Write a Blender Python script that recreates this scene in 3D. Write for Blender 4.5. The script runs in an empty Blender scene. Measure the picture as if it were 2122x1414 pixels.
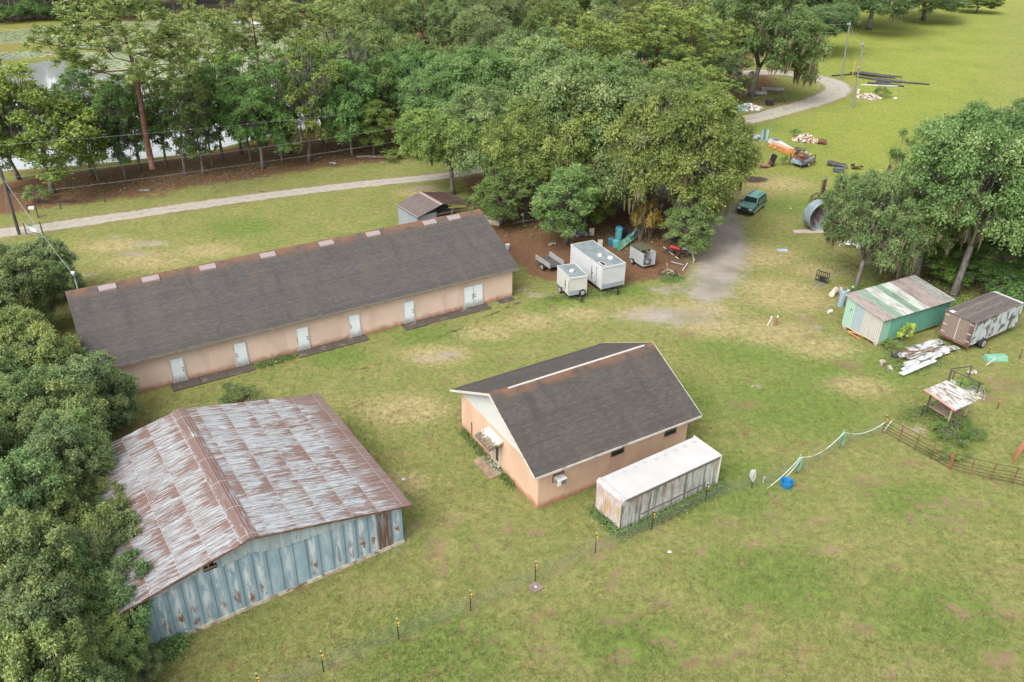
import bpy, math, random
import numpy as np
from mathutils import Matrix, Vector
R = math.radians
S = bpy.context.scene
COL = S.collection
# ------------------------------------------------------------------ camera
CF, CPITCH, CROLL, CH = 1733.27, R(29.770), R(0.7615), 33.873
fw = np.array([0, math.cos(CPITCH), -math.sin(CPITCH)]); _r = np.array([1., 0, 0]); _u = np.cross(_r, fw)
CR = math.cos(CROLL)*_r + math.sin(CROLL)*_u; CU = -math.sin(CROLL)*_r + math.cos(CROLL)*_u
cam = bpy.data.cameras.new('camera'); camo = bpy.data.objects.new('camera', cam); COL.objects.link(camo)
cam.sensor_width = 36; cam.lens = CF/2122*36; cam.clip_end = 6000; cam.clip_start = .5
m3 = Matrix(((CR[0], CU[0], -fw[0]), (CR[1], CU[1], -fw[1]), (CR[2], CU[2], -fw[2])))
camo.matrix_world = Matrix.Translation((0, 0, CH)) @ m3.to_4x4()
S.camera = camo
# ------------------------------------------------------------------ sky and sun
SUN_EL, SUN_AZ = R(50), R(218)          # azimuth clockwise from +Y: sun behind the camera, to its left
w = bpy.data.worlds.new("World"); S.world = w; w.use_nodes = True
nt = w.node_tree; nt.nodes.clear()
sky = nt.nodes.new('ShaderNodeTexSky'); sky.sky_type = 'NISHITA'; sky.sun_disc = False
sky.sun_elevation = SUN_EL; sky.sun_rotation = SUN_AZ; sky.dust_density = 4; sky.air_density = 1.2; sky.ozone_density = 1
hs = nt.nodes.new('ShaderNodeHueSaturation'); hs.inputs['Saturation'].default_value = .22
bg = nt.nodes.new('ShaderNodeBackground'); bg.inputs['Strength'].default_value = .15
ow = nt.nodes.new('ShaderNodeOutputWorld')
nt.links.new(sky.outputs[0], hs.inputs['Color']); nt.links.new(hs.outputs[0], bg.inputs[0]); nt.links.new(bg.outputs[0], ow.inputs[0])
sun = bpy.data.lights.new('sun', 'SUN'); sun.energy = .8; sun.angle = R(38); sun.color = (1, .97, .93)
so = bpy.data.objects.new('sun', sun); COL.objects.link(so)
sd = Vector((math.sin(SUN_AZ)*math.cos(SUN_EL), math.cos(SUN_AZ)*math.cos(SUN_EL), math.sin(SUN_EL)))
so.rotation_euler = sd.to_track_quat('Z', 'Y').to_euler(); so.location = sd*80
S.view_settings.view_transform = 'Standard'; S.view_settings.look = 'None'; S.view_settings.gamma = 1
S.view_settings.exposure = 1.62
S.render.engine = 'CYCLES'
S.cycles.use_denoising = True; S.cycles.denoiser = 'OPENIMAGEDENOISE'; S.cycles.denoising_input_passes = 'RGB_ALBEDO_NORMAL'; S.cycles.denoising_prefilter = 'ACCURATE'
S.cycles.max_bounces = 7; S.cycles.diffuse_bounces = 5; S.cycles.glossy_bounces = 2; S.cycles.transmission_bounces = 6
S.cycles.transparent_max_bounces = 4; S.cycles.caustics_reflective = False; S.cycles.caustics_refractive = False

# ------------------------------------------------------------------ helpers
def G(x, y, z=0.):                       # where the sight line through a photo pixel meets the height z
    d = fw + CR*(x-1061)/CF + CU*(707-y)/CF
    return np.array([0, 0, CH]) + d*((z-CH)/d[2])
def PX(q):
    d = np.asarray(q, float)-np.array([0, 0, CH]); z = d@fw
    return 1061+CF*(d@CR)/z, 707-CF*(d@CU)/z
def height_at(g, py):                    # height of a vertical above ground point g that ends at photo row py
    lo, hi = 0., 45.
    for _ in range(40):
        m = (lo+hi)/2
        if PX((g[0], g[1], m))[1] > py: lo = m
        else: hi = m
    return lo
def dist(g): return float(np.linalg.norm(np.asarray(g)-np.array([0, 0, CH])))

class MB:
    def __init__(s): s.v = []; s.f = []
    def add(s, vs, fs):
        o = len(s.v); s.v += [tuple(map(float, q)) for q in vs]; s.f += [tuple(i+o for i in f) for f in fs]; return s
    def box(s, c, d, rot=None):
        x, y, z = [q/2 for q in d]
        P = [Vector((a*x, b*y, e*z)) for e in (-1, 1) for b in (-1, 1) for a in (-1, 1)]
        if rot is not None: P = [rot @ p for p in P]
        c = Vector(c)
        return s.add([p+c for p in P], [(0, 2, 3, 1), (4, 5, 7, 6), (0, 1, 5, 4), (2, 6, 7, 3), (0, 4, 6, 2), (1, 3, 7, 5)])
    def bx(s, x0, x1, y0, y1, z0, z1): return s.box(((x0+x1)/2, (y0+y1)/2, (z0+z1)/2), (abs(x1-x0), abs(y1-y0), abs(z1-z0)))
    def tube(s, pts, r, n=8, caps=True):
        pts = [Vector(tuple(map(float, p))) for p in pts]; k = len(pts)
        rs = r if hasattr(r, '__len__') else [r]*k
        V = []; F = []
        for i, p in enumerate(pts):
            t = (pts[min(i+1, k-1)]-pts[max(i-1, 0)])
            t = t.normalized() if t.length > 1e-9 else Vector((0, 0, 1))
            a = Vector((1, 0, 0)) if abs(t.x) < .8 else Vector((0, 1, 0))
            e1 = t.cross(a).normalized(); e2 = t.cross(e1)
            for j in range(n):
                th = 2*math.pi*j/n; V.append(p + (e1*math.cos(th)+e2*math.sin(th))*rs[i])
        for i in range(k-1):
            for j in range(n):
                F.append((i*n+j, i*n+(j+1) % n, (i+1)*n+(j+1) % n, (i+1)*n+j))
        if caps: F.append(tuple(range(n))[::-1]); F.append(tuple((k-1)*n+j for j in range(n)))
        return s.add(V, F)
    def cyl(s, p0, p1, r, r1=None, n=12): return s.tube([p0, p1], [r, r if r1 is None else r1], n)
    def slab(s, quad, th):               # a thick sheet whose top face is quad (counter clockwise seen from above)
        q = [Vector(tuple(map(float, p))) for p in quad]; nn = (q[1]-q[0]).cross(q[2]-q[1]).normalized()
        b = [p-nn*th for p in q]; k = len(q)
        return s.add(q+b, [tuple(range(k)), tuple(range(2*k-1, k-1, -1))]+[(i, i+k, (i+1) % k+k, (i+1) % k) for i in range(k)])
    def prism(s, poly, axis, a, b):      # polygon in the plane across axis (0 x: (y,z), 1 y: (x,z), 2 z: (x,y)), extruded a..b
        def P(p, t): return {0: (t, p[0], p[1]), 1: (p[0], t, p[1]), 2: (p[0], p[1], t)}[axis]
        k = len(poly); V = [P(p, a) for p in poly]+[P(p, b) for p in poly]
        return s.add(V, [tuple(range(k))[::-1], tuple(range(k, 2*k))]+[(i, (i+1) % k, (i+1) % k+k, i+k) for i in range(k)])
    def rock(s, c, r, rng, flat=.7):
        V = []; n = 6
        for i, (zz, rr) in enumerate(((-.8, .5), (-.2, 1), (.4, .85), (.85, .35))):
            for j in range(n):
                th = 2*math.pi*(j+.5*(i % 2))/n; q = r*rr*rng.uniform(.7, 1.2)
                V.append((c[0]+q*math.cos(th), c[1]+q*math.sin(th), c[2]+zz*r*flat*rng.uniform(.8, 1.15)))
        F = [tuple(range(n))[::-1], tuple(3*n+j for j in range(n))]
        for i in range(3):
            for j in range(n): F.append((i*n+j, i*n+(j+1) % n, (i+1)*n+(j+1) % n, (i+1)*n+j))
        return s.add(V, F)

def npmesh(name, V, F, k=None):          # numpy arrays to a mesh; F is (n,k)
    me = bpy.data.meshes.new(name); V = np.asarray(V, np.float32); F = np.asarray(F, np.int32); n, k = F.shape
    me.vertices.add(len(V)); me.vertices.foreach_set('co', V.ravel())
    me.loops.add(n*k); me.loops.foreach_set('vertex_index', F.ravel())
    me.polygons.add(n); me.polygons.foreach_set('loop_start', np.arange(0, n*k, k, dtype=np.int32))
    me.polygons.foreach_set('loop_total', np.full(n, k, np.int32)); me.update(calc_edges=True); return me
def link(name, me, mat=None, parent=None):
    o = bpy.data.objects.new(name, me); COL.objects.link(o)
    if mat: me.materials.append(mat)
    if parent: o.parent = parent
    return o
def part(name, mb, mat, parent=None, bevel=0, smooth=False, label=None):
    me = bpy.data.meshes.new(name); me.from_pydata(mb.v, [], mb.f); me.update()
    if smooth: me.polygons.foreach_set('use_smooth', [True]*len(me.polygons))
    o = link(name, me, mat, parent)
    if bevel:
        b = o.modifiers.new('bevel', 'BEVEL'); b.width = bevel; b.segments = 2; b.limit_method = 'ANGLE'; b.angle_limit = R(40)
    if label: o['label'] = label
    return o
def tag(o, label, cat, group=None, kind=None):
    o['label'] = label; o['category'] = cat
    if group: o['group'] = group
    if kind: o['kind'] = kind
    return o
def thing(name, label, cat, loc=(0, 0, 0), rz=0, group=None):
    o = bpy.data.objects.new(name, None); COL.objects.link(o); o.empty_display_size = .3
    o.location = tuple(map(float, loc)); o.rotation_euler = (0, 0, rz); return tag(o, label, cat, group)
def solo(name, mb, mat, label, cat, loc=(0, 0, 0), rz=0, group=None, bevel=0, smooth=False):
    o = part(name, mb, mat, None, bevel, smooth); o.location = tuple(map(float, loc)); o.rotation_euler = (0, 0, rz)
    return tag(o, label, cat, group)
def structure(o): o['kind'] = 'structure'; return o
def dup(root, loc, rz, scale=None, label=None, group=None, tint=None):
    r = root.copy(); COL.objects.link(r); r.location = tuple(map(float, loc)); r.rotation_euler = (0, 0, rz)
    if scale: r.scale = scale
    if label: r['label'] = label
    if group: r['group'] = group
    for ch in root.children:
        c = ch.copy(); COL.objects.link(c); c.parent = r
        if tint: c.color = tint
        for g in ch.children:
            d = g.copy(); COL.objects.link(d); d.parent = c
    return r

# ------------------------------------------------------------------ materials
class NT:
    def __init__(s, name, rough=.8, spec=.3, metal=0.):
        s.m = bpy.data.materials.new(name); s.m.use_nodes = True; s.t = s.m.node_tree
        s.b = s.t.nodes['Principled BSDF']; s.b.inputs['Roughness'].default_value = rough
        s.b.inputs['Specular IOR Level'].default_value = spec; s.b.inputs['Metallic'].default_value = metal
        s.out = s.t.nodes['Material Output']
    def n(s, typ, ins=(), **kw):
        nd = s.t.nodes.new(typ)
        for k, v in kw.items(): setattr(nd, k, v)
        for k, v in (ins.items() if isinstance(ins, dict) else enumerate(ins)):
            if v is None: continue
            s.set(nd.inputs[k], v)
        return nd
    def set(s, sock, v):
        if isinstance(v, bpy.types.NodeSocket): s.t.links.new(v, sock)
        elif isinstance(v, (tuple, list)) and sock.type == 'RGBA': sock.default_value = (*v[:3], 1)
        else: sock.default_value = v
    def obj(s): return s.n('ShaderNodeTexCoord').outputs['Object']
    def pos(s): return s.n('ShaderNodeNewGeometry').outputs['Position']
    def map(s, v, sc=(1, 1, 1), loc=(0, 0, 0), rot=(0, 0, 0)):
        return s.n('ShaderNodeMapping', {'Vector': v, 'Scale': sc, 'Location': loc, 'Rotation': rot}).outputs[0]
    def noise(s, v, scale=1., detail=4, rough=.55, dist=0.):
        return s.n('ShaderNodeTexNoise', {'Vector': v, 'Scale': scale, 'Detail': detail, 'Roughness': rough, 'Distortion': dist}).outputs['Fac']
    def ramp(s, f, stops, interp='LINEAR'):
        r = s.n('ShaderNodeValToRGB', {0: f}); e = r.color_ramp; e.interpolation = interp
        while len(e.elements) < len(stops): e.elements.new(.5)
        for el, (p, c) in zip(e.elements, stops):
            el.position = p; el.color = (*c, 1) if hasattr(c, '__len__') else (c, c, c, 1)
        return r.outputs[0]
    def mix(s, f, a, b, mode='MIX'):
        x = s.n('ShaderNodeMix', data_type='RGBA', blend_type=mode)
        s.set(x.inputs[0], f); s.set(x.inputs[6], a); s.set(x.inputs[7], b); return x.outputs[2]
    def math(s, op, a, b=None, c=None, clamp=False): return s.n('ShaderNodeMath', [a, b, c], operation=op, use_clamp=clamp).outputs[0]
    def xyz(s, v): return s.n('ShaderNodeSeparateXYZ', [v]).outputs
    def comb(s, x, y, z): return s.n('ShaderNodeCombineXYZ', [x, y, z]).outputs[0]
    def attr(s, a): return s.n('ShaderNodeAttribute', attribute_name=a).outputs['Fac']
    def white(s, v): return s.n('ShaderNodeTexWhiteNoise', {'Vector': v}, noise_dimensions='3D').outputs['Value']
    def step(s, f, lo, hi): return s.n('ShaderNodeMapRange', [f, lo, hi, 0., 1.], interpolation_type='SMOOTHSTEP').outputs[0]
    def col(s, c, k=.74): s.set(s.b.inputs['Base Color'], s.mix(1., c, (k, k, k), 'MULTIPLY')); return s
    def bump(s, h, strength=.4, distance=.02):
        s.set(s.b.inputs['Normal'], s.n('ShaderNodeBump', {'Height': h, 'Strength': strength, 'Distance': distance}).outputs[0]); return s

def plain(name, c, rough=.7, var=.18, scale=3., metal=0., spec=.3, dirt=None, dscale=1.5, damt=.5, stretch=(1, 1, 1)):
    """painted / wooden / plastic surface: fine mottling, with optional dirt or rust patches"""
    t = NT(name, rough, spec, metal); o = t.map(t.obj(), stretch)
    n1 = t.noise(o, scale, 5)
    lo = tuple(q*(1-var) for q in c); hi = tuple(min(1, q*(1+var)) for q in c)
    k = t.ramp(n1, [(.3, lo), (.7, hi)])
    if dirt:
        n2 = t.noise(o, dscale, 7, .65, .3); k = t.mix(t.step(n2, 1-damt-.08, 1-damt+.08), k, dirt)
    t.col(k).bump(t.noise(o, scale*6, 3), .15, .01); return t.m

def shingle(name, pitch, base=(.120, .110, .103), stain=(.165, .128, .100)):
    t = NT(name, .95, .1); o = t.obj(); x, y, z = t.xyz(o)
    v = t.math('MULTIPLY', y, 1/math.cos(pitch)); p = t.comb(x, v, 0.)
    row = t.math('DIVIDE', v, .145); ri = t.math('FLOOR', row)
    off = t.math('MULTIPLY', t.white(t.comb(ri, 3., 0.)), 1.)
    tab = t.math('FLOOR', t.math('ADD', t.math('DIVIDE', x, .30), off))
    wn = t.white(t.comb(tab, ri, 1.)); rown = t.white(t.comb(ri, 7., 2.))
    k = t.ramp(wn, [(0, tuple(q*.86 for q in base)), (.5, base), (1, tuple(q*1.15 for q in base))])
    k = t.mix(t.math('MULTIPLY', rown, .30), k, tuple(q*.5 for q in base))
    big = t.noise(t.map(p, (.5, .16, 1)), 1., 6, .6); k = t.mix(t.math('MULTIPLY', t.step(big, .48, .78), .7), k, stain)
    big2 = t.noise(t.map(p, (.9, .12, 1), (5, 2, 0)), 1.3, 6, .65); k = t.mix(t.math('MULTIPLY', t.step(big2, .5, .75), .5), k, tuple(q*.55 for q in base))
    gr = t.noise(p, 45., 3); k = t.mix(.35, k, t.ramp(gr, [(.3, .03), (.7, .22)]), 'OVERLAY')
    rid = t.attr('ridge'); k = t.mix(t.math('MULTIPLY', rid, t.step(t.noise(p, 1.1, 5), .3, .6)), k, (.20, .105, .06))
    frac = t.math('FRACT', row); k = t.mix(t.math('MULTIPLY', t.step(frac, .34, .12), .42), k, tuple(q*.35 for q in base)); t.col(k).bump(t.math('ADD', frac, t.math('MULTIPLY', wn, .3)), .9, .025); return t.m

def stucco(name, c=(.66, .495, .395)):
    t = NT(name, .9, .15); o = t.obj(); x, y, z = t.xyz(o)
    n1 = t.noise(o, .5, 5); k = t.ramp(n1, [(.3, tuple(q*.90 for q in c)), (.7, tuple(q*1.06 for q in c))])
    h = t.math('ADD', x, y)
    blk = t.n('ShaderNodeTexBrick', {'Vector': t.comb(h, z, 0.), 'Color1': (0, 0, 0), 'Color2': (.25, .25, .25), 'Mortar': (1, 1, 1), 'Scale': 1., 'Mortar Size': .012, 'Mortar Smooth': .6, 'Brick Width': .4, 'Row Height': .2}).outputs[0]
    k = t.mix(t.math('MULTIPLY', blk, .06), k, tuple(q*.6 for q in c))
    pt = t.step(t.noise(t.map(o, (1, 1, .7)), .55, 2, .4), .56, .60); k = t.mix(t.math('MULTIPLY', pt, .35), k, tuple(q*.74 for q in c))
    low = t.math('ADD', z, t.math('MULTIPLY', t.noise(o, 1.8, 6, .7), -.9)); k = t.mix(t.math('MULTIPLY', t.step(low, .12, -.42), .8), k, (.27, .105, .055))
    k = t.mix(t.math('MULTIPLY', t.step(t.noise(t.map(o, (2.2, 2.2, .15)), 1., 4), .60, .75), .25), k, tuple(q*.6 for q in c))
    t.col(k).bump(t.math('ADD', t.noise(o, 30., 3), t.math('MULTIPLY', blk, -.6)), .12, .01); return t.m

def rust_roof(name, along='x', sheet=1.45, rib=.62, rusty=.5, white=(.335, .355, .365), rust=(.150, .088, .070), grey=(.185, .19, .195)):
    """weathered corrugated sheet: paint streaks run along the fall of the roof"""
    t = NT(name, .75, .2); o = t.obj(); x, y, z = t.xyz(o)
    a, b = (x, y) if along == 'x' else (y, x)
    ci = t.math('FLOOR', t.math('DIVIDE', a, sheet)); cj = t.math('FLOOR', t.math('DIVIDE', b, rib)); wn = t.white(t.comb(ci, cj, 4.))
    p = t.comb(t.math('MULTIPLY', a, .75), t.math('MULTIPLY', b, 6.5), t.math('MULTIPLY', ci, 3.7))
    s1 = t.noise(p, 1.3, 8, .68, .25); s2 = t.noise(t.comb(t.math('MULTIPLY', a, .35), t.math('MULTIPLY', b, .8), 3.), .7, 4, .6)
    tot = t.math('ADD', t.math('ADD', t.math('MULTIPLY', s1, .75), t.math('MULTIPLY', s2, .45)), t.math('MULTIPLY', wn, .07))
    fa = t.math('FRACT', t.math('DIVIDE', a, sheet))
    edge = t.math('MULTIPLY_ADD', t.step(fa, .35, 1.), .08, -.04); tot = t.math('ADD', tot, edge)
    g = t.noise(t.map(p, (1.6, 1.4, 1), (9, 3, 0)), 1., 7, .7)
    k = t.mix(t.step(g, .43, .60), white, grey)
    k = t.mix(t.math('MULTIPLY', t.step(t.noise(t.map(p, (2.2, 2.5, 1), (2, 9, 0)), 1., 7, .72), .50, .62), .5), k, (.235, .19, .175))
    th = 1.03-.62*rusty
    r2 = t.ramp(t.noise(p, 3., 4), [(.3, tuple(q*.75 for q in rust)), (.7, tuple(q*1.25 for q in rust))])
    k = t.mix(t.math('MULTIPLY', t.step(tot, th-.035, th+.025), .9), k, r2)
    big = t.step(t.math('ADD', t.attr('rustmask'), t.math('MULTIPLY', s1, .8)), .66, .86); k = t.mix(t.math('MULTIPLY', big, .85), k, r2)
    fb = t.math('FRACT', t.math('DIVIDE', b, rib)); k = t.mix(t.math('MULTIPLY', t.step(fb, .09, .03), .75), k, (.075, .058, .052))
    k = t.mix(t.math('MULTIPLY', t.step(fa, .975, .995), .5), k, (.6, .6, .6))
    k = t.mix(t.math('MULTIPLY', t.step(fa, .03, .0), .55), k, (.09, .06, .05))
    cor = t.math('SINE', t.math('MULTIPLY', b, 2*math.pi/.155)); hh = t.math('ADD', t.math('MULTIPLY', cor, .45), fa)
    t.col(k).bump(hh, .6, .03); return t.m

def metal_wall(name):
    """blue grey galvanised siding with white bloom, vertical laps and rust runs"""
    t = NT(name, .55, .4); o = t.obj(); x, y, z = t.xyz(o); h = t.math('ADD', x, y)
    n1 = t.noise(t.map(o, (1.2, 1.2, .5)), 1., 6, .65)
    k = t.ramp(n1, [(.3, (.16, .235, .275)), (.5, (.235, .335, .38)), (.72, (.33, .42, .455))])
    ci = t.math('FLOOR', t.math('DIVIDE', h, .70)); wn = t.white(t.comb(ci, 2., 0.)); k = t.mix(t.math('MULTIPLY', wn, .35), k, (.15, .22, .25))
    st = t.noise(t.comb(t.math('MULTIPLY', h, 5.), t.math('MULTIPLY', z, .7), 1.), 1., 6, .7)
    cen = t.step(t.math('ABSOLUTE', t.math('SUBTRACT', t.math('FRACT', t.math('DIVIDE', h, .70)), .5)), .34, .12)
    k = t.mix(t.math('MULTIPLY', t.math('MULTIPLY', t.step(st, .42, .58), cen), t.math('MULTIPLY', t.step(wn, .1, .4), .9)), k, (.52, .56, .56))
    low = t.noise(t.comb(t.math('MULTIPLY', h, 3.), t.math('MULTIPLY', z, 1.1), 8.), 1.1, 6, .72)
    band = t.math('MULTIPLY', t.step(z, 2.1, 1.2), t.step(z, .25, .6))
    k = t.mix(t.math('MULTIPLY', t.math('MULTIPLY', t.step(low, .50, .56), cen), t.math('MULTIPLY', band, t.step(wn, .3, .5))), k, (.19, .095, .05))
    r1 = t.noise(t.map(o, (4, 4, .8)), 1., 6, .75); k = t.mix(t.step(r1, .62, .70), k, (.14, .09, .065))
    r3 = t.math('MULTIPLY', t.attr('rustmask'), t.step(t.noise(t.map(o, (8, 8, .6)), 1., 6, .7), .30, .55)); k = t.mix(r3, k, (.13, .062, .04))
    fr = t.math('FRACT', t.math('DIVIDE', h, .70)); k = t.mix(t.math('MULTIPLY', t.step(fr, .07, .02), .65), k, (.07, .10, .12))
    t.col(k).bump(t.math('ADD', t.step(fr, .10, .0), t.math('MULTIPLY', n1, .3)), .7, .03); return t.m

def streaky(name, base, dirts, rough=.6, amt=.5, panel=0):
    """vertical grime streaks over paint"""
    t = NT(name, rough, .35); o = t.obj(); x, y, z = t.xyz(o); h = t.math('ADD', x, y)
    k = t.ramp(t.noise(o, 1.5, 4), [(.3, tuple(q*.9 for q in base)), (.7, tuple(min(1, q*1.06) for q in base))])
    for i, (c, sx, sz, th, a) in enumerate(dirts):
        s = t.noise(t.comb(t.math('MULTIPLY', h, sx), t.math('MULTIPLY', z, sz), i*3.1), 1., 7, .7)
        k = t.mix(t.math('MULTIPLY', t.step(s, th-.05, th+.07), a), k, c)
    if panel:
        fr = t.math('FRACT', t.math('DIVIDE', h, panel)); k = t.mix(t.math('MULTIPLY', t.step(fr, .03, .01), .5), k, tuple(q*.4 for q in base))
    t.col(k).bump(t.noise(o, 12., 3), .1, .01); return t.m

def planks(name, cols, wid=.2, axis='y', rough=.9):
    t = NT(name, rough, .15); o = t.obj(); x, y, z = t.xyz(o)
    a, b = (x, y) if axis == 'y' else (y, x)
    i = t.math('FLOOR', t.math('DIVIDE', b, wid)); wn = t.white(t.comb(i, 1., 1.))
    g = t.noise(t.comb(t.math('MULTIPLY', a, 1.2), t.math('MULTIPLY', b, 14.), t.math('MULTIPLY', z, 3.)), 1., 6, .7)
    k = t.ramp(t.math('ADD', t.math('MULTIPLY', g, .8), t.math('MULTIPLY', wn, .2)), [(.25, cols[0]), (.5, cols[1]), (.78, cols[2])])
    fr = t.math('FRACT', t.math('DIVIDE', b, wid)); k = t.mix(t.math('MULTIPLY', t.step(fr, .1, .03), .6), k, tuple(q*.3 for q in cols[0]))
    t.col(k).bump(g, .3, .01); return t.m

def leafmat(name, dark, mid, light, transl=.30):
    t = NT(name, .75, .15); tint = t.attr('tint'); oi = t.n('ShaderNodeObjectInfo')
    k = t.ramp(tint, [(0., dark), (.5, mid), (1., light)])
    k = t.mix(1., k, oi.outputs['Color'], 'MULTIPLY')
    h = t.n('ShaderNodeHueSaturation', {'Hue': t.math('MULTIPLY_ADD', oi.outputs['Random'], .035, .482), 'Saturation': 1., 'Value': t.math('MULTIPLY_ADD', oi.outputs['Random'], .3, .85), 'Color': k}).outputs[0]
    d = t.n('ShaderNodeBsdfDiffuse', {'Color': h}); tr = t.n('ShaderNodeBsdfTranslucent', {'Color': t.mix(.5, h, (.16, .20, .03))})
    gl = t.n('ShaderNodeBsdfGlossy', {'Color': (.5, .5, .5), 'Roughness': .5})
    m1 = t.n('ShaderNodeMixShader', [transl, d.outputs[0], tr.outputs[0]]); m2 = t.n('ShaderNodeMixShader', [.035, m1.outputs[0], gl.outputs[0]])
    t.t.links.new(m2.outputs[0], t.out.inputs[0]); t.t.nodes.remove(t.b); return t.m
# ------------------------------------------------------------------ ground, lanes, pond
def ground_nt(name):
    t = NT(name, 1., .05); p = t.pos()
    warp = t.noise(p, .35, 5, .6); w2 = t.noise(p, 1.6, 6, .7); fine = t.noise(p, 9., 4, .75); bl = t.noise(t.map(p, (1, 1, 1), (7, 3, 0)), 24., 3, .7)
    mid = t.noise(t.map(p, (1, 1, 1), (31, 8, 0)), .12, 5, .6)
    fr = t.noise(t.map(p, (1, 1, 1), (61, 17, 0)), .9, 12, .80); fr2 = t.noise(t.map(p, (1, 1, 1), (5, 77, 0)), 2.2, 12, .85)
    g = t.ramp(t.math('ADD', t.math('MULTIPLY', fr, .6), t.math('MULTIPLY', warp, .4)), [(.30, (.130, .166, .052)), (.45, (.172, .196, .064)), (.56, (.216, .212, .082)), (.70, (.268, .238, .125))])
    g = t.mix(t.math('MULTIPLY', t.attr('yel'), .88), g, t.ramp(t.math('ADD', t.math('MULTIPLY', fr, .55), t.math('MULTIPLY', mid, .45)), [(.38, (.145, .190, .040)), (.5, (.195, .232, .048)), (.62, (.238, .260, .066))]))
    def mask(a, lo=.36, hi=.64, nz=None, gain=.9):
        nzz = t.math('ADD', t.math('MULTIPLY', w2, .6), t.math('MULTIPLY', warp if nz is None else nz, .4))
        return t.step(t.math('ADD', t.attr(a), t.math('MULTIPLY', t.math('SUBTRACT', nzz, .5), gain*2)), lo, hi)
    brk = t.noise(t.map(p, (1, 1, 1), (19, 41, 0)), 2.6, 12, .82)
    def broken(a, lo=.44, hi=.62, gain=2.6): return t.step(t.math('ADD', t.attr(a), t.math('MULTIPLY', t.math('SUBTRACT', brk, .5), gain)), lo, hi)
    g = t.mix(t.math('MULTIPLY', mask('lush', .2, .9), .8), g, t.ramp(w2, [(.3, (.095, .150, .036)), (.7, (.150, .215, .050))]))
    g = t.mix(t.math('MULTIPLY', broken('dry', .35, 1.0, 2.2), .8), g, t.ramp(w2, [(.3, (.27, .215, .11)), (.7, (.42, .345, .20))]))
    # scattered thin brown patches everywhere in the turf
    th = t.step(t.noise(t.map(p, (1, 1, 1), (3, 50, 0)), .55, 7, .68), .555, .66); g = t.mix(t.math('MULTIPLY', th, .62), g, t.ramp(fine, [(.3, (.15, .095, .055)), (.7, (.27, .19, .11))]))
    th2 = t.step(t.noise(t.map(p, (1, 1, 1), (30, 5, 0)), 1.3, 6, .7), .56, .70); g = t.mix(t.math('MULTIPLY', th2, .6), g, (.20, .135, .065))
    th3 = t.step(t.noise(t.map(p, (1, 1, 1), (13, 25, 0)), .8, 6, .7), .57, .70); g = t.mix(t.math('MULTIPLY', th3, .5), g, (.100, .140, .034))
    g = t.mix(.85, g, t.ramp(fr2, [(.36, (.24, .26, .22)), (.5, (.52, .52, .51)), (.66, (.80, .77, .73))]), 'OVERLAY')
    g = t.mix(.8, g, t.ramp(bl, [(.3, (.20, .22, .18)), (.7, (.82, .79, .76))]), 'OVERLAY')
    g = t.mix(t.math('MULTIPLY', mask('straw'), .95), g, t.ramp(t.math('ADD', t.math('MULTIPLY', fine, .6), t.math('MULTIPLY', w2, .4)), [(.3, (.075, .042, .028)), (.5, (.155, .080, .048)), (.72, (.25, .155, .098))]))
    g = t.mix(t.math('MULTIPLY', broken('bare', .40, .62), .9), g, t.ramp(t.math('ADD', t.math('MULTIPLY', fine, .5), t.math('MULTIPLY', warp, .5)), [(.35, (.16, .10, .062)), (.65, (.315, .215, .145))]))
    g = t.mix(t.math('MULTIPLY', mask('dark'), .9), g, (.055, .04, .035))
    g = t.mix(t.math('MULTIPLY', broken('sand', .42, .66), .95), g, t.ramp(t.math('ADD', t.math('MULTIPLY', fine, .4), t.math('MULTIPLY', warp, .6)), [(.3, (.22, .18, .14)), (.7, (.40, .345, .28))]))
    g = t.mix(t.math('MULTIPLY', mask('track', .15, .62, gain=.8), .95), g, t.ramp(t.math('ADD', t.math('MULTIPLY', fine, .35), t.math('MULTIPLY', warp, .65)), [(.33, (.20, .172, .15)), (.5, (.30, .265, .23)), (.68, (.40, .35, .30))]))
    g = t.mix(t.math('MULTIPLY', mask('road', .30, .70, gain=.8), .98), g, t.ramp(t.math('ADD', t.math('MULTIPLY', fine, .4), t.math('MULTIPLY', w2, .6)), [(.3, (.27, .24, .195)), (.5, (.38, .345, .295)), (.72, (.46, .42, .36))]))
    g = t.mix(t.math('MULTIPLY', mask('marsh', .3, .7), .95), g, t.ramp(t.math('ADD', t.math('MULTIPLY', w2, .3), t.math('MULTIPLY', mid, .7)), [(.36, (.09, .14, .03)), (.5, (.17, .175, .045)), (.64, (.23, .15, .06))]))
    t.col(g).bump(t.math('ADD', t.math('MULTIPLY', fine, .7), t.math('MULTIPLY', bl, .5)), .9, .12); return t.m
MGROUND = ground_nt('grass_and_soil')

def seg_dist(PXY, line):
    d = np.full(len(PXY), 1e9); tt = np.zeros(len(PXY))
    for i in range(len(line)-1):
        a, b = line[i][:2], line[i+1][:2]; ab = b-a; t = np.clip(((PXY-a)@ab)/(ab@ab+1e-9), 0, 1)
        q = np.linalg.norm(PXY-(a+t[:, None]*ab), axis=1); m = q < d; d[m] = q[m]; tt[m] = i+t[m]
    return d, tt
def inside(PXY, poly):
    x, y = PXY[:, 0], PXY[:, 1]; r = np.zeros(len(x), bool); j = len(poly)-1
    for i in range(len(poly)):
        xi, yi = poly[i][:2]; xj, yj = poly[j][:2]
        c = ((yi > y) != (yj > y)) & (x < (xj-xi)*(y-yi)/(yj-yi+1e-12)+xi); r ^= c; j = i
    return r
def poly_mask(PXY, poly, feather):
    P = [np.array(q[:2]) for q in poly]; d, _ = seg_dist(PXY, P+[P[0]]); s = np.where(inside(PXY, P), d, -d)
    return np.clip(.5+s/(2*feather), 0, 1)
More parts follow.
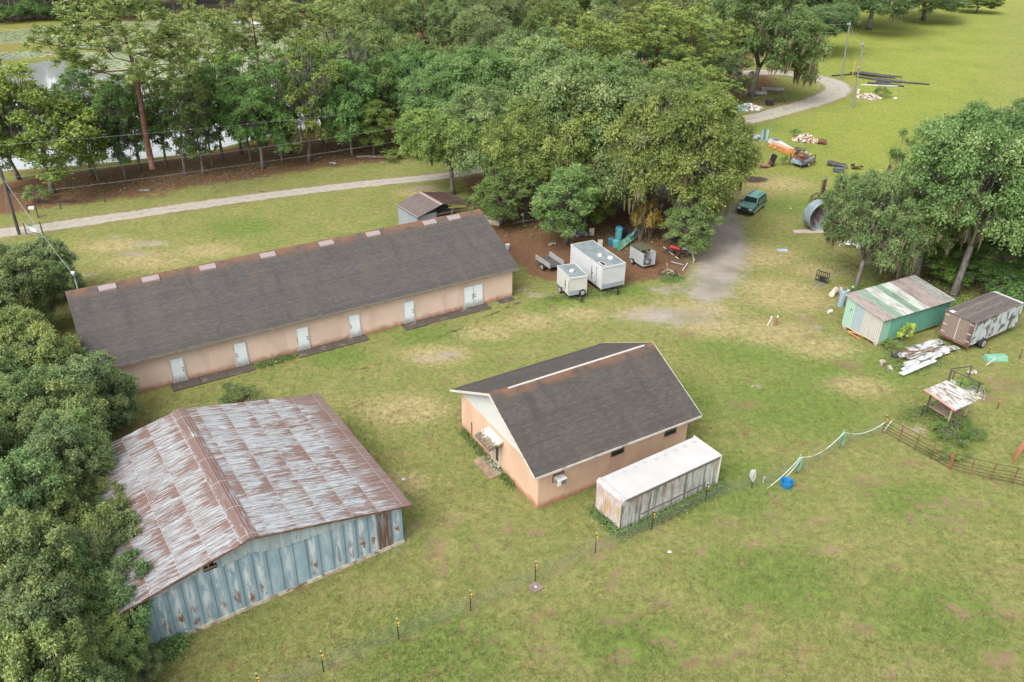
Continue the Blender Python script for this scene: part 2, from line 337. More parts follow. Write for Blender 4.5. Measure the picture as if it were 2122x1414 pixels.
gx = np.concatenate([[-3000, -1200, -500, -300, -220], np.arange(-180, -60, 1.6), np.arange(-60, 60, .6), np.arange(60, 200, 1.6), [240, 320, 500, 1200, 3000]])
gy = np.concatenate([[-800, -200, -40, 5], np.arange(14, 110, .6), np.arange(110, 340, 1.6), [360, 420, 600, 1200, 4000]])
GX, GY = np.meshgrid(gx, gy); PXY = np.stack([GX.ravel(), GY.ravel()], 1)
def Q(*pts): return [G(*p)[:2] for p in pts]
A = {k: np.zeros(len(PXY)) for k in ('yel', 'lush', 'dry', 'straw', 'bare', 'dark', 'sand', 'track', 'road', 'marsh')}
def up(k, m, s=1.): A[k] = np.maximum(A[k], m*s)
def spot(k, px, py, rx, ry=None, s=1., rot=0.):
    c = G(px, py)[:2]; d = PXY-c; ry = rx if ry is None else ry; ca, sa = math.cos(rot), math.sin(rot)
    e = np.sqrt(((d[:, 0]*ca+d[:, 1]*sa)/rx)**2+((-d[:, 0]*sa+d[:, 1]*ca)/ry)**2); up(k, np.clip(1.25-.75*e, 0, 1), s)
def line(k, pts, wd, s=1., feather=None):
    d, _ = seg_dist(PXY, Q(*pts)); f = feather or wd*.6; up(k, np.clip(.5+(wd-d)/(2*f), 0, 1), s)
# open field, upper right
up('yel', poly_mask(PXY, Q((1500, 330), (1760, 400), (2122, 500), (2122, 0), (1650, 0), (1600, 230)), 9))
for px, py, r in [(1750, 760, 6), (1550, 720, 5), (1650, 840, 6), (1480, 1000, 5), (1600, 1200, 4), (900, 1350, 4), (1300, 1330, 3), (1950, 1280, 4), (1020, 700, 2.6), (940, 690, 2.4), (880, 700, 2.5), (700, 740, 2.5), (1160, 640, 3), (1300, 600, 2.5), (1400, 830, 4), (1560, 260, 5), (1600, 200, 5), (500, 470, 4), (1080, 560, 1.5), (1980, 900, 2.2), (1650, 430, 4), (1900, 1040, 3)]:
    spot('lush', px, py, r, r*.7, 1.0)
for px, py, r in [(1600, 690, 5), (1700, 720, 4), (1780, 800, 3), (1640, 620, 5), (1480, 680, 4), (900, 735, 3.4), (1010, 690, 3.4), (1100, 665, 3), (1200, 650, 3), (830, 1000, 2.5), (300, 540, 5), (430, 520, 4), (230, 510, 4), (860, 400, 3), (1330, 650, 3), (1450, 640, 4), (1560, 530, 6), (1620, 600, 5), (1700, 560, 4), (1520, 400, 5), (1600, 380, 6), (600, 900, 3), (840, 850, 4)]:
    spot('dry', px, py, r, r*.6, .95)
up('dry', poly_mask(PXY, Q((1080, 640), (1330, 600), (1480, 640), (1560, 480), (1560, 360), (1700, 480), (1760, 620), (1740, 760), (1500, 700), (1200, 760), (820, 800), (840, 700)), 3), .42)
up('dry', poly_mask(PXY, Q((860, 1000), (960, 900), (1110, 1070), (1240, 1130), (800, 1290), (500, 1330), (830, 1150)), 2), .34)
# red-brown pine straw under the trees
up('straw', poly_mask(PXY, Q((-60, 405), (-60, 455), (90, 432), (200, 418), (420, 385), (640, 352), (800, 334), (905, 316), (930, 240), (700, 262), (400, 318), (200, 350), (0, 380)), 2.2))
up('straw', poly_mask(PXY, Q((985, 428), (1010, 478), (1060, 545), (1120, 580), (1190, 600), (1300, 585), (1420, 575), (1450, 480), (1480, 440), (1440, 330), (1200, 320), (960, 370)), 2.0))
up('straw', poly_mask(PXY, Q((1480, 240), (1660, 200), (1640, 160), (1400, 100), (1000, 80), (820, 60), (760, 200), (900, 270), (1200, 300)), 5), .62)
up('straw', poly_mask(PXY, Q((1700, 520), (1790, 600), (1960, 640), (2200, 660), (2200, 520), (1960, 470)), 4), .52)
spot('straw', 1590, 212, 6, 3, .7); spot('straw', 250, 405, 8, 2, .6)
for px, py, rx, ry in [(1672, 665, 1.3, 1.9), (1760, 755, 1.6, .9), (1735, 790, 1.2, 1.0), (1545, 840, 2.2, .9), (940, 1078, .9, .6), (915, 1130, .45, 1.6), (890, 1175, .4, .7), (1050, 1095, 1.1, .8), (780, 1235, .9, .5), (1250, 1130, 1.1, .8), (1500, 1085, 1.4, .6), (1800, 1000, 2.4, .9), (1950, 1070, 2, .9), (1560, 1130, 1.8, .6), (1700, 1080, 1.5, .5), (1530, 1350, 1.0, .5), (2090, 1270, 1.4, 1.0), (2060, 1370, 1.4, .8), (1660, 1010, 1.2, .7), (1730, 965, 1.2, .8), (1990, 1045, 3.2, .9), (1880, 960, 1.6, .7), (2080, 800, 3.2, 1.6), (2060, 830, 1.6, 1.0), (1880, 895, 1.6, .9), (1960, 865, 1.6, 1.2), (1690, 300, 3, 1.2), (2080, 230, 6, 2), (1730, 325, 2.4, 1), (1560, 375, 1.5, 1.2), (1420, 690, 1.6, .7), (1650, 445, 1.5, .6), (1600, 690, 1, .6), (1680, 700, 1.5, .7), (640, 820, 1.5, .6), (1900, 560, 3, 1.4), (1850, 560, 2.6, 1.2), (240, 900, 1.2, 3), (1350, 1230, 1.2, .5), (1050, 870, .8, .4), (970, 900, .5, 1.8), (1075, 1020, .5, 1.1)]:
    spot('bare', px, py, rx*1.15, ry*1.15, .52)
rs = random.Random(5)
for i in range(90): spot('bare', rs.uniform(1250, 2122), rs.uniform(1010, 1400), rs.uniform(.4, 1.1), rs.uniform(.25, .55), rs.uniform(.45, .68), rs.uniform(0, 3))
for i in range(45): spot('bare', rs.uniform(640, 1300), rs.uniform(1080, 1400), rs.uniform(.3, .9), rs.uniform(.25, .6), rs.uniform(.42, .66), rs.uniform(0, 3))
line('bare', [(1705, 745), (1790, 775), (1850, 830)], .25, .8, .3); line('bare', [(620, 1414), (826, 1332), (975, 1272), (1109, 1211), (1233, 1152), (1350, 1104)], .22, .66, .35)
line('bare', [(1350, 1104), (1461, 1046), (1557, 1018), (1651, 986), (1740, 936), (1828, 903), (1908, 866), (2000, 790), (2122, 730)], .2, .6, .35)
up('straw', poly_mask(PXY, Q((560, 30), (800, 150), (985, 250), (1290, 232), (1470, 205), (1600, 120), (1640, 60), (1640, -20), (900, -60), (500, -40)), 5), .55)
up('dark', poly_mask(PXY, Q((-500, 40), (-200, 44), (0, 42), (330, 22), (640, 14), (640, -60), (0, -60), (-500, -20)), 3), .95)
A['yel'] *= 1-np.clip(A['straw']*1.3, 0, 1)
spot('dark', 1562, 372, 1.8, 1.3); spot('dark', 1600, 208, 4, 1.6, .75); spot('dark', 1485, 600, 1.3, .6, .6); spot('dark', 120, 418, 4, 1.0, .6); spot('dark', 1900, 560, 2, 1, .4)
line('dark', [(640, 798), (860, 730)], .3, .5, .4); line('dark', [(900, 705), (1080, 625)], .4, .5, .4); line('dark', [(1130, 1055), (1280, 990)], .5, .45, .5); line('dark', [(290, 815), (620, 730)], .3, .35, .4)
for px, py, rx, ry in [(1110, 612, 1.6, .7), (1085, 600, 1, .5), (848, 1105, .5, .9), (820, 1140, .9, .5), (930, 735, 1.8, 1.0), (880, 745, 1.4, .7), (310, 505, 3, 1.2), (280, 525, 2.5, 1), (240, 490, 1.5, .6), (180, 570, 1.5, .6), (1370, 655, 1.4, .6), (1570, 800, .8, .6), (880, 390, 3.5, 1.4), (1680, 480, 2.2, .6), (1800, 545, 2, .8), (1770, 480, 2.4, 1), (1690, 678, .8, .9), (510, 530, 1.6, .4), (1800, 210, 3.5, 1.2), (1660, 655, .6, .8), (1740, 700, 1, .5), (1640, 680, .7, .4), (1900, 890, 1.0, .8)]:
    spot('sand', px, py, rx, ry, .62)
up('track', poly_mask(PXY, Q((1440, 605), (1462, 625), (1500, 608), (1530, 560), (1542, 520), (1530, 470), (1510, 430), (1500, 395), (1480, 320), (1455, 270), (1410, 275), (1440, 340), (1470, 420), (1468, 470), (1462, 540)), 2.4))
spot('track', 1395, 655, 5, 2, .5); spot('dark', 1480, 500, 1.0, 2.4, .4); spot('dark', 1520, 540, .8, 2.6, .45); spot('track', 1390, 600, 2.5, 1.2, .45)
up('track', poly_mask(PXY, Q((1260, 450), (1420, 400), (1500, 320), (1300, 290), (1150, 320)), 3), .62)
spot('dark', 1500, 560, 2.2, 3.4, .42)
# pond basin: water shows where the ground dips
POND = Q((-700, 500), (-300, 415), (0, 352), (150, 340), (300, 325), (420, 315), (520, 290), (640, 262), (760, 215), (860, 150), (880, 90), (840, 60), (700, 52), (560, 40), (330, 38), (100, 50), (0, 62), (-400, 90), (-900, 200))
pm = poly_mask(PXY, POND, 2.5)
up('marsh', poly_mask(PXY, Q((-500, 160), (-300, 60), (0, 60), (330, 38), (330, 24), (0, 44), (-500, 30)), 3), .9)
GZ = -1.1*np.clip(pm*1.6-.5, 0, 1)
for pts, wd in [(((-300, 150), (-60, 95), (30, 95), (75, 92)), 6.0), (((95, 97), (140, 98), (225, 100)), 3.2), (((-300, 190), (-40, 130), (60, 122), (130, 112)), 3.6), (((20, 150), (70, 165)), 2.0), (((300, 130), (420, 128), (480, 120)), 2.0), (((0, 352), (200, 340), (420, 312), (600, 268)), 1.4)]:
    d, _ = seg_dist(PXY, Q(*pts)); mm = np.clip(.5+(wd-d)/2.6, 0, 1); up('marsh', mm); GZ = GZ*(1-mm)+(-.32)*mm
for k in ('straw', 'bare', 'track', 'lush'): A[k] *= (1-np.clip(pm*2-1, 0, 1))
nx, ny = len(gx), len(gy)
ii = (np.arange(ny-1)[:, None]*nx+np.arange(nx-1)[None]).ravel()
GF = np.stack([ii, ii+1, ii+nx+1, ii+nx], 1)
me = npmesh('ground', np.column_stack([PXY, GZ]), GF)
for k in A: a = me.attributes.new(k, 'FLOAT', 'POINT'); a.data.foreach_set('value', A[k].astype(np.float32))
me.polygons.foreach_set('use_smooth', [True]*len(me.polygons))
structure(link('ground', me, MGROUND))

def lane(name, pts, hw, z=.006, n=10, ruts=True):
    """a gravel lane as its own sheet, densely cut across so its edge can fray into the turf"""
    P = [G(*p)[:2] for p in pts]; out = []
    for i in range(len(P)-1):                                   # Catmull-Rom
        p0, p1, p2, p3 = P[max(i-1, 0)], P[i], P[i+1], P[min(i+2, len(P)-1)]
        for s in np.linspace(0, 1, 14, endpoint=False):
            out.append(.5*((2*p1)+(-p0+p2)*s+(2*p0-5*p1+4*p2-p3)*s*s+(-p0+3*p1-3*p2+p3)*s**3))
    out.append(P[-1]); out = np.array(out); tg = np.gradient(out, axis=0); tg /= np.linalg.norm(tg, axis=1)[:, None]; nm = np.stack([-tg[:, 1], tg[:, 0]], 1)
    us = np.linspace(-1, 1, 2*n+1); hwv = np.interp(np.linspace(0, 1, len(out)), np.linspace(0, 1, len(hw)), hw)
    V = np.concatenate([np.column_stack([out+nm*(u*hwv*1.5)[:, None], np.full(len(out), z)]) for u in us])
    k = len(out); F = np.array([[j*k+i, j*k+i+1, (j+1)*k+i+1, (j+1)*k+i] for j in range(2*n) for i in range(k-1)])[:, ::-1]
    me = npmesh(name, V, F); att = {q: np.zeros(len(V)) for q in ('road', 'dry', 'straw', 'yel', 'lush', 'bare', 'sand', 'track', 'dark', 'marsh')}
    uu = np.abs(np.repeat(us, k)); att['road'] = np.clip((1.28-uu*1.5)*1.25+.1, 0, 1)
    if ruts: att['road'] = np.minimum(att['road'], np.where(uu < .18, .62, 1.)); att['bare'] = np.clip(1.2-2.2*np.abs(uu-.95), 0, .5)
    # beyond the frayed edge the sheet repeats the turf below it
    g = (np.clip(np.searchsorted(gy, V[:, 1])-1, 0, ny-1)*nx+np.clip(np.searchsorted(gx, V[:, 0])-1, 0, nx-1))
    for q in ('dry', 'straw', 'yel', 'lush', 'sand'): att[q] = A[q][g]
    for q in att: a = me.attributes.new(q, 'FLOAT', 'POINT'); a.data.foreach_set('value', att[q].astype(np.float32))
    structure(link(name, me, MGROUND))
lane('driveway', [(-160, 500), (45, 478), (200, 456), (400, 427), (600, 400), (760, 381), (925, 364), (1040, 345), (1180, 325), (1330, 295), (1461, 266), (1560, 246), (1650, 222), (1705, 205), (1735, 188), (1722, 170), (1665, 157), (1610, 150), (1520, 152)], [1.35, 1.3, 1.2, 1.1, 1.1, 1.3, 1.7, 1.9, 2.0, 2.3, 2.1, 2.])

t = NT('pond_water', .06, .5); t.b.inputs['IOR'].default_value = 1.55; p = t.pos()
t.col(t.ramp(t.noise(p, .06, 3), [(.35, (.20, .215, .205)), (.7, (.29, .30, .29))])).bump(t.noise(t.map(p, (1, 1, 1)), 1.4, 3), .04, .02)
mb = MB(); mb.add([(-420, 85, -.40), (-10, 85, -.40), (-10, 330, -.40), (-420, 330, -.40)], [(0, 1, 2, 3)])
structure(part('water', mb, t.m))
# lily pads: far too many to count
rng = np.random.default_rng(3)
def scatter_poly(poly, n):
    P = np.array(poly); lo, hi = P.min(0), P.max(0); r = rng.uniform(lo, hi, (n, 2)); return r[inside(r, P)]
L1 = scatter_poly(Q((-400, 96), (0, 62), (320, 40), (700, 54), (850, 70), (870, 110), (700, 160), (500, 190), (320, 178), (220, 150), (120, 122), (0, 116), (-300, 140)), 95000)
d, _ = seg_dist(L1, Q((-300, 150), (-60, 95), (30, 95), (225, 100)))
L1 = L1[d > 2.5][:52000]
L2 = scatter_poly(Q((-200, 330), (0, 300), (420, 250), (600, 190), (520, 150), (250, 150), (100, 180), (-200, 240)), 9000)[:5000]
PP = np.concatenate([L1, L2]); rr = rng.uniform(.18, .46, len(PP)); ang = np.linspace(0, 2*np.pi, 7)[:-1]
V = np.zeros((len(PP), 6, 3)); V[:, :, 0] = PP[:, :1]+rr[:, None]*np.cos(ang+rng.uniform(0, 6, (len(PP), 1))); V[:, :, 1] = PP[:, 1:]+rr[:, None]*np.sin(ang); V[:, :, 2] = -.385+rng.uniform(0, .05, (len(PP), 6))
me = npmesh('lily_pads', V.reshape(-1, 3), np.arange(len(PP)*6).reshape(-1, 6)); a = me.attributes.new('tint', 'FLOAT', 'FACE'); a.data.foreach_set('value', rng.random(len(PP)).astype(np.float32))
t = NT('lily_pad_leaf', .35, .5); t.col(t.ramp(t.attr('tint'), [(0, (.13, .16, .07)), (.6, (.24, .28, .12)), (1, (.34, .36, .20))]))
tag(link('lily_pads', me, t.m), 'pale green lily pads covering the far water of the pond', 'lily pads', kind='stuff')

# grass tufts on the nearer lawn: real blades, far too many to count
rng = np.random.default_rng(17); n = 290000
yy = 1/(1/15.+(1/118.-1/15.)*rng.random(n)); xx = (rng.random(n)*2-1)*(.78*yy+16)
g = np.clip(np.searchsorted(gy, yy)-1, 0, ny-1)*nx+np.clip(np.searchsorted(gx, xx)-1, 0, nx-1)
bad = np.maximum.reduce([A['straw'], A['bare']*1.1, A['track'], A['sand'], A['dark'], A['dry']*.45, (GZ < -.05)*1.])[g]
DRV, _ = seg_dist(np.column_stack([xx, yy]), Q((-160, 500), (45, 478), (200, 456), (400, 427), (600, 400), (760, 381), (925, 364), (1040, 345)))
ok = (bad < .25+rng.random(n)*.3) & (DRV > 1.9)
for ox, oy, an, u0, u1, v0, v1 in ((-.051, 67.241, 31.23, -34.5, .1, -1.2, 13.5), (1.667, 38.81, 31.18, -1.1, 11.7, -.1, 9.8), (-6.038, 35.807, 33.96, -15, .1, -.1, 12.7), (6.41, 36.81, 33.7, 0, 7.9, 0, 2.4), (29.7, 59, 28, 0, 8.1, 0, 3.9)):
    a = R(an); dx, dy = xx-ox, yy-oy; u = dx*math.cos(a)+dy*math.sin(a); v = -dx*math.sin(a)+dy*math.cos(a); ok &= ~((u > u0) & (u < u1) & (v > v0) & (v < v1))
xx, yy, g = xx[ok], yy[ok], g[ok]; n = len(xx); B = 3
P = np.repeat(np.column_stack([xx, yy, np.zeros(n)]), B, 0)+np.column_stack([rng.normal(0, .035, (n*B, 2)), np.zeros(n*B)])
h = np.repeat(rng.uniform(.05, .13, n)*(1+.5*A['lush'][g]), B)*rng.uniform(.6, 1.3, n*B); az = rng.uniform(0, 6.283, n*B); wv = np.column_stack([np.cos(az), np.sin(az), np.zeros(n*B)])*rng.uniform(.010, .022, (n*B, 1)); ln = np.column_stack([rng.normal(0, .5, (n*B, 2))*h[:, None], h])
V = np.stack([P-wv, P+wv, P+ln], 1).reshape(-1, 3); me = npmesh('grass', V, np.arange(len(V)).reshape(-1, 3)); a = me.attributes.new('tint', 'FLOAT', 'FACE')
tt = np.repeat(rng.normal(.50, .24, n)-.2*A['lush'][g]+.25*A['dry'][g], B); a.data.foreach_set('value', np.clip(tt, 0, 1).astype(np.float32))
t = NT('grass_blades', .9, .1); t.col(t.ramp(t.attr('tint'), [(0, (.110, .158, .048)), (.42, (.185, .210, .068)), (.72, (.268, .250, .105)), (1, (.38, .32, .175))]))
tag(link('grass', me, t.m), 'short grass blades of the lawn', 'grass', kind='stuff')
# ------------------------------------------------------------------ trees
M_OAK = leafmat('oak_leaves', (.084, .140, .046), (.160, .236, .082), (.265, .330, .138), .5)
M_BRIGHT = leafmat('bright_leaves', (.080, .150, .042), (.155, .250, .076), (.255, .345, .124), .5)
M_NEAR = leafmat('broad_leaves', (.086, .136, .054), (.165, .232, .094), (.30, .345, .132), .5)
M_PINE = leafmat('pine_needles', (.105, .145, .042), (.190, .230, .070), (.30, .33, .12), .4)
M_MOSS = leafmat('spanish_moss', (.085, .075, .036), (.14, .125, .065), (.19, .18, .10), .3)
t = NT('grey_bark', .95, .1); o = t.obj(); nb = t.noise(t.map(o, (5, 5, 1.2)), 1.5, 6, .7); t.col(t.ramp(nb, [(.3, (.07, .06, .052)), (.55, (.20, .18, .16)), (.75, (.38, .355, .325))])).bump(nb, .8, .05); M_BARK = t.m
t = NT('pine_bark', .95, .1); o = t.obj(); nb = t.noise(t.map(o, (6, 6, 2.0)), 1.6, 6, .7); t.col(t.ramp(nb, [(.32, (.035, .022, .018)), (.52, (.12, .062, .045)), (.74, (.24, .145, .11))])).bump(nb, .9, .06); M_PBARK = t.m

def unit(v): return v/(np.linalg.norm(v, axis=-1, keepdims=True)+1e-9)
def leaf_mesh(name, P, N, L, Wd, tint, rng, k=4):
    n = len(P); a = rng.normal(size=(n, 3)); a = unit(a-N*np.sum(a*N, 1, keepdims=True)); b = np.cross(N, a)
    L = L[:, None]; Wd = Wd[:, None]
    V = np.stack([P-a*L*.5, P+b*Wd*.5+a*L*.08, P+a*L*.5, P-b*Wd*.5+a*L*.08], 1).reshape(-1, 3)
    me = npmesh(name, V, np.arange(n*4).reshape(-1, 4)); at = me.attributes.new('tint', 'FLOAT', 'FACE'); at.data.foreach_set('value', np.clip(tint, 0, 1).astype(np.float32)); return me

def broadleaf(seed, H, Rr, z0, npuff, sprigs, leaves, ls, pr=(.19, .30), open_=0., lobes=.28, flat=.8, trunk_r=.28, moss=0, limbs=6, up=.45, low=-.55, leafy_top=0.):
    """one broad-leaved tree as (trunk mesh, crown mesh, moss mesh): limbs reach to leaf clumps, clumps are built of sprigs, sprigs of leaves"""
    rng = np.random.default_rng(seed); zc = (z0+H)/2; hz = (H-z0)/2
    dirs = []; ax = unit(rng.normal(size=(6, 3))); am = rng.uniform(-1, 1, 6)
    def rad(d): return 1+lobes*np.tanh((np.cos(3.0*(d@ax.T))*am).sum(-1)*.7)
    C = []; tries = 0
    mind = .30
    while len(C) < npuff and tries < 6000:
        tries += 1; d = unit(rng.normal(size=3))
        if d[2] < low: continue
        rr = rng.uniform(.42, .86)**.7
        if d[2] < -.15: rr = max(rr, .62)
        q = d*rr*rad(d[None])[0]
        if all(np.linalg.norm(q-c[0]) > mind*(1-.0*tries/6000) for c in C): C.append((q, rng.uniform(*pr)))
        if tries % 1500 == 0: mind *= .82
    cen = np.array([c[0] for c in C]); pr_ = np.array([c[1] for c in C])
    W = cen*np.array([Rr, Rr, hz])+[0, 0, zc]
    PP = []; NN = []; TT = []
    for i in range(len(C)):
        r = pr_[i]*Rr; ns = int(sprigs*(pr_[i]/np.mean(pr))**2); outw = unit(cen[i])
        d = unit(rng.normal(size=(ns, 3))+outw*.6+np.array([0, 0, up])); ln = r*rng.uniform(.62, 1.32, (ns, 1))
        pt = rng.normal(0, .20); st = .46+pt+rng.normal(0, .15, ns)+leafy_top*(d[:, 2] > .5)
        li = np.repeat(np.arange(ns), leaves); f_ = np.tile(np.linspace(.52, 1.0, leaves), ns)[:, None]+rng.uniform(-.06, .06, (len(li), 1))
        droop = np.array([0, 0, -1.])*(f_**2)*.14*r
        p = W[i]+(d[li]*f_*ln[li])*np.array([1, 1, flat])+droop+rng.normal(size=(len(li), 3))*ls*.42
        nn = unit(d[li]*.5+np.array([0, 0, .6])+rng.normal(size=(len(li), 3))*.6)
        PP.append(p); NN.append(nn); TT.append(st[li]+rng.normal(0, .08, len(li)))
    P = np.concatenate(PP); N = np.concatenate(NN); T = np.concatenate(TT); L = ls*rng.uniform(.65, 1.25, len(P))
    crown = leaf_mesh('crown', P, N, L, L*rng.uniform(.5, .75, len(P)), T, rng)
    # trunk and limbs
    mb = MB(); lean = rng.normal(0, .05, 2); zt = z0+.10*(H-z0)
    base = [(0, 0, -.15), (lean[0]*zt*.2, lean[1]*zt*.2, zt*.3), (lean[0]*zt*.6, lean[1]*zt*.6, zt*.65), (lean[0]*zt, lean[1]*zt, zt)]
    mb.tube(base, [trunk_r*1.45, trunk_r, trunk_r*.9, trunk_r*.82], 8); top = np.array(base[-1])
    az = np.arctan2(W[:, 1], W[:, 0]); order = np.argsort(az); groups = np.array_split(order, limbs)
    for g in groups:
        m = W[g].mean(0); m = top+(m-top)*.8; mid1 = top+(m-top)*.4+[0, 0, .10*hz]+rng.normal(0, .06, 3)*Rr
        pl = [top-[0, 0, .2], mid1, m]; mb.tube(pl, [trunk_r*.62, trunk_r*.42, trunk_r*.22], 6)
        for i in g:
            st = mid1+(m-mid1)*rng.uniform(0, .9); e = W[i]+rng.normal(0, .03, 3)*Rr
            kk = st+(e-st)*.5+[0, 0, -.04*Rr]+rng.normal(0, .05, 3)*Rr
            mb.tube([st, kk, e], [trunk_r*.2, trunk_r*.12, .02], 5, False)
            for _ in range(3):
                e2 = W[i]+unit(rng.normal(size=3)+[0, 0, .2])*pr_[i]*Rr*rng.uniform(.8, 1.42); mb.tube([kk, (kk+e2)/2+rng.normal(0, .03, 3)*Rr, e2], [trunk_r*.09, .03, .012], 4, False)
    mm = None
    if moss:
        VV = []; tt = []
        sel = [i for i in range(len(C)) if cen[i][2] < .45]
        for _ in range(moss):
            i = sel[rng.integers(len(sel))]; a = rng.uniform(0, 6.28); q = W[i]+np.array([math.cos(a), math.sin(a), 0])*pr_[i]*Rr*rng.uniform(.3, 1.0)+[0, 0, -pr_[i]*Rr*.35]
            tv = rng.uniform(.1, .9); ln0 = rng.uniform(.5, 1.9)
            for s_ in range(9):
                c = q+np.append(rng.normal(0, .20, 2), rng.normal(0, .18)); ln = ln0*rng.uniform(.4, 1.1); th = rng.uniform(0, 3.14); wv = np.array([math.cos(th), math.sin(th), 0])*rng.uniform(.05, .13)
                sw = np.append(rng.normal(0, .05, 2), 0)
                a0, a1, a2 = c, c+[0, 0, -ln*.5]+sw, c+[0, 0, -ln]+2*sw
                VV += [a0-wv, a0+wv, a1+wv*.9, a1-wv*.9, a1-wv*.9, a1+wv*.9, a2+wv*.15, a2-wv*.15]; tt += [tv, tv]
        mm = npmesh('moss', np.array(VV), np.arange(len(VV)).reshape(-1, 4)); at = mm.attributes.new('tint', 'FLOAT', 'FACE'); at.data.foreach_set('value', np.array(tt, np.float32))
    return mb, crown, mm

def pine_tree(seed, H, z0, Rr, nb, tr=.25, lean=.03):
    rng = np.random.default_rng(seed); mb = MB(); ld = rng.normal(0, lean, 2)
    ax = lambda z: np.array([ld[0]*z+.12*math.sin(z*.35+seed), ld[1]*z+.12*math.cos(z*.3), z])
    zs = np.linspace(-.15, H*.97, 9); mb.tube([ax(z) for z in zs], [tr*(1.25 if i == 0 else 1)*(1-.85*(z/H)**1.4) for i, z in enumerate(zs)], 9)
    tuf = []
    for b in range(nb):
        f = (b+.5)/nb; z = z0+(H-z0)*f**.9; L = Rr*(.55+.65*math.sin(math.pi*min(1, f*.8+.22)))*rng.uniform(.65, 1.15)*(1.0 if f < .8 else .7); a = b*2.4+rng.normal(0, .4)
        d = np.array([math.cos(a), math.sin(a), 0]); s = ax(z); m = s+d*L*.5+[0, 0, rng.uniform(-.1, .25)*L]; e = s+d*L+[0, 0, rng.uniform(.12, .75)*L]
        mb.tube([s, m, e], [tr*.32*(1.2-f), tr*.2*(1.2-f), .025], 5, False)
        for k in range(int(6+L*3.0)):
            u = rng.uniform(.55, 1.05); p0 = s+(m-s)*min(1, u*2) if u < .5 else m+(e-m)*(u-.5)*2
            q = p0+rng.normal(size=3)*np.array([.34, .34, .34])*(L*.35+.25)+[0, 0, .15]; tuf.append(q)
            if k % 2 == 0: mb.tube([p0, q], [.03, .012], 4, False)
    tuf = np.array(tuf); n = 34; li = np.repeat(np.arange(len(tuf)), n)
    d = unit(rng.normal(size=(len(li), 3))+np.array([0, 0, .55])); ln = rng.uniform(.26, .46, (len(li), 1)); sd_ = unit(np.cross(d, rng.normal(size=(len(li), 3))))*rng.uniform(.026, .052, (len(li), 1))
    b0 = tuf[li]+rng.normal(0, .06, (len(li), 3)); V = np.stack([b0-sd_*.6, b0+sd_*.6, b0+d*ln+sd_, b0+d*ln-sd_], 1).reshape(-1, 3)
    me = npmesh('crown', V, np.arange(len(V)).reshape(-1, 4)); at = me.attributes.new('tint', 'FLOAT', 'FACE'); tt = rng.normal(.5, .18, len(tuf))[li]+rng.normal(0, .12, len(li)); at.data.foreach_set('value', np.clip(tt, 0, 1).astype(np.float32))
    return mb, me, None

def make_tree(name, built, leafm, bark, cat='tree'):
    """template tree kept as bare meshes; plant() links real objects"""
    mb, crown, moss = built; tm = bpy.data.meshes.new('trunk'); tm.from_pydata(mb.v, [], mb.f); tm.polygons.foreach_set('use_smooth', [True]*len(tm.polygons)); tm.materials.append(bark)
    crown.materials.append(leafm)
    if moss: moss.materials.append(M_MOSS)
    return (name, tm, crown, moss, cat)
NTREE = 0
def plant(T, loc, scale, label, group=None, rz=None, tint=(1, 1, 1), tilt=None):
    global NTREE
    NTREE += 1; rr = random.Random(NTREE); name, tm, cm, mm, cat = T
    o = thing(name, label, cat, loc, rr.uniform(0, 6.28) if rz is None else rz, group)
    o.scale = scale if hasattr(scale, '__len__') else (scale,)*3
    if tilt: o.rotation_euler = (tilt[0], tilt[1], o.rotation_euler[2])
    link('trunk', tm, None, o); c = link('crown', cm, None, o); c.color = (*tint, 1)
    if mm: link('moss', mm, None, o)
    return o
OAK = [make_tree('oak_tree', broadleaf(11+i, 12, 5.5, 2.8, 96, 100, 8, .20, pr=(.13, .26), moss=(50, 130, 0, 80, 30)[i], trunk_r=.30, lobes=.40), M_OAK, M_BARK) for i in range(5)]
LEAFY = [make_tree('broadleaf_tree', broadleaf(31+i, 10, 3.4, 1.8, 66, 60, 8, .19, pr=(.15, .28), trunk_r=.17, limbs=5, low=-.75, lobes=.40), M_BRIGHT, M_BARK) for i in range(3)]
SLIM = [make_tree('slender_tree', broadleaf(51+i, 11, 2.6, 2.0, 52, 36, 7, .19, pr=(.15, .30), trunk_r=.13, limbs=4, low=-.95, lobes=.5), M_BRIGHT if i != 1 else M_OAK, M_BARK) for i in range(4)]
NEAR = [make_tree('broadleaf_tree', broadleaf(71+i, 7, 3.6, .7, 120, 110, 8, .155, pr=(.15, .26), trunk_r=.14, up=.55, low=-.8, leafy_top=.12, lobes=.55), M_NEAR, M_BARK) for i in range(3)]
PINE = [make_tree('pine_tree', pine_tree(91+i, 20, (11, 12, 10)[i], 4.0, (26, 22, 30)[i], (.215, .18, .19)[i]), M_PINE, M_PBARK) for i in range(3)]
FAR = [make_tree('oak_tree', broadleaf(111+i, 12, 5.8, 2.0, 78, 56, 7, .30, pr=(.18, .30), trunk_r=.3, moss=(40, 0, 70)[i]), M_OAK, M_BARK) for i in range(3)]
BUSH = [make_tree('shrub', broadleaf(131+i, 2.0, 1.3, .05, 20, 22, 6, .13, pr=(.15, .36), trunk_r=.05, low=-.1, lobes=.7), M_BRIGHT, M_BARK, 'shrub') for i in range(2)]
SPEC = {'oak': (OAK, 12, 5.5), 'leafy': (LEAFY, 10, 3.4), 'slim': (SLIM, 11, 2.6), 'near': (NEAR, 7, 3.6), 'pine': (PINE, 20, 4.), 'far': (FAR, 12, 5.8), 'bush': (BUSH, 2., 1.3)}
PLACED = []
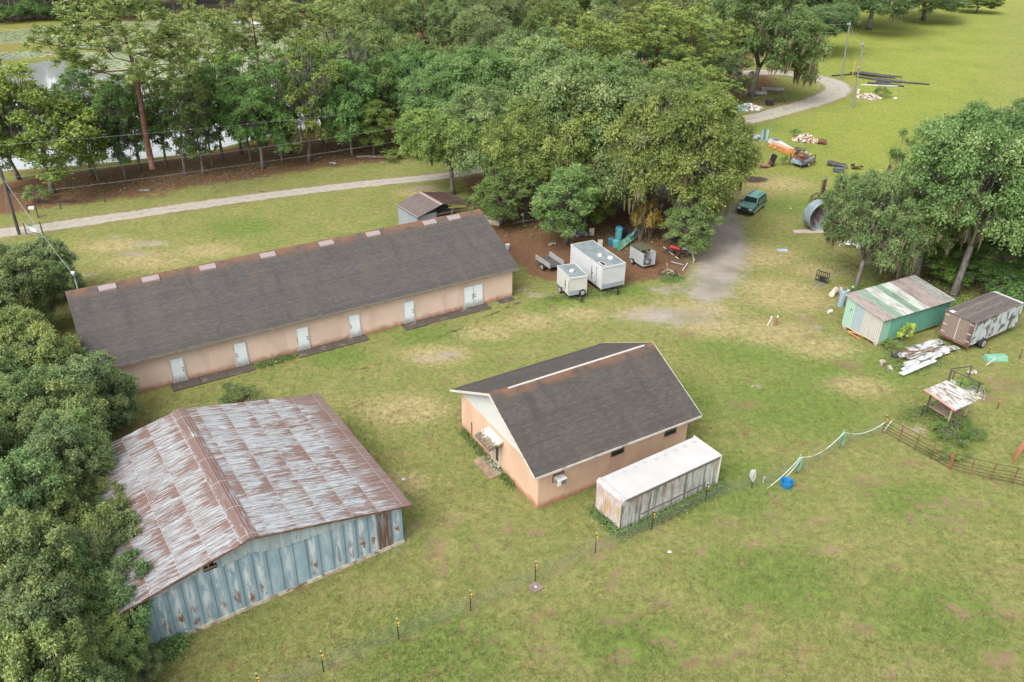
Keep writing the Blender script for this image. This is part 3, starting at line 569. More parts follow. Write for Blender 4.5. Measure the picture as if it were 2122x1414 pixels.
def T(kind, var, bx, by, topy, hw, label, group=None, tint=(1, 1, 1), tilt=None, rz=None):
    """plant a tree with its foot at photo pixel (bx,by), as tall as reaches row topy, hw photo pixels half as wide as its crown"""
    Ts, H0, R0 = SPEC[kind]; g = G(bx, by); h = height_at(g, topy); r = hw*dist(g+[0, 0, h*.6])/CF
    PLACED.append((g[0], g[1], r)); return plant(Ts[var % len(Ts)], g, (r/R0, r/R0, h/H0), label, group, rz, tint, tilt)
def TC(kind, var, cx, cy, zc, r, h, label, group=None, tint=(1, 1, 1)):
    """plant a tree whose crown centre, zc metres up, is seen at photo pixel (cx,cy)"""
    Ts, H0, R0 = SPEC[kind]; g = G(cx, cy, zc); g[2] = 0; PLACED.append((g[0], g[1], r)); return plant(Ts[var % len(Ts)], g, (r/R0, r/R0, h/H0), label, group, None, tint)

# the big pine and the row between pond and driveway
T('pine', 0, 330, 390, -12, 118, 'tall pine with a long bare red-brown trunk beside the driveway', None, tilt=(R(3), R(-3), 0), rz=1.2)
row = [('slim', 15, 395, 170, 55), ('slim', 40, 372, 120, 62), ('leafy', 110, 400, 150, 95), ('slim', 190, 365, 120, 50), ('slim', 205, 375, 170, 50), ('slim', 262, 372, 175, 48), ('leafy', 290, 352, 165, 60), ('slim', 345, 345, 120, 46), ('slim', 385, 362, 150, 50), ('slim', 422, 362, 165, 44), ('slim', 440, 345, 140, 42), ('slim', 462, 332, 110, 54), ('slim', 500, 318, 90, 55), ('slim', 520, 335, 130, 44), ('leafy', 545, 350, 165, 60), ('slim', 585, 335, 110, 56), ('slim', 600, 318, 70, 55), ('slim', 640, 336, 85, 62), ('leafy', 668, 300, 105, 58), ('slim', 700, 292, 70, 58), ('leafy', 730, 322, 140, 58), ('slim', 760, 298, 60, 55), ('leafy', 775, 320, 200, 46), ('leafy', 800, 300, 125, 50), ('oak', 840, 260, 55, 70), ('oak', 868, 290, 95, 72)]
for i, (k, bx, by, ty, hw) in enumerate(row):
    j = i+1; o_ = '%d%s' % (j, 'st' if j % 10 == 1 and j != 11 else 'nd' if j % 10 == 2 and j != 12 else 'rd' if j % 10 == 3 and j != 13 else 'th')
    d_ = {'slim': 'slender sparse tree', 'leafy': 'dense bright green tree', 'oak': 'wide mossy oak'}[k]
    T(k, i, bx, by, ty, hw, f'{d_}, {o_} from the left in the row by the pond', 'trees in the row between pond and driveway', [(.85, .98, .85), (1.05, 1.05, 1.0), (1.2, 1.15, .75), (.75, .92, .75), (1.0, 1.05, .9)][i % 5])
for i, (bx, by, ty, hw, lb) in enumerate([(470, 300, 30, 62, 'pine with an open crown behind the row, right of the tall bare-trunked pine'), (560, 260, 0, 62, 'pine with an open crown in front of the lily pads'), (640, 215, -30, 66, 'bare-limbed pine rising over the pond row with its top cut off'), (715, 250, 10, 70, 'pine with pale dead lower limbs above the right end of the pond row')]):
    T('pine', i+1, bx, by, ty, hw, lb)
# the oak grove behind the long building
grove = [('oak', 0, 938, 402, 218, 92, 'mossy oak at the left edge of the grove, beside the driveway'),
 ('leafy', 0, 1045, 462, 335, 66, 'low dark green leafy tree right behind the end of the long roof'),
 ('oak', 2, 1025, 415, 195, 100, 'light green oak behind the tin-roofed shed'),
 ('oak', 3, 1092, 440, 225, 82, 'oak with a dark double trunk on the red-brown needles'),
 ('oak', 1, 1180, 395, 150, 118, 'big pale oak at the top of the grove, left of centre'),
 ('oak', 4, 1262, 430, 138, 130, 'tallest and widest pale oak in the middle of the grove'),
 ('leafy', 1, 1172, 506, 342, 72, 'small bright green tree in front of the grove behind the big cargo trailer'),
 ('leafy', 2, 1212, 470, 350, 55, 'small green tree with a pale straight trunk beside the cargo trailers'),
 ('oak', 1, 1312, 462, 205, 112, 'moss-hung oak with a bare pale limb at the middle of the grove'),
 ('oak', 3, 1392, 500, 190, 112, 'moss-hung oak standing over the open grey trailer'),
 ('leafy', 0, 1424, 530, 398, 56, 'low light green tree at the right foot of the grove beside the dirt track'),
 ('oak', 0, 1440, 440, 215, 76, 'moss-hung oak at the right edge of the grove, beside the green car'),
 ('oak', 1, 1482, 430, 285, 50, 'narrow mossy oak nearest the green car'),
 ('oak', 2, 1120, 330, 105, 105, 'round oak behind the grove, left of the narrow pine'),
 ('oak', 4, 1005, 300, 95, 92, 'mossy oak hanging over the driveway bend'),
 ('oak', 3, 935, 320, 130, 80, 'oak with long tan moss over the fallen logs'),
 ('oak', 0, 1148, 432, 178, 100, 'oak between the double-trunked oak and the pale oaks of the grove'),
 ('oak', 2, 1225, 372, 122, 112, 'pale oak behind the widest oak of the grove'),
 ('oak', 1, 1345, 400, 170, 100, 'mossy oak behind the bare-limbed oak of the grove'),
 ('oak', 2, 1335, 190, 62, 74, 'oak filling the gap beside the trunk of the thin pine'),
 ('oak', 0, 1400, 330, 140, 90, 'oak behind the grove, below the tall right-hand pine')]
for k, v, bx, by, ty, hw, lb in grove: T(k, v, bx, by, ty, hw, lb, 'trees of the oak grove', [(1.15, 1.12, 1.12), (.92, 1.0, .88), (1.22, 1.15, .78), (.82, .95, .80), (1.08, 1.05, 1.02), (1.05, 1.02, .8)][(bx*7+by) % 6])
for v, bx, by, ty, hw, lb in [(0, 1350, 218, 18, 72, 'pine with a yellow-green crown and thin trunk behind the grove'), (1, 1440, 250, 28, 78, 'yellow-green pine above the right of the grove'), (2, 1196, 300, 48, 80, 'yellow-green pine over the middle of the grove'), (1, 1432, 284, 130, 56, 'low pine leaning out over the gravel lane'), (2, 1420, 300, 165, 70, 'short full pine at the back right of the grove')]:
    T('pine', v, bx, by, ty, hw, lb, None, (1.05, 1.18, .92))
T('oak', 1, 1555, 200, -15, 96, 'oak on a slanting trunk over the heap of white rubbish', None, (1.0, 1.02, .95), tilt=(0, R(7), 0), rz=.3)
T('slim', 0, 1507, 215, 90, 40, 'thin tree on a straight brown trunk left of the slanting oak')
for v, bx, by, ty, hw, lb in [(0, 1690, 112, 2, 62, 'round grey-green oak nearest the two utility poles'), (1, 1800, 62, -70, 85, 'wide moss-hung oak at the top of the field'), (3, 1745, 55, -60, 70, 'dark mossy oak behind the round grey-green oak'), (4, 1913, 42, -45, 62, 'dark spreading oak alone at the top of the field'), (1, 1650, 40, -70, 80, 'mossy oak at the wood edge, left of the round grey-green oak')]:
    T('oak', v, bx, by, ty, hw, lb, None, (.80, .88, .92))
T('leafy', 1, 2022, 27, -15, 32, 'small lone tree at the upper right edge of the field', None, (.9, .95, .8))
# oaks over the green shed
for v, bx, by, ty, hw, lb in [(1, 1772, 602, 374, 78, 'grey-green oak with a moss-wrapped trunk beside the grey tank'), (3, 1898, 578, 330, 98, 'oak with a straight grey trunk behind the green shed'), (4, 1976, 612, 235, 118, 'large dark oak with a forked trunk behind the brown box trailer'), (2, 2070, 520, 222, 118, 'dark dense oak at the right edge behind the forked oak'), (0, 2125, 610, 330, 92, 'oak cut by the right edge behind the brown box trailer'), (2, 1965, 500, 245, 80, 'dark oak behind the forked oak, its crown highest of the right-hand clump')]:
    T('oak', v, bx, by, ty, hw, lb, 'oaks over the green shed', [(.88, .98, .95), (1.08, 1.06, 1.06), (.80, .92, .85), (1.0, 1.05, .95), (.95, 1.02, .9)][v])
T('slim', 2, 1808, 540, 306, 34, 'thin young tree poking up left of the right-hand oaks', None, (.95, 1, .9))
for v, bx, by, ty, hw, lb in [(0, 1925, 560, 470, 62, 'low green tree under the large dark forked oak'), (1, 2050, 588, 498, 72, 'low green tree behind the roof of the brown box trailer'), (2, 1845, 548, 462, 50, 'low green tree between the moss-wrapped oak and the straight-trunked oak')]: T('leafy', v, bx, by, ty, hw, lb, None, (.85, .98, .85))
# the thicket by the tin barn, nearest the camera
near = [(45, 560, 3.4, 3.0, 6.2), (20, 640, 3.0, 3.2, 6.4), (85, 615, 3.0, 2.3, 5.2), (60, 745, 3.6, 3.2, 6.8), (185, 830, 2.6, 2.6, 4.9), (95, 850, 3.8, 2.9, 6.8), (20, 900, 4.2, 3.0, 7.4), (165, 960, 3.2, 2.4, 5.8), (80, 985, 3.8, 2.7, 6.6), (205, 1060, 2.2, 1.9, 4.6), (30, 1080, 4.0, 2.7, 6.8), (135, 1110, 3.4, 2.4, 6.0), (215, 1165, 2.6, 2.0, 5.0), (65, 1215, 3.8, 2.6, 6.6), (180, 1245, 3.0, 2.2, 5.6), (225, 1330, 2.0, 1.7, 4.0), (110, 1335, 3.4, 2.3, 6.0), (20, 1350, 3.8, 2.5, 6.6), (170, 1420, 2.4, 2.0, 4.8), (70, 1450, 3.2, 2.4, 6.0), (255, 1400, 1.2, 1.2, 2.4), (-60, 780, 4, 3, 7), (-50, 1000, 4, 3, 7), (-60, 1200, 4, 3, 7)]
nlab = ['grey-green tree at the top of the thicket, below the left utility pole', 'tree at the left edge below the topmost tree of the thicket', 'tree of the thicket nearest the left end of the long roof', 'big tree of the thicket beside the lower left corner of the long roof', 'tree reaching out between the long building and the tin barn', 'tree left of the one reaching between the two buildings', 'yellowish tree at the left edge level with the back of the tin barn']
for i, (cx, cy, zc, r, h) in enumerate(near):
    lb = nlab[i] if i < len(nlab) else f'tree of the thicket by the tin barn, {i-len(nlab)+1} of 17 going down'
    TC('near', i, cx, cy, zc, r, h, lb, 'trees of the thicket by the tin barn', [(.95, 1.0, 1.05), (1.08, 1.08, .85), (.88, 1.0, .92), (.98, 1, .9)][(i*7) % 4])
# the wood behind
rw = random.Random(9)
WOOD = [np.array(q) for q in Q((560, 30), (700, 90), (800, 150), (880, 215), (985, 250), (1120, 262), (1290, 232), (1470, 205), (1500, 130), (1600, 110), (1640, 60), (1640, 0))]+[np.array((75., 345.)), np.array((-75., 345.))]
cnt = 0; tries = 0
while cnt < 215 and tries < 9000:
    tries += 1; x, y = rw.uniform(-90, 95), rw.uniform(115, 345)
    if not inside(np.array([[x, y]]), WOOD)[0]: continue
    px, py = PX((x, y, 9))
    if px < -80 or px > 2200 or py < -160: continue
    r = rw.uniform(3.6, 5.6)
    if 800 < PX((x, y, 0))[0] < 890 and 15 < PX((x, y, 0))[1] < 60: continue
    if any((x-a)**2+(y-b)**2 < (.60*(r+c))**2 for a, b, c in PLACED): continue
    PLACED.append((x, y, r)); cnt += 1; q = rw.random(); h = rw.uniform(8.5, 12.5)
    if q < .14: T_, s_, nm = PINE[cnt % 3], (r/4*.8, r/4*.8, rw.uniform(.62, .85)), 'pine rising among the oaks of the wood behind'
    else: T_, s_, nm = FAR[cnt % 3], (r/5.8, r/5.8, h/12), 'round-crowned oak in the wood behind the grove'
    v = rw.uniform(.85, 1.25); plant(T_, (x, y, 0), s_, nm, 'pines in the wood behind' if q < .14 else 'oaks in the wood behind', None, (v*rw.uniform(.9, 1.12), v, v*rw.uniform(.8, 1.1)))
# the dark wood across the pond
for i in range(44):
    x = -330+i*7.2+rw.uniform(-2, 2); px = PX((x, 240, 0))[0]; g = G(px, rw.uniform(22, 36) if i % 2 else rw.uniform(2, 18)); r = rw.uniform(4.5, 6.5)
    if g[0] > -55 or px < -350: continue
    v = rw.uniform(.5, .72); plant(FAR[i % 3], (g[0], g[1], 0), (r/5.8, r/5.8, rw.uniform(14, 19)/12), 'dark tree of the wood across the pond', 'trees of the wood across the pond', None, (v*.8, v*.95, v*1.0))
for i, px in enumerate((4, 37, 128, 168)):
    g = G(px, (40, 36, 33, 30)[i]); mb = MB(); mb.tube([(0, 0, -.1), (.2, 0, 6), (.1, .2, 13)], [.26, .2, .12], 7)
    solo('dead_trunk', mb, M_BARK, 'pale bare trunk at the far pond edge, %s from the left' % ('1st', '2nd', '3rd', '4th')[i], 'tree trunk', g, 0, 'bare trunks across the pond')
# shrubs
for i, (px, py, r, h, lb, tn) in enumerate([(815, 330, 1.9, 1.2, 'low yellow-green shrub at the edge of the driveway verge by the fallen logs', (1.3, 1.25, .8)), (865, 322, 1.7, 1.1, 'low leafy shrub right of the yellow-green one by the fallen logs', (1.1, 1.15, .8)), (497, 833, 1.7, .8, 'low dark scrubby bush behind the tin barn', (.75, .62, .6)), (1866, 712, .62, 1.9, 'small yellow-leaved sapling against the green shed', (2.6, 2.2, .7)), (1842, 722, .8, .7, 'low green weed clump at the foot of the yellow sapling', (1.2, 1.3, .8)), (1622, 342, .5, 1.2, 'young bush beside the rusty disc plough', (1, 1, .8)), (1645, 284, .6, 1.2, 'small bush left of the brick rubble heap', (1, 1, .8)), (1827, 203, 1.3, 1.6, 'small green bush beside the pale rubble heap in the field', (1, 1.05, .7)), (1950, 585, 2.4, 2.2, 'bright low bush behind the green shed', (1.1, 1.2, .75)), (2050, 610, 2.6, 2.6, 'dark bush behind the brown box trailer', (.8, .9, .8)), (2100, 640, 2.0, 2.2, 'bush at the right edge behind the brown box trailer', (.9, 1.0, .8)), (1985, 905, 1.5, .7, 'dark low weed patch between the feeder and the rusty rail fence', (.75, .9, .7)), (1965, 945, 1.1, .45, 'pale weed patch beside the middle post of the rusty rail fence', (1.3, 1.25, .8)), (85, 420, 1.4, 1.6, 'bush beside the left utility pole', (1, 1.1, .8)), (1770, 612, .9, .8, 'small green bush at the foot of the moss-wrapped trunk', (1, 1.15, .8)), (1100, 455, .6, .8, 'fern clump among the trunks of the grove', (1, 1.2, .7)), (2005, 660, 1.8, 1.3, 'grassy bush at the corner of the brown box trailer roof', (1.2, 1.15, .9)), (935, 345, .9, 2.2, 'narrow dark shrub under the leftmost grove oak', (.8, .95, .8)), (985, 440, 1.1, 2.2, 'shrub between the tin-roofed shed and the grove', (.9, 1.05, .8))]):
    g = G(px, py); plant(BUSH[i % 2], g, (r/1.3, r/1.3, h/2), lb, None, None, tn)
plant(BUSH[0], G(1325, 505), (.9, .9, 2.3), 'dead brown brush hanging beside the open grey trailer', None, 1.0, (2.6, 1.25, .7)); plant(BUSH[1], G(1345, 498), (.7, .7, 1.9), 'dead rust-brown brush right of the other dead brush', None, 2.0, (2.4, 1.0, .5))
for i in range(26):
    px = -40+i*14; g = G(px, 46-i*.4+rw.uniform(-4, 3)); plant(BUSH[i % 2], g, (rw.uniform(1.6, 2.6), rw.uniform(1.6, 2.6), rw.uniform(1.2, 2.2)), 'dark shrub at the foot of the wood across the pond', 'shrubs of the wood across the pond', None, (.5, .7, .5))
# ------------------------------------------------------------------ shared materials
M_STUCCO = stucco('peach_stucco'); M_STUCCO2 = stucco('peach_stucco_house', (.56, .375, .26))
M_DOOR = streaky('white_door_paint', (.60, .63, .63), [((.30, .33, .32), 6, .5, .60, .5)], .5)
t = NT('stained_white_door', .5, .35); o = t.obj(); x, y, z = t.xyz(o); nz = t.noise(t.map(o, (6, 6, 1.2)), 1., 6, .7)
t.col(t.mix(t.math('MULTIPLY', t.step(t.math('ADD', z, t.math('MULTIPLY', nz, -.9)), .35, -.3), .75), t.ramp(nz, [(.3, (.68, .72, .73)), (.7, (.78, .82, .82))]), (.19, .20, .185))); M_DOOR = t.m
M_WHITE = plain('white_paint', (.50, .50, .485), .5, .08, 2, dirt=(.34, .31, .26), dscale=2.2, damt=.36)
M_TRIM = plain('cream_trim', (.50, .46, .40), .7, .12, 3, dirt=(.25, .2, .15), damt=.4)
M_CONC = plain('grey_concrete', (.20, .175, .15), .95, .3, 2.5, dirt=(.075, .06, .048), dscale=1.6, damt=.62)
M_CONC2 = plain('pale_concrete', (.42, .37, .31), .95, .25, 3, dirt=(.16, .12, .085), dscale=1.8, damt=.5)
M_BLACK = plain('black_metal', (.022, .022, .024), .5, .3, 6)
M_RUBBER = plain('tyre_rubber', (.025, .025, .026), .9, .2, 8)
M_RIM = plain('wheel_rim', (.55, .55, .53), .4, .1, 6, .4)
M_GREY = plain('grey_roof_sheet', (.165, .195, .20), .6, .22, 1.2, dirt=(.27, .29, .29), dscale=1.1, damt=.38)
M_GALV = plain('galvanised_metal', (.33, .36, .38), .5, .2, 3, .3, dirt=(.20, .14, .11), damt=.38)
M_RUST = plain('rusty_steel', (.13, .058, .036), .85, .35, 4, dirt=(.26, .12, .06), damt=.42)
M_DKRUST = plain('dark_rusty_steel', (.060, .036, .028), .85, .4, 4, dirt=(.16, .08, .05), damt=.4)
M_WOOD = plain('weathered_wood', (.20, .155, .115), .9, .3, 2.5, stretch=(1, 1, .3))
M_DKWOOD = plain('dark_timber', (.065, .062, .058), .9, .35, 2, stretch=(1, 1, .4))
M_POLE = plain('grey_pole_wood', (.20, .20, .17), .9, .25, 3, stretch=(4, 4, .3))
M_GLASS = plain('dark_glass', (.02, .026, .028), .08, .2, 2, spec=.7)
M_YEL = plain('yellow_plastic', (.62, .36, .03), .6, .1, 5)
M_TAN = plain('tan_block', (.42, .37, .27), .9, .15, 4, dirt=(.22, .18, .13), damt=.4)
M_HOSE = plain('green_hose', (.17, .36, .24), .5, .2, 4); M_HOSEW = plain('white_hose', (.52, .60, .56), .5, .15, 4)
M_WIRE = plain('cable', (.24, .25, .25), .6, .1, 4)
M_ORANGE = plain('orange_paint', (.62, .21, .05), .6, .18, 4, dirt=(.55, .42, .3), damt=.34)
M_BLUE = plain('blue_plastic', (.015, .16, .36), .4, .2, 4)
M_TEAL = plain('teal_paint', (.08, .30, .33), .5, .25, 4, dirt=(.03, .08, .09), damt=.42)
M_GREENP = plain('green_plastic', (.05, .17, .12), .5, .3, 4, dirt=(.16, .26, .20), damt=.4)
M_SHADEIN = plain('bare_rafters', (.09, .065, .045), .9, .3, 3)

def gable_roof(name, x0, x1, y0, y1, ze, zr, th, mat, parent, yr=None, rid=.35):
    """two shingled slopes, ridge along local x; attribute 'ridge' marks the weathered cap"""
    yr = (y0+y1)/2 if yr is None else yr; mb = MB(); n = 14
    ys = np.concatenate([np.linspace(y0, yr, n+1), np.linspace(yr, y1, n+1)[1:]])
    zf = lambda y: ze+(zr-ze)*((y-y0)/(yr-y0) if y <= yr else (y1-y)/(y1-yr))
    V = []; k = len(ys)
    for xx in (x0, x1):
        for dz in (0, -th):
            V += [(xx, y, zf(y)+dz) for y in ys]
    F = []
    for j in range(k-1):
        F.append((j, 2*k+j, 2*k+j+1, j+1)); F.append((k+j, k+j+1, 3*k+j+1, 3*k+j))
        F.append((j, j+1, k+j+1, k+j)); F.append((2*k+j, 3*k+j, 3*k+j+1, 2*k+j+1))
    F.append((0, k, 3*k, 2*k)); F.append((k-1, 3*k-1, 4*k-1, 2*k-1)); mb.add(V, F)
    o = part(name, mb, mat, parent); a = o.data.attributes.new('ridge', 'FLOAT', 'POINT')
    a.data.foreach_set('value', [max(0, 1-abs(v[1]-yr)/(abs(y1-y0)*.05+rid)) for v in V]); return o

def gable_wall(x0, x1, y0, y1, h, hp, th=.2):
    """four walls, the two across x with a gable up to hp"""
    mb = MB(); ym = (y0+y1)/2
    mb.bx(x0, x1, y0, y0+th, 0, h); mb.bx(x0, x1, y1-th, y1, 0, h)
    for a, b in ((x0, x0+th), (x1-th, x1)): mb.prism([(y0+th, 0), (y1-th, 0), (y1-th, h), (ym, hp), (y0+th, h)], 0, a, b)
    return mb

# ------------------------------------------------------------------ long building
LBo, LBr = np.array([-.051, 67.241, 0]), R(31.23); ca, sa = math.cos(LBr), math.sin(LBr)
def LBW(u, v, z=0): return (LBo[0]+u*ca-v*sa, LBo[1]+u*sa+v*ca, z)
PIT = math.atan2(3.173, 7.09)
lb = thing('long_building', 'long low peach building with a row of white doors and a brown-grey shingle roof', 'building', LBo, LBr)
part('wall', gable_wall(-34.02, 0, 0, 13.316, 2.80, 5.72), M_STUCCO, lb)
rf = gable_roof('roof', -34.467, .4515, -.432, 13.748, 2.903, 6.076, .10, shingle('long_roof_shingles', PIT), lb)
M_FLUE = plain('pink_grey_vent_metal', (.25, .205, .197), .6, .12, 6)
sl = (6.076-2.903)/7.09
for u in (-31.65, -28.58, -24.31, -19.51, -14.56, -10.33, -4.92, -2.49):
    mb = MB(); y0_, y1_ = 5.93, 6.47
    z0_, z1_ = 2.903+(y0_+.432)*sl, 2.903+(y1_+.432)*sl
    mb.prism([(y0_, z0_-.03), (y0_, z0_+.14), (y1_, z1_+.07), (y1_, z1_-.03)], 0, u-.62, u+.62); part('roof_vent', mb, M_FLUE, rf, .015)
mb = MB(); mb.bx(-34.44, .43, -.462, -.436, 2.70, 2.90); part('fascia', mb, plain('brown_fascia', (.20, .165, .125), .8, .2, 3), lb)
def door(parent, u, wd, h0, h, mat, v=-.005, knob=1, name='door'):
    d_ = MB(); d_.bx(u+.04, u+wd-.04, v-.045, v+.01, h0+.02, h0+h-.04); d = part(name, d_, mat, parent, .006)
    f = MB(); f.bx(u-.03, u+.04, v-.06, v+.02, h0, h0+h+.02); f.bx(u+wd-.04, u+wd+.03, v-.06, v+.02, h0, h0+h+.02); f.bx(u+.04, u+wd-.04, v-.06, v+.02, h0+h-.04, h0+h+.02); part('frame', f, M_WHITE, d)
    k = MB(); ku = u+wd-.13 if knob > 0 else u+.13
    for zz in (.95, 1.17): k.cyl((ku, v-.045, h0+zz), (ku, v-.115, h0+zz), .035, .045, 10)
    part('handle', k, M_BLACK, d); return d
for i, (u, kn) in enumerate([(-29.172, 1), (-24.57, -1), (-19.686, 1), (-15.367, -1), (-10.53, 1)]): door(lb, u, .93, .06, 2.04, M_DOOR, knob=kn)
door(lb, -4.887, .93, .06, 2.04, M_DOOR, knob=1); door(lb, -3.957, .93, .06, 2.04, M_DOOR, knob=-1)
for u0, u1, v0, lab in [(-29.45, -23.4, -1.05, 'long stained concrete step under the two leftmost doors'), (-19.95, -14.1, -1.0, 'long stained concrete step under the third and fourth door'), (-10.85, -2.7, -1.08, 'long stained concrete step from the fifth door to the double door')]:
    mb = MB(); n_ = max(2, int((u1-u0)/2)); r_ = random.Random(int(-u0*10))
    for k in range(n_):
        a, b = u0+(u1-u0)*k/n_, u0+(u1-u0)*(k+1)/n_-.03; mb.bx(a, b, v0+r_.uniform(-.06, .1), -.02, -.05, .09+r_.uniform(-.025, .02))
    solo('concrete_step', mb, M_CONC, lab, 'step', LBo, LBr, 'steps of the long building', .02)
mb = MB(); mb.bx(-1.6, -.05, -.75, -.02, -.05, .03); solo('concrete_step', mb, M_CONC, 'low crumbling concrete apron at the right corner of the long building', 'step', LBo, LBr, 'steps of the long building', .02)
# service mast
mst = thing('service_mast', 'thin electric mast with a weatherhead at the left end of the long roof', 'mast', LBW(-33.6, 6.9))
mb = MB(); mb.tube([(0, 0, 5.7), (0, 0, 7.15)], .05, 8); part('pipe', mb, M_GALV, mst)
mb = MB(); mb.tube([(0, 0, 7.12), (0, 0, 7.30), (-.08, 0, 7.40)], [.11, .15, .06], 10); part('weatherhead', mb, M_RIM, mst)
mb = MB(); [mb.tube([(0, 0, 7.0), (a, b, 6.9), (a*1.6, b*1.6, 7.05)], .035, 6) for a, b in ((.16, 0), (-.14, .08), (-.05, -.15))]; part('cable_loop', mb, M_BLACK, mst)

# ------------------------------------------------------------------ peach house
HO, HR = np.array([1.667, 38.81, 0]), R(31.18); hc, hsn = math.cos(HR), math.sin(HR)
def HW(u, v, z=0): return (HO[0]+u*hc-v*hsn, HO[1]+u*hsn+v*hc, z)
hs_ = thing('peach_house', 'small peach house with a white gable and a steep dark shingle roof', 'house', HO, HR)
PITH = math.atan2(5.732-3.008, 4.857+.531)
mb = gable_wall(0, 11.55, 0, 9.714, 2.86, 2.87); part('wall', mb, M_STUCCO2, hs_)
gable_roof('roof', -.595, 12.145, -.531, 10.245, 3.008, 5.732, .10, shingle('house_roof_shingles', PITH, (.110, .100, .092), (.160, .122, .095)), hs_, rid=.15)
sh_ = (5.732-3.008)/(4.857+.531)
gp = MB()
M_GB = plain('white_gable_board', (.50, .50, .475), .7, .06, 1.5, dirt=(.42, .42, .38), damt=.36)
for a, b in ((-.012, .1), (11.45, 11.562)): gp = MB(); gp.prism([(-.05, 2.80), (9.764, 2.80), (4.857, 5.60)], 0, a, b); part('gable_panel', gp, M_GB, hs_)
tr = MB()
for a, b in ((-.625, -.598), (12.148, 12.175)):
    for s in (0, 1):
        P_ = [(-.531, 2.86), (4.857, 5.584), (4.857, 5.75), (-.531, 3.026)]
        if s: P_ = [(9.714-y, z) for y, z in P_]
        tr.prism(P_, 0, a, b)
tr.bx(-.59, 12.14, -.56, -.535, 2.84, 3.0); part('rake_trim', tr, M_TRIM, hs_)
sf = MB(); [sf.slab([(-.59, y0, z0), (-.02, y0, z0), (-.02, y1, z1), (-.59, y1, z1)], .02) for y0, z0, y1, z1 in ((-.5, 2.90, 4.85, 5.605), (4.865, 5.605, 10.2, 2.90))]; part('soffit', sf, M_TRIM, hs_)
rv = MB(); rv.prism([(4.857-.065, 5.70), (4.857-.065, 5.735), (4.857, 5.785), (4.857+.065, 5.735), (4.857+.065, 5.70)], 0, .75, 11.4); part('ridge_vent', rv, plain('white_ridge_metal', (.44, .43, .41), .5, .1, 4), hs_)
for u0, u1 in ((5.36, 6.31), (9.62, 10.55)):
    z0, z1 = 1.88, 2.36
    f = MB(); f.bx(u0-.05, u1+.05, -.03, .03, z0-.05, z0); f.bx(u0-.05, u1+.05, -.03, .03, z1, z1+.04); f.bx(u0-.05, u0, -.03, .03, z0, z1); f.bx(u1, u1+.05, -.03, .03, z0, z1); f.bx(u0, u1, -.02, .02, (z0+z1)/2+.06, (z0+z1)/2+.09)
    for k in range(1, 4): f.bx(u0+(u1-u0)*k/4-.01, u0+(u1-u0)*k/4+.01, -.018, .018, (z0+z1)/2+.09, z1)
    fo = part('window', f, plain('brown_window_frame', (.24, .16, .12), .7, .1, 4), hs_)
    g = MB(); g.bx(u0, u1, -.008, .008, z0, z1); part('pane', g, M_GLASS, fo)
    g = MB(); g.bx(u0-.1, u1+.1, -.09, -.032, z0-.11, z0-.05); part('sill', g, plain('peach_sill', (.50, .30, .2), .9, .1, 4), fo)
# gable door with its awning
d_ = MB(); d_.bx(-.03, .03, 4.56, 5.40, .12, 2.10); dd = part('door', d_, plain('cream_door', (.40, .34, .26), .6, .1, 3), hs_)
g = MB(); g.bx(-.045, -.032, 4.66, 4.98, .45, 1.95); part('pane', g, plain('door_glass', (.06, .035, .03), .15, .2, 4, spec=.6), dd)
f = MB(); f.bx(-.07, .02, 4.44, 4.55, .1, 2.18); f.bx(-.07, .02, 5.41, 5.52, .1, 2.18); f.bx(-.07, .02, 4.55, 5.41, 2.11, 2.18); part('frame', f, M_TRIM, dd)
aw = MB(); aw.slab([(-1.0, 4.10, 2.14), (-.01, 4.10, 2.44), (-.01, 5.95, 2.44), (-1.0, 5.95, 2.14)], .05); aw.bx(-1.03, -.99, 4.08, 5.97, 2.00, 2.15)
for v in (4.10, 5.95): aw.prism([(-1.0, 2.02), (-.01, 2.30), (-.01, 2.44), (-1.0, 2.14)], 1, v-.03, v+.03)
t = NT('dirty_awning', .7, .3); o = t.obj(); x, y, z = t.xyz(o); nz = t.noise(t.map(o, (3, 3, 3)), 1.2, 7, .75)
t.col(t.mix(t.step(t.math('ADD', t.math('MULTIPLY', x, -.55), nz), .72, .86), (.50, .47, .41), t.ramp(t.noise(o, 7., 5), [(.35, (.06, .05, .035)), (.7, (.25, .2, .14))]))); part('awning', aw, t.m, hs_)
mb = MB(); mb.tube([(-.04, 8.25, .02), (-.04, 8.25, 1.35)], .04, 8); part('downpipe', mb, plain('brown_pipe', (.26, .12, .07), .7, .15, 4), hs_)
mb = MB(); mb.bx(-1.12, -.02, 3.85, 6.1, -.05, .10)
t = NT('stained_stoop', .9, .2); o = t.obj(); x, y, z = t.xyz(o); nz = t.noise(o, 1.7, 6, .7)
t.col(t.mix(t.step(t.math('ADD', t.math('MULTIPLY', x, -.9), t.math('MULTIPLY', nz, .7)), .60, .80), (.50, .475, .43), t.ramp(nz, [(.3, (.13, .10, .07)), (.7, (.36, .25, .16))]))); solo('concrete_stoop', mb, t.m, 'stained concrete stoop below the white awning of the peach house', 'stoop', HO, HR, None, .02)
ac = thing('air_conditioner', 'white window air conditioner in the front wall of the peach house', 'air conditioner', HW(1.42, 0, 1.62), HR)
mb = MB(); mb.bx(-.33, .33, -.50, .02, 0, .44); part('case', mb, plain('white_appliance', (.58, .57, .52), .5, .06, 3), ac, .02)
mb = MB(); [mb.bx(-.10, .28, -.515, -.502, .06+.055*k, .085+.055*k) for k in range(6)]; [mb.bx(-.345, -.332, -.40+.11*k, -.35+.11*k, .08, .36) for k in range(3)]; part('grille', mb, M_BLACK, ac)
mb = MB(); mb.bx(-.42, .42, -.025, -.003, -.02, .62); part('surround', mb, plain('dark_panel', (.14, .09, .07), .8, .2, 4), ac)

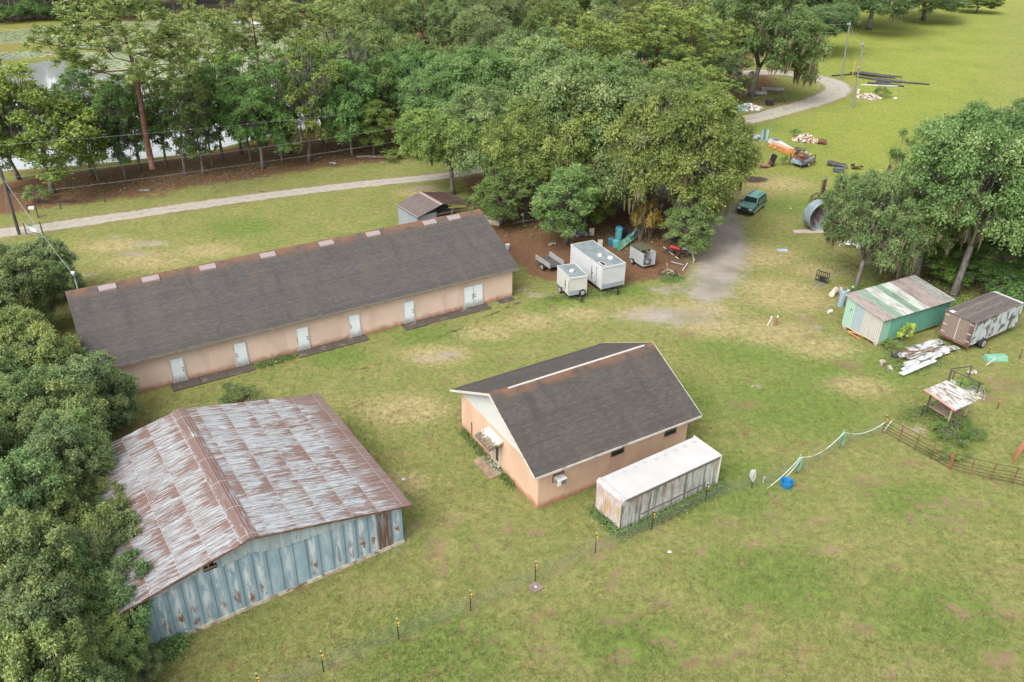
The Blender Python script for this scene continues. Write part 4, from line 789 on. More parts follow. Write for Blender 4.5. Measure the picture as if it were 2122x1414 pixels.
# ------------------------------------------------------------------ tin barn
BO, BR = np.array([-6.038, 35.807, 0]), R(33.96); bc, bs = math.cos(BR), math.sin(BR)
def BW_(u, v, z=0): return (BO[0]+u*bc-v*bs, BO[1]+u*bs+v*bc, z)
bn = thing('tin_barn', 'wide tin barn with a rusty white corrugated roof and blue-grey metal walls', 'barn', BO, BR)
UR, UL, UE, ZE, ZR, V0, V1 = -8.33, -15.0, .485, 2.787, 4.792, -.326, 12.96; SLB = (ZR-ZE)/(UE-UR); ZL = ZR-SLB*(UR-UL)
zr = lambda u: ZR-SLB*abs(u-UR)
M_BARNROOF = rust_roof('barn_roof_tin', 'x', 1.47, .62, .60); M_BARNWALL = metal_wall('barn_wall_tin')
def barn_slope(ua, ub, rows):
    V, F, mk = [], [], []; vs = np.linspace(V0, V1, 45); us = np.linspace(ua, ub, rows+1); r_ = random.Random(4)
    for i in range(rows):                                       # each course laps over the one below it
        o_ = len(V)
        for e, u in ((0, us[i]), (1, us[i+1]+.06*(1 if ub > ua else -1)*(i < rows-1))):
            for dz in (.03, 0.):
                for v in vs:
                    V.append((u, v, zr(u)+dz+(.022 if e else 0)+.012*math.sin(v*1.7+i)+r_.uniform(-.004, .004)))
                    f_ = abs(u-UR)/9.; m_ = 0.
                    if ub > ua: m_ = .42*max(0, min(1, (f_-.62)/.3))+(.20 if v > 11.8 else 0)+.10
                    else: m_ = .32+.42*max(0, 1-abs(v-6.8)/1.5)*max(0, 1-abs(f_-.62)/.25)+.12*max(0, f_-.45)
                    mk.append(m_)
        n = len(vs)
        for j in range(n-1):
            q = (o_+j, o_+j+1, o_+2*n+j+1, o_+2*n+j); F.append(q if ub < ua else q[::-1])
            F.append((o_+n+j, o_+n+j+1, o_+3*n+j+1, o_+3*n+j)); F.append((o_+2*n+j, o_+2*n+j+1, o_+3*n+j+1, o_+3*n+j)); F.append((o_+j, o_+j+1, o_+n+j+1, o_+n+j))
        for j in (0, n-1): F.append((o_+j, o_+2*n+j, o_+3*n+j, o_+n+j))
    mb = MB(); mb.add(V, F); o = part('roof', mb, M_BARNROOF, bn); a = o.data.attributes.new('rustmask', 'FLOAT', 'POINT'); a.data.foreach_set('value', mk); return o
barn_slope(UR, UE, 6); lf = barn_slope(UR, UL, 5)
rc = MB(); rc.slab([(UR-.42, V0-.02, zr(UR-.42)+.075), (UR, V0-.02, ZR+.085), (UR, V1+.02, ZR+.085), (UR-.42, V1+.02, zr(UR-.42)+.075)], .02); rc.slab([(UR, V0-.02, ZR+.085), (UR+.42, V0-.02, zr(UR+.42)+.075), (UR+.42, V1+.02, zr(UR+.42)+.075), (UR, V1+.02, ZR+.085)], .02)
part('ridge_cap', rc, rust_roof('ridge_cap_tin', 'y', 2.4, .45, .80), bn)
def wallmesh(poly, axis, a, b):
    mb = MB(); mb.prism(poly, axis, a, b); return mb
W0, W1 = -14.6, 0.
w_ = MB(); V = []; us = np.concatenate([np.arange(W0, W1, .175), [W1]])
for dv in (0., .06):
    for u in us:
        V += [(u, dv+.016*(int(round((u-W0)/.175)) % 4 == 0), .22), (u, dv, zr(u)-.10)]
n = len(us); F = []
for j in range(n-1): F.append((2*j, 2*j+2, 2*j+3, 2*j+1)); F.append((2*n+2*j, 2*n+2*j+1, 2*n+2*j+3, 2*n+2*j+2)); F.append((2*j+1, 2*j+3, 2*n+2*j+3, 2*n+2*j+1))
w_.add(V, F); w_.bx(W1-.06, W1, .065, 12.6, .22, zr(0)-.10); w_.bx(W0, W0+.06, .065, 12.6, .22, zr(W0)-.1)
w_.prism([(W0+.065, .22), (W1-.065, .22), (W1-.065, zr(0)-.1), (UR, ZR-.1), (W0+.065, zr(W0)-.1)], 1, 12.54, 12.6)
wo = part('wall', w_, M_BARNWALL, bn); a = wo.data.attributes.new('rustmask', 'FLOAT', 'POINT')
a.data.foreach_set('value', [1. if (-1.55 < v.co.x < -.75 and v.co.y < .1) else 0. for v in wo.data.vertices])
# patched upper strip with a ragged lower hem, a torn opening whose inside shade is a near-black sheet, timber laid over it
pb = MB(); r_ = random.Random(2); us = np.arange(-14.4, -.3, .35)
for u in us:
    if -10.75 < u+.17 < -10.05: continue
    hem = (.62+.5*math.exp(-((u+7.6)/2.6)**2)+r_.uniform(-.05, .05)) if u > -10 else .42+r_.uniform(-.05, .05)
    hem *= max(.15, min(1, (-u-1.2)/3.2)); a0, a1 = u, u+.345
    pb.prism([(a0, zr(a0)-.11-hem), (a1, zr(a1)-.11-hem-r_.uniform(-.05, .05)), (a1, zr(a1)-.11), (a0, zr(a0)-.11)], 1, -.055, -.03)
part('upper_patch', pb, streaky('patch_tin', (.36, .42, .42), [((.18, .10, .065), 7, .9, .62, .8), ((.22, .27, .29), 4, .4, .5, .6)], .6, panel=.7), bn)
mb = MB(); mb.bx(-10.70, -10.06, -.012, -.004, zr(-10.7)-.72, zr(-10.4)-.14); op = part('gap_shade_sheet', mb, plain('painted_dark_inside', (.008, .007, .006), 1, .1, 2), bn)  # thin near-black sheet on the solid wall, standing in for the shaded inside
mb = MB(); mb.bx(-10.74, -10.03, -.05, -.014, zr(-10.7)-.62, zr(-10.7)-.50); mb.bx(-10.5, -10.42, -.045, -.014, zr(-10.7)-.50, zr(-10.4)-.15); part('stud', mb, M_WOOD, op)
fd = MB(); fd.bx(W0-.02, W1+.03, -.05, .22, -.1, .215); fd.bx(W1-.2, W1+.03, .225, 12.6, -.1, .215); part('foundation', fd, plain('barn_footing', (.46, .41, .32), .95, .3, 2, dirt=(.16, .12, .08), damt=.45), bn)
et = MB(); [et.prism([(a, zr(a)-.09), (b, zr(b)-.09), (b, zr(b)-.005), (a, zr(a)-.005)], 1, V0-.015, V0+.02) for a, b in ((UL, UR), (UR, UE))]; part('rake_trim', et, M_RUST, bn)

# ------------------------------------------------------------------ small tin-roofed shed behind the long building
sd_ = thing('tin_shed', 'small leaning shed with a brown rusty tin roof and an open front', 'shed', (-9.9, 80.8, 0), R(36))
Wd, Ln = 6.6, 4.1; ym = 2.9
rfm = MB(); 
def tin_slope(a0, z0, a1, z1, y0, y1, n):
    mb = MB(); V = []; ys = np.linspace(y0, y1, n)
    for dz in (0, -.03):
        for i, y in enumerate(ys): V += [(a0, y, z0+dz+.022*(i % 2)), (a1, y, z1+dz+.022*(i % 2))]
    F = []
    for j in range(n-1): F.append((2*j, 2*j+1, 2*j+3, 2*j+2)); F.append((2*n+2*j, 2*n+2*j+2, 2*n+2*j+3, 2*n+2*j+1))
    F += [(0, 2*n, 2*n+1, 1), (2*n-2, 2*n-1, 4*n-1, 4*n-2)]
    F += [(2*j, 2*j+2, 2*n+2*j+2, 2*n+2*j) for j in range(n-1)]+[(2*j+1, 2*n+2*j+1, 2*n+2*j+3, 2*j+3) for j in range(n-1)]
    return mb.add(V, F)
part('roof', tin_slope(-.15, 2.15, ym, 3.0, -.2, 4.3, 40), rust_roof('brown_tin', 'x', 3., .6, .40, (.135, .105, .10), (.10, .055, .042), (.085, .066, .062)), sd_)
part('roof', tin_slope(ym+.02, 3.0, 6.5, 2.25, -.2, 4.3, 40), rust_roof('dark_brown_tin', 'x', 3., .6, .8, (.085, .058, .045), (.055, .03, .021), (.05, .034, .028)), sd_)
mb = MB(); mb.slab([(ym-.2, -.25, 2.98), (ym, -.25, 3.07), (ym, 4.35, 3.07), (ym-.2, 4.35, 2.98)], .02); mb.slab([(ym, -.25, 3.07), (ym+.2, -.25, 3.0), (ym+.2, 4.35, 3.0), (ym, 4.35, 3.07)], .02); part('ridge_cap', mb, plain('pale_brown_tin', (.26, .19, .16), .7, .2, 3), sd_)
mb = MB(); mb.bx(0, .05, 0, 4.1, 0, 2.12); mb.bx(.055, 2.2, 0, .05, 0, 2.2); mb.bx(.055, 6.2, 4.05, 4.1, 0, 2.2); part('wall', mb, streaky('shed_tin', (.24, .275, .285), [((.17, .085, .055), 4, .4, .60, .8)], .6, panel=.2), sd_)
mb = MB()
for u in (2.3, 4.2, 6.2): mb.bx(u-.06, u+.06, 0, .12, 0, 2.2)
for zz in (.5, 1.1, 1.7): mb.bx(2.4, 6.1, .3, .36, zz, zz+.14)
mb.bx(6.3, 9.0, .0, .08, 1.95, 2.03); mb.bx(8.9, 9.0, .0, .1, 0, 1.95); part('frame', mb, M_WOOD, sd_)
mb = MB(); r_ = random.Random(1)
for k in range(26):
    c = (r_.uniform(2.6, 5.9), r_.uniform(.5, 3.4), .12+.06*k); mb.box(c, (r_.uniform(1, 2.4), .16, .07), Matrix.Rotation(r_.uniform(-.5, .5), 3, 'Z') @ Matrix.Rotation(r_.uniform(-.12, .12), 3, 'Y'))
o = solo('stacked_lumber', mb, planks('grey_boards', ((.10, .09, .08), (.21, .20, .18), (.34, .33, .30))), 'heap of grey boards stored inside the open shed', 'lumber', (-9.9, 80.8, 0), R(36))

# ------------------------------------------------------------------ green shed on blocks
GSo, GSr = G(1400+1232/2.939, 380+980/2.939, .3), math.atan2(62.8-58.98, 36.82-29.69); GSo[2] = 0
gL = math.hypot(36.82-29.69, 62.8-58.98); gW = math.hypot(29.69-28.35, 62.57-58.98)
gs = thing('green_shed', 'pale green metal shed with a striped corrugated roof standing on blocks', 'shed', GSo, GSr)
ZF, ZB = 2.55, 3.05
def panel_mat(name, stops, per, axis='x', rib=.19):
    t = NT(name, .55, .35); o = t.obj(); x, y, z = t.xyz(o); a = x if axis == 'x' else y
    k = t.ramp(t.math('DIVIDE', a, per), stops, 'CONSTANT')
    nz = t.noise(t.comb(t.math('MULTIPLY', a, 3.), t.math('MULTIPLY', y if axis == 'x' else x, .8), t.math('MULTIPLY', z, .8)), 1., 6, .7); k = t.mix(t.math('MULTIPLY', t.step(nz, .5, .7), .28), k, (.16, .15, .13))
    fr = t.math('FRACT', t.math('DIVIDE', a, rib)); k = t.mix(t.math('MULTIPLY', t.step(t.math('ABSOLUTE', t.math('SUBTRACT', fr, .5)), .34, .48), .45), k, (.05, .07, .06)); t.col(k); return t.m
gr1, gr2, gr3 = (.24, .43, .32), (.11, .30, .22), (.095, .26, .19)
def ribwall(p0, p1, zb0, zb1, zt0, zt1, n, out):
    """ribbed sheet wall from p0 to p1"""
    mb = MB(); V = []; p0, p1, out = np.array(p0, float), np.array(p1, float), np.array(out, float)
    for i in range(n):
        f_ = i/(n-1); q = p0+(p1-p0)*f_+out*.02*(i % 4 < 2); V += [(q[0], q[1], zb0+(zb1-zb0)*f_), (q[0], q[1], zt0+(zt1-zt0)*f_)]
    for i in range(n):
        f_ = i/(n-1); q = p0+(p1-p0)*f_-out*.05; V += [(q[0], q[1], zb0+(zb1-zb0)*f_), (q[0], q[1], zt0+(zt1-zt0)*f_)]
    F = [(2*j, 2*j+2, 2*j+3, 2*j+1) for j in range(n-1)]+[(2*n+2*j, 2*n+2*j+1, 2*n+2*j+3, 2*n+2*j+2) for j in range(n-1)]+[(2*j+1, 2*j+3, 2*n+2*j+3, 2*n+2*j+1) for j in range(n-1)]
    return mb.add(V, F)
part('wall', ribwall((0, 0), (gL, 0), .38, .38, ZF-.04, ZF-.04, 161, (0, -1)), panel_mat('green_front_sheets', [(0, gr1), (.115, gr2), (.38, gr3)], gL), gs)
part('wall', ribwall((0, gW), (0, 0), .38, .38, ZB-.04, ZF-.04, 81, (-1, 0)), panel_mat('end_sheets', [(0, (.42, .40, .36)), (.50, (.30, .36, .38)), (.74, (.30, .46, .36))], gW, 'y'), gs, label='end wall of beige, grey and mint sheets')
part('wall', ribwall((gL, 0), (gL, gW), .38, .38, ZF-.04, ZB-.04, 81, (1, 0)), panel_mat('end_sheets_back', [(0, gr2)], gW, 'y'), gs); part('wall', ribwall((gL, gW), (0, gW), .38, .38, ZB-.04, ZB-.04, 161, (0, 1)), panel_mat('back_sheets', [(0, gr2)], gL), gs)
pk, gw, wt = (.21, .155, .14), (.115, .205, .135), (.35, .375, .335)
t = NT('striped_roof', .55, .35); o = t.obj(); x, y, z = t.xyz(o)
k = t.ramp(t.math('DIVIDE', t.math('ADD', x, .2), gL+.4), [(0, pk), (.145, gw), (.255, wt), (.40, gw), (.50, wt), (.62, pk), (.84, (.17, .175, .155))], 'CONSTANT')
fr = t.math('FRACT', t.math('DIVIDE', x, .21)); k = t.mix(t.math('MULTIPLY', t.step(t.math('ABSOLUTE', t.math('SUBTRACT', fr, .5)), .22, .34), .8), k, t.mix(.5, k, (.70, .69, .65)))
nz = t.noise(t.comb(t.math('MULTIPLY', x, 2.), t.math('MULTIPLY', y, .6), 0.), 1.2, 6, .7); k = t.mix(t.math('MULTIPLY', t.step(nz, .44, .64), .6), k, (.09, .08, .065)); t.col(k); M_STRIPE = t.m
mb = MB(); V = []; n = 2*int((gL+.4)/.21)+1; xs = np.linspace(-.2, gL+.2, n)
for dz in (0, -.035):
    for i, q in enumerate(xs): V += [(q, -.22, ZF+dz+.03*(i % 2)), (q, gW+.2, ZB+dz+.03*(i % 2))]
F = [(2*j, 2*j+2, 2*j+3, 2*j+1) for j in range(n-1)]+[(2*n+2*j, 2*n+2*j+1, 2*n+2*j+3, 2*n+2*j+2) for j in range(n-1)]+[(2*j, 2*n+2*j, 2*n+2*j+2, 2*j+2) for j in range(n-1)]+[(0, 1, 2*n+1, 2*n), (2*n-2, 4*n-2, 4*n-1, 2*n-1)]
part('roof', mb.add(V, F), M_STRIPE, gs)
mb = MB(); mb.bx(-.15, gL+.15, -.19, -.16, ZF-.12, ZF-.04); part('eave_trim', mb, plain('dark_green_trim', (.05, .12, .09), .6, .1, 3), gs)
mb = MB(); mb.bx(.02, gL-.02, .05, .2, .26, .38); mb.bx(.02, gL-.02, gW-.2, gW-.05, .26, .38); mb.bx(-.02, .12, .05, gW-.05, .27, .375); part('skid_frame', mb, plain('pale_timber', (.46, .38, .28), .9, .15, 3), gs)
mb = MB(); mb.tube([(-.03, gW*.82, 2.0), (-.18, gW*.82, 2.05), (-.18, gW*.82, 1.9)], .025, 6); part('hook', mb, M_BLACK, gs)
for i, (u, v) in enumerate([(.25, .25), (.2, gW-.35), (gL-.4, .25), (gL*.5, .25)]):
    mb = MB(); mb.bx(-.22, .22, -.2, .2, -.02, .26); mb.bx(-.1, .1, -.205, -.201, .05, .2)
    q = GSo+np.array([u*math.cos(GSr)-v*math.sin(GSr), u*math.sin(GSr)+v*math.cos(GSr), 0]); solo('concrete_block', mb, M_CONC2, ['pale concrete block under the near corner of the green shed', 'pale concrete block under the left back corner of the green shed', 'concrete block under the right end of the green shed', 'concrete block under the middle of the green shed front'][i], 'block', q, GSr, 'blocks under the green shed', .02)
for i in range(3):
    mb = MB(); mb.tube([(-.7+.1*i, 0, .1), (0, .05, .16+.08*i), (.75, .1*i, .1)], .07, 7); q = G(1400+(1085+18*i)/2.939, 380+(935-6*i)/2.939); solo('timber_log', mb, plain('orange_timber', (.36, .19, .08), .9, .2, 3), 'orange-brown log lying under the left end of the green shed', 'log', q, GSr+1.5+.25*i, 'logs under the green shed')

# ------------------------------------------------------------------ box trailers
def wheel(parent, c, r, wd, axis=(0, 1, 0), name='wheel'):
    ax = np.array(axis, float); c = np.array(c, float); mb = MB(); mb.tube([c-ax*wd/2, c-ax*wd*.35, c+ax*wd*.35, c+ax*wd/2], [r*.86, r, r, r*.86], 20); wo = part(name, mb, M_RUBBER, parent)
    for s in (-1, 1):
        m = MB(); m.tube([c+ax*s*(wd/2-.01), c+ax*s*(wd/2+.012)], [r*.62, r*.55], 16); part('rim', m, M_RIM, wo)
        m = MB(); m.tube([c+ax*s*(wd/2+.008), c+ax*s*(wd/2+.03)], [r*.2, r*.14], 10); part('hub', m, M_BLACK, wo)
    return wo
# white box beside the house
wo_, wr = G(700+1605/2.7507, 900+565/2.7507), math.atan2(4.27, 6.4); WL, WW = 7.85, 2.38
wh = height_at(wo_, 900+385/2.7507)
wt_ = thing('white_box_trailer', 'streaked white box trailer with a clean white roof beside the peach house', 'trailer', wo_, wr)
M_WSIDE = streaky('grimy_white_side', (.50, .50, .475), [((.34, .35, .32), 6, .35, .47, .7), ((.085, .10, .08), 3.0, .28, .525, .92), ((.30, .21, .18), 1.6, .8, .53, .6), ((.09, .09, .075), 6, .4, .57, .85)], .5)
M_WEND = streaky('rust_stained_end', (.52, .48, .46), [((.33, .22, .20), 5, .6, .48, .7), ((.38, .25, .08), 2.6, .6, .54, .85), ((.15, .10, .06), 6, .4, .57, .85)], .55)
mb = MB(); mb.bx(.06, WL-.03, .035, WW-.035, .18, wh-.12); part('box', mb, M_WSIDE, wt_)
mb = MB(); mb.bx(.02, .058, .04, WW-.04, .18, wh-.32); part('front_panel', mb, M_WEND, wt_)
mb = MB(); mb.tube([(.24, .0, wh-.22), (.24, WW, wh-.22)], .24, 16); part('front_cap', mb, plain('grey_cap', (.42, .38, .37), .6, .14, 3, dirt=(.25, .18, .17), damt=.42), wt_, smooth=False)
t = NT('white_trailer_roof', .45, .35); o = t.obj(); x, y, z = t.xyz(o)
du = t.math('SUBTRACT', t.math('FRACT', t.math('DIVIDE', t.math('ADD', x, t.math('MULTIPLY', t.noise(o, 1.1, 2), .25)), .80)), .5); dv_ = t.math('SUBTRACT', y, 1.95); rad_ = t.math('SQRT', t.math('ADD', t.math('POWER', t.math('MULTIPLY', du, .8), 2.), t.math('POWER', t.math('MULTIPLY', dv_, 1.2), 2.)))
sp_ = t.math('MULTIPLY', t.step(rad_, .26, .12), t.step(t.noise(t.map(o, (1, 1, 1)), 5., 3), .40, .6)); t.col(t.mix(t.math('MULTIPLY', sp_, .55), t.ramp(t.noise(o, .8, 4), [(.3, (.375, .37, .357)), (.7, (.425, .42, .41))]), (.24, .235, .225)))
mb = MB(); mb.bx(.30, WL, .03, WW-.03, wh-.115, wh); part('roof', mb, t.m, wt_, .02)
mb = MB(); mb.bx(.3, WL, -.005, .028, wh-.19, wh-.03); mb.bx(.3, WL, WW-.028, WW+.005, wh-.19, wh-.03); mb.bx(0, .07, -.005, .06, .15, wh-.3); mb.bx(0, .07, WW-.06, WW+.005, .15, wh-.3); mb.bx(1.6, 6.6, -.003, .03, .66, .74); part('rail', mb, plain('dull_rail', (.14, .122, .108), .6, .2, 4), wt_)
mb = MB(); mb.bx(WL-.025, WL+.05, -.03, .06, .2, wh+.06); mb.bx(WL-.025, WL+.05, WW-.06, WW+.03, .2, wh+.06); mb.bx(WL-.025, WL+.05, .065, WW-.065, wh-.06, wh+.06); part('rear_frame', mb, plain('cream_frame', (.58, .54, .47), .6, .1, 4), wt_)
mb = MB(); mb.bx(WL-.3, WL-.08, .04, .3, -.02, .18); mb.bx(.4, .7, .1, .5, -.02, .178); mb.bx(.4, .7, WW-.5, WW-.1, -.02, .178); mb.bx(WL-.3, WL-.08, WW-.3, WW-.04, -.02, .178); part('support', mb, M_BLACK, wt_)
# weeds along its foot: uncountable
def weeds(name, pts, wd, n, hmax, label, mat=None, seed=1, leaf=.12):
    rng = np.random.default_rng(seed); L = np.array(pts)[:, :2]; seg = np.linalg.norm(np.diff(L, axis=0), axis=1); i = rng.choice(len(seg), n, p=seg/seg.sum()); f_ = rng.random((n, 1)); q = L[i]+(L[i+1]-L[i])*f_+rng.normal(0, wd, (n, 2))
    z = hmax*rng.random(n)**1.6*np.clip(1.4-np.abs(rng.normal(0, .4, n)), .3, 1); P = np.column_stack([q, z+.02]); N = unit(rng.normal(size=(n, 3))*.6+[0, 0, .8]); l_ = leaf*rng.uniform(.6, 1.4, n)
    return tag(link(name, leaf_mesh(name, P, N, l_, l_*.6, rng.normal(.38, .2, n), rng), mat or M_BRIGHT), label, 'weeds', kind='stuff')
def Wt(u, v): return (wo_[0]+u*math.cos(wr)-v*math.sin(wr), wo_[1]+u*math.sin(wr)+v*math.cos(wr))
weeds('weeds', [Wt(-.1, 2.4), Wt(-.15, -.1), Wt(3, -.3), Wt(8.3, -.25)],   .24, 6500, .42, 'green weeds grown up along the foot of the white box trailer')
weeds('weeds', [BW_(-12.6, -.3), BW_(-13.6, -.5), BW_(-14.7, -.6), BW_(-15, .5)], .35, 7000, .5, 'green weeds at the left foot of the tin barn wall', seed=2)
weeds('weeds', [HW(-.25, 2.5), HW(-.2, 3.6), HW(-.3, 6.3), HW(-.25, 8.5), HW(-.2, 9.4)], .16, 1900, .22, 'thin weeds along the gable wall of the peach house', seed=3)
weeds('weeds', [G(1100+30, 580+40), G(1200, 615), G(1250, 612), G(1290, 600)], .4, 1600, .16, 'tufts of grass under the white cargo trailers', seed=4)
weeds('weeds', [G(1375, 582), G(1410, 578)], .4, 900, .3, 'weeds around the junk by the bicycle', seed=5)
weeds('weeds', [G(1845, 730), G(1880, 770), G(1960, 745)], .5, 1500, .22, 'weeds growing through the heap of white sheets', seed=6)
weeds('weeds', [G(1870, 870), G(1930, 850), G(1975, 905), G(1990, 930)], .5, 2600, .22, 'low weeds around the feeder', seed=7)
weeds('weeds', [LBW(-23.2, -.6), LBW(-20.2, -.5)], .3, 1200, .15, 'low weeds between the concrete steps of the long building', seed=8)

weeds('ground_cover', [G(60, 405), G(250, 385), G(430, 362), G(620, 335), G(800, 312), G(890, 300)], 3.0, 2600, .35, 'sparse green seedlings and ferns on the needles along the pond', seed=9, leaf=.17)
weeds('ground_cover', [G(1000, 455), G(1080, 470), G(1180, 480), G(1300, 490), G(1400, 500)], 2.6, 2200, .4, 'sparse green seedlings on the needles under the grove', seed=10, leaf=.15)
weeds('ground_cover', [G(1720, 560), G(1850, 560), G(1960, 600), G(2080, 600)], 2.6, 4200, .4, 'green undergrowth under the right-hand oaks', seed=11, leaf=.15)
weeds('ground_cover', [G(1490, 205), G(1560, 215), G(1620, 195)], 3, 2200, .3, 'sparse green undergrowth under the slanting oak', seed=12, leaf=.2)
# brown weathered box trailer
bt0 = np.array([36.55, 58.2, 0]); btr = math.atan2(62.0-58.2, 42.4-36.5); BL, BWd, zb, zt = 6.95, 2.55, .62, 2.80
bt = thing('brown_box_trailer', 'weathered box trailer with brown wooden doors and peeling pale sides', 'trailer', bt0, btr)
t = NT('peeling_side', .75, .25); o = t.obj(); x, y, z = t.xyz(o); n1 = t.noise(t.comb(t.math('MULTIPLY', x, 1.5), 0., t.math('MULTIPLY', z, 1.0)), 1.0, 7, .68); n2 = t.noise(o, 9., 5, .7)
base = t.ramp(n2, [(.3, (.38, .42, .43)), (.7, (.50, .53, .53))]); k = t.mix(t.step(n1, .50, .56), base, t.ramp(n2, [(.3, (.055, .045, .04)), (.7, (.16, .13, .115))])); fr = t.math('FRACT', t.math('DIVIDE', x, 1.22)); t.col(t.mix(t.step(fr, .05, .02), k, (.05, .04, .035)))
mb = MB(); mb.bx(.06, BL, 0, BWd, zb, zt-.06); part('box', mb, t.m, bt)
mb = MB(); mb.slab([(-.06, -.05, zt), (BL-.5, -.05, zt), (BL-.5, BWd+.05, zt), (-.06, BWd+.05, zt)], .06); mb.slab([(BL-.48, -.05, zt-.03), (BL+.05, -.05, zt-.16), (BL+.05, BWd-.3, zt-.12), (BL-.48, BWd-.1, zt-.03)], .05)
part('roof', mb, planks('grey_roof_boards', ((.065, .052, .046), (.135, .115, .105), (.27, .24, .225)), .28), bt)
M_PLY = planks('weathered_ply', ((.13, .095, .075), (.215, .165, .135), (.29, .235, .195)), 5.); 
for s in (0, 1):
    mb = MB(); mb.bx(0, .055, .04+s*BWd/2, BWd/2-.03+s*BWd/2-.01, zb+.03, zt-.12); dr = part('door', mb, M_PLY, bt)
    mb = MB(); [mb.bx(-.02, -.002, (.02 if s == 0 else BWd-.38), (.38 if s == 0 else BWd-.02), q, q+.05) for q in (zb+.35, zb+1.0, zt-.35)]; part('hinge', mb, M_WHITE, dr)
mb = MB(); mb.bx(-.025, -.003, BWd/2-.035, BWd/2+.015, zb+.05, zt-.15); part('seam_strip', mb, M_WHITE, bt); mb = MB(); mb.bx(-.03, .05, -.02, .035, zb, zt-.065); mb.bx(-.03, .05, BWd-.035, BWd+.02, zb, zt-.065); mb.bx(-.05, .1, -.02, BWd+.02, zb-.1, zb-.005); part('corner_post', mb, M_RUST, bt)
mb = MB(); mb.bx(.1, BL-.1, .5, .65, zb-.16, zb-.004); mb.bx(.1, BL-.1, BWd-.65, BWd-.5, zb-.16, zb-.004); mb.bx(2.4, 2.7, .2, BWd-.2, .3, .46); part('chassis', mb, M_BLACK, bt)
wheel(bt, (1.9, -.12, .44), .44, .26); wheel(bt, (1.9, BWd+.12, .44), .44, .26); wheel(bt, (1.9, .22, .40), .40, .24)
mb = MB(); mb.bx(BL-.5, BL-.3, .6, .8, -.02, zb-.165); mb.bx(BL-.5, BL-.3, BWd-.8, BWd-.6, -.02, zb-.165); part('stand', mb, M_BLACK, bt)
mb = MB(); mb.bx(0, .42, BWd-.62, BWd-.25, zt+.002, zt+.012); part('patch', mb, M_WHITE, bt)

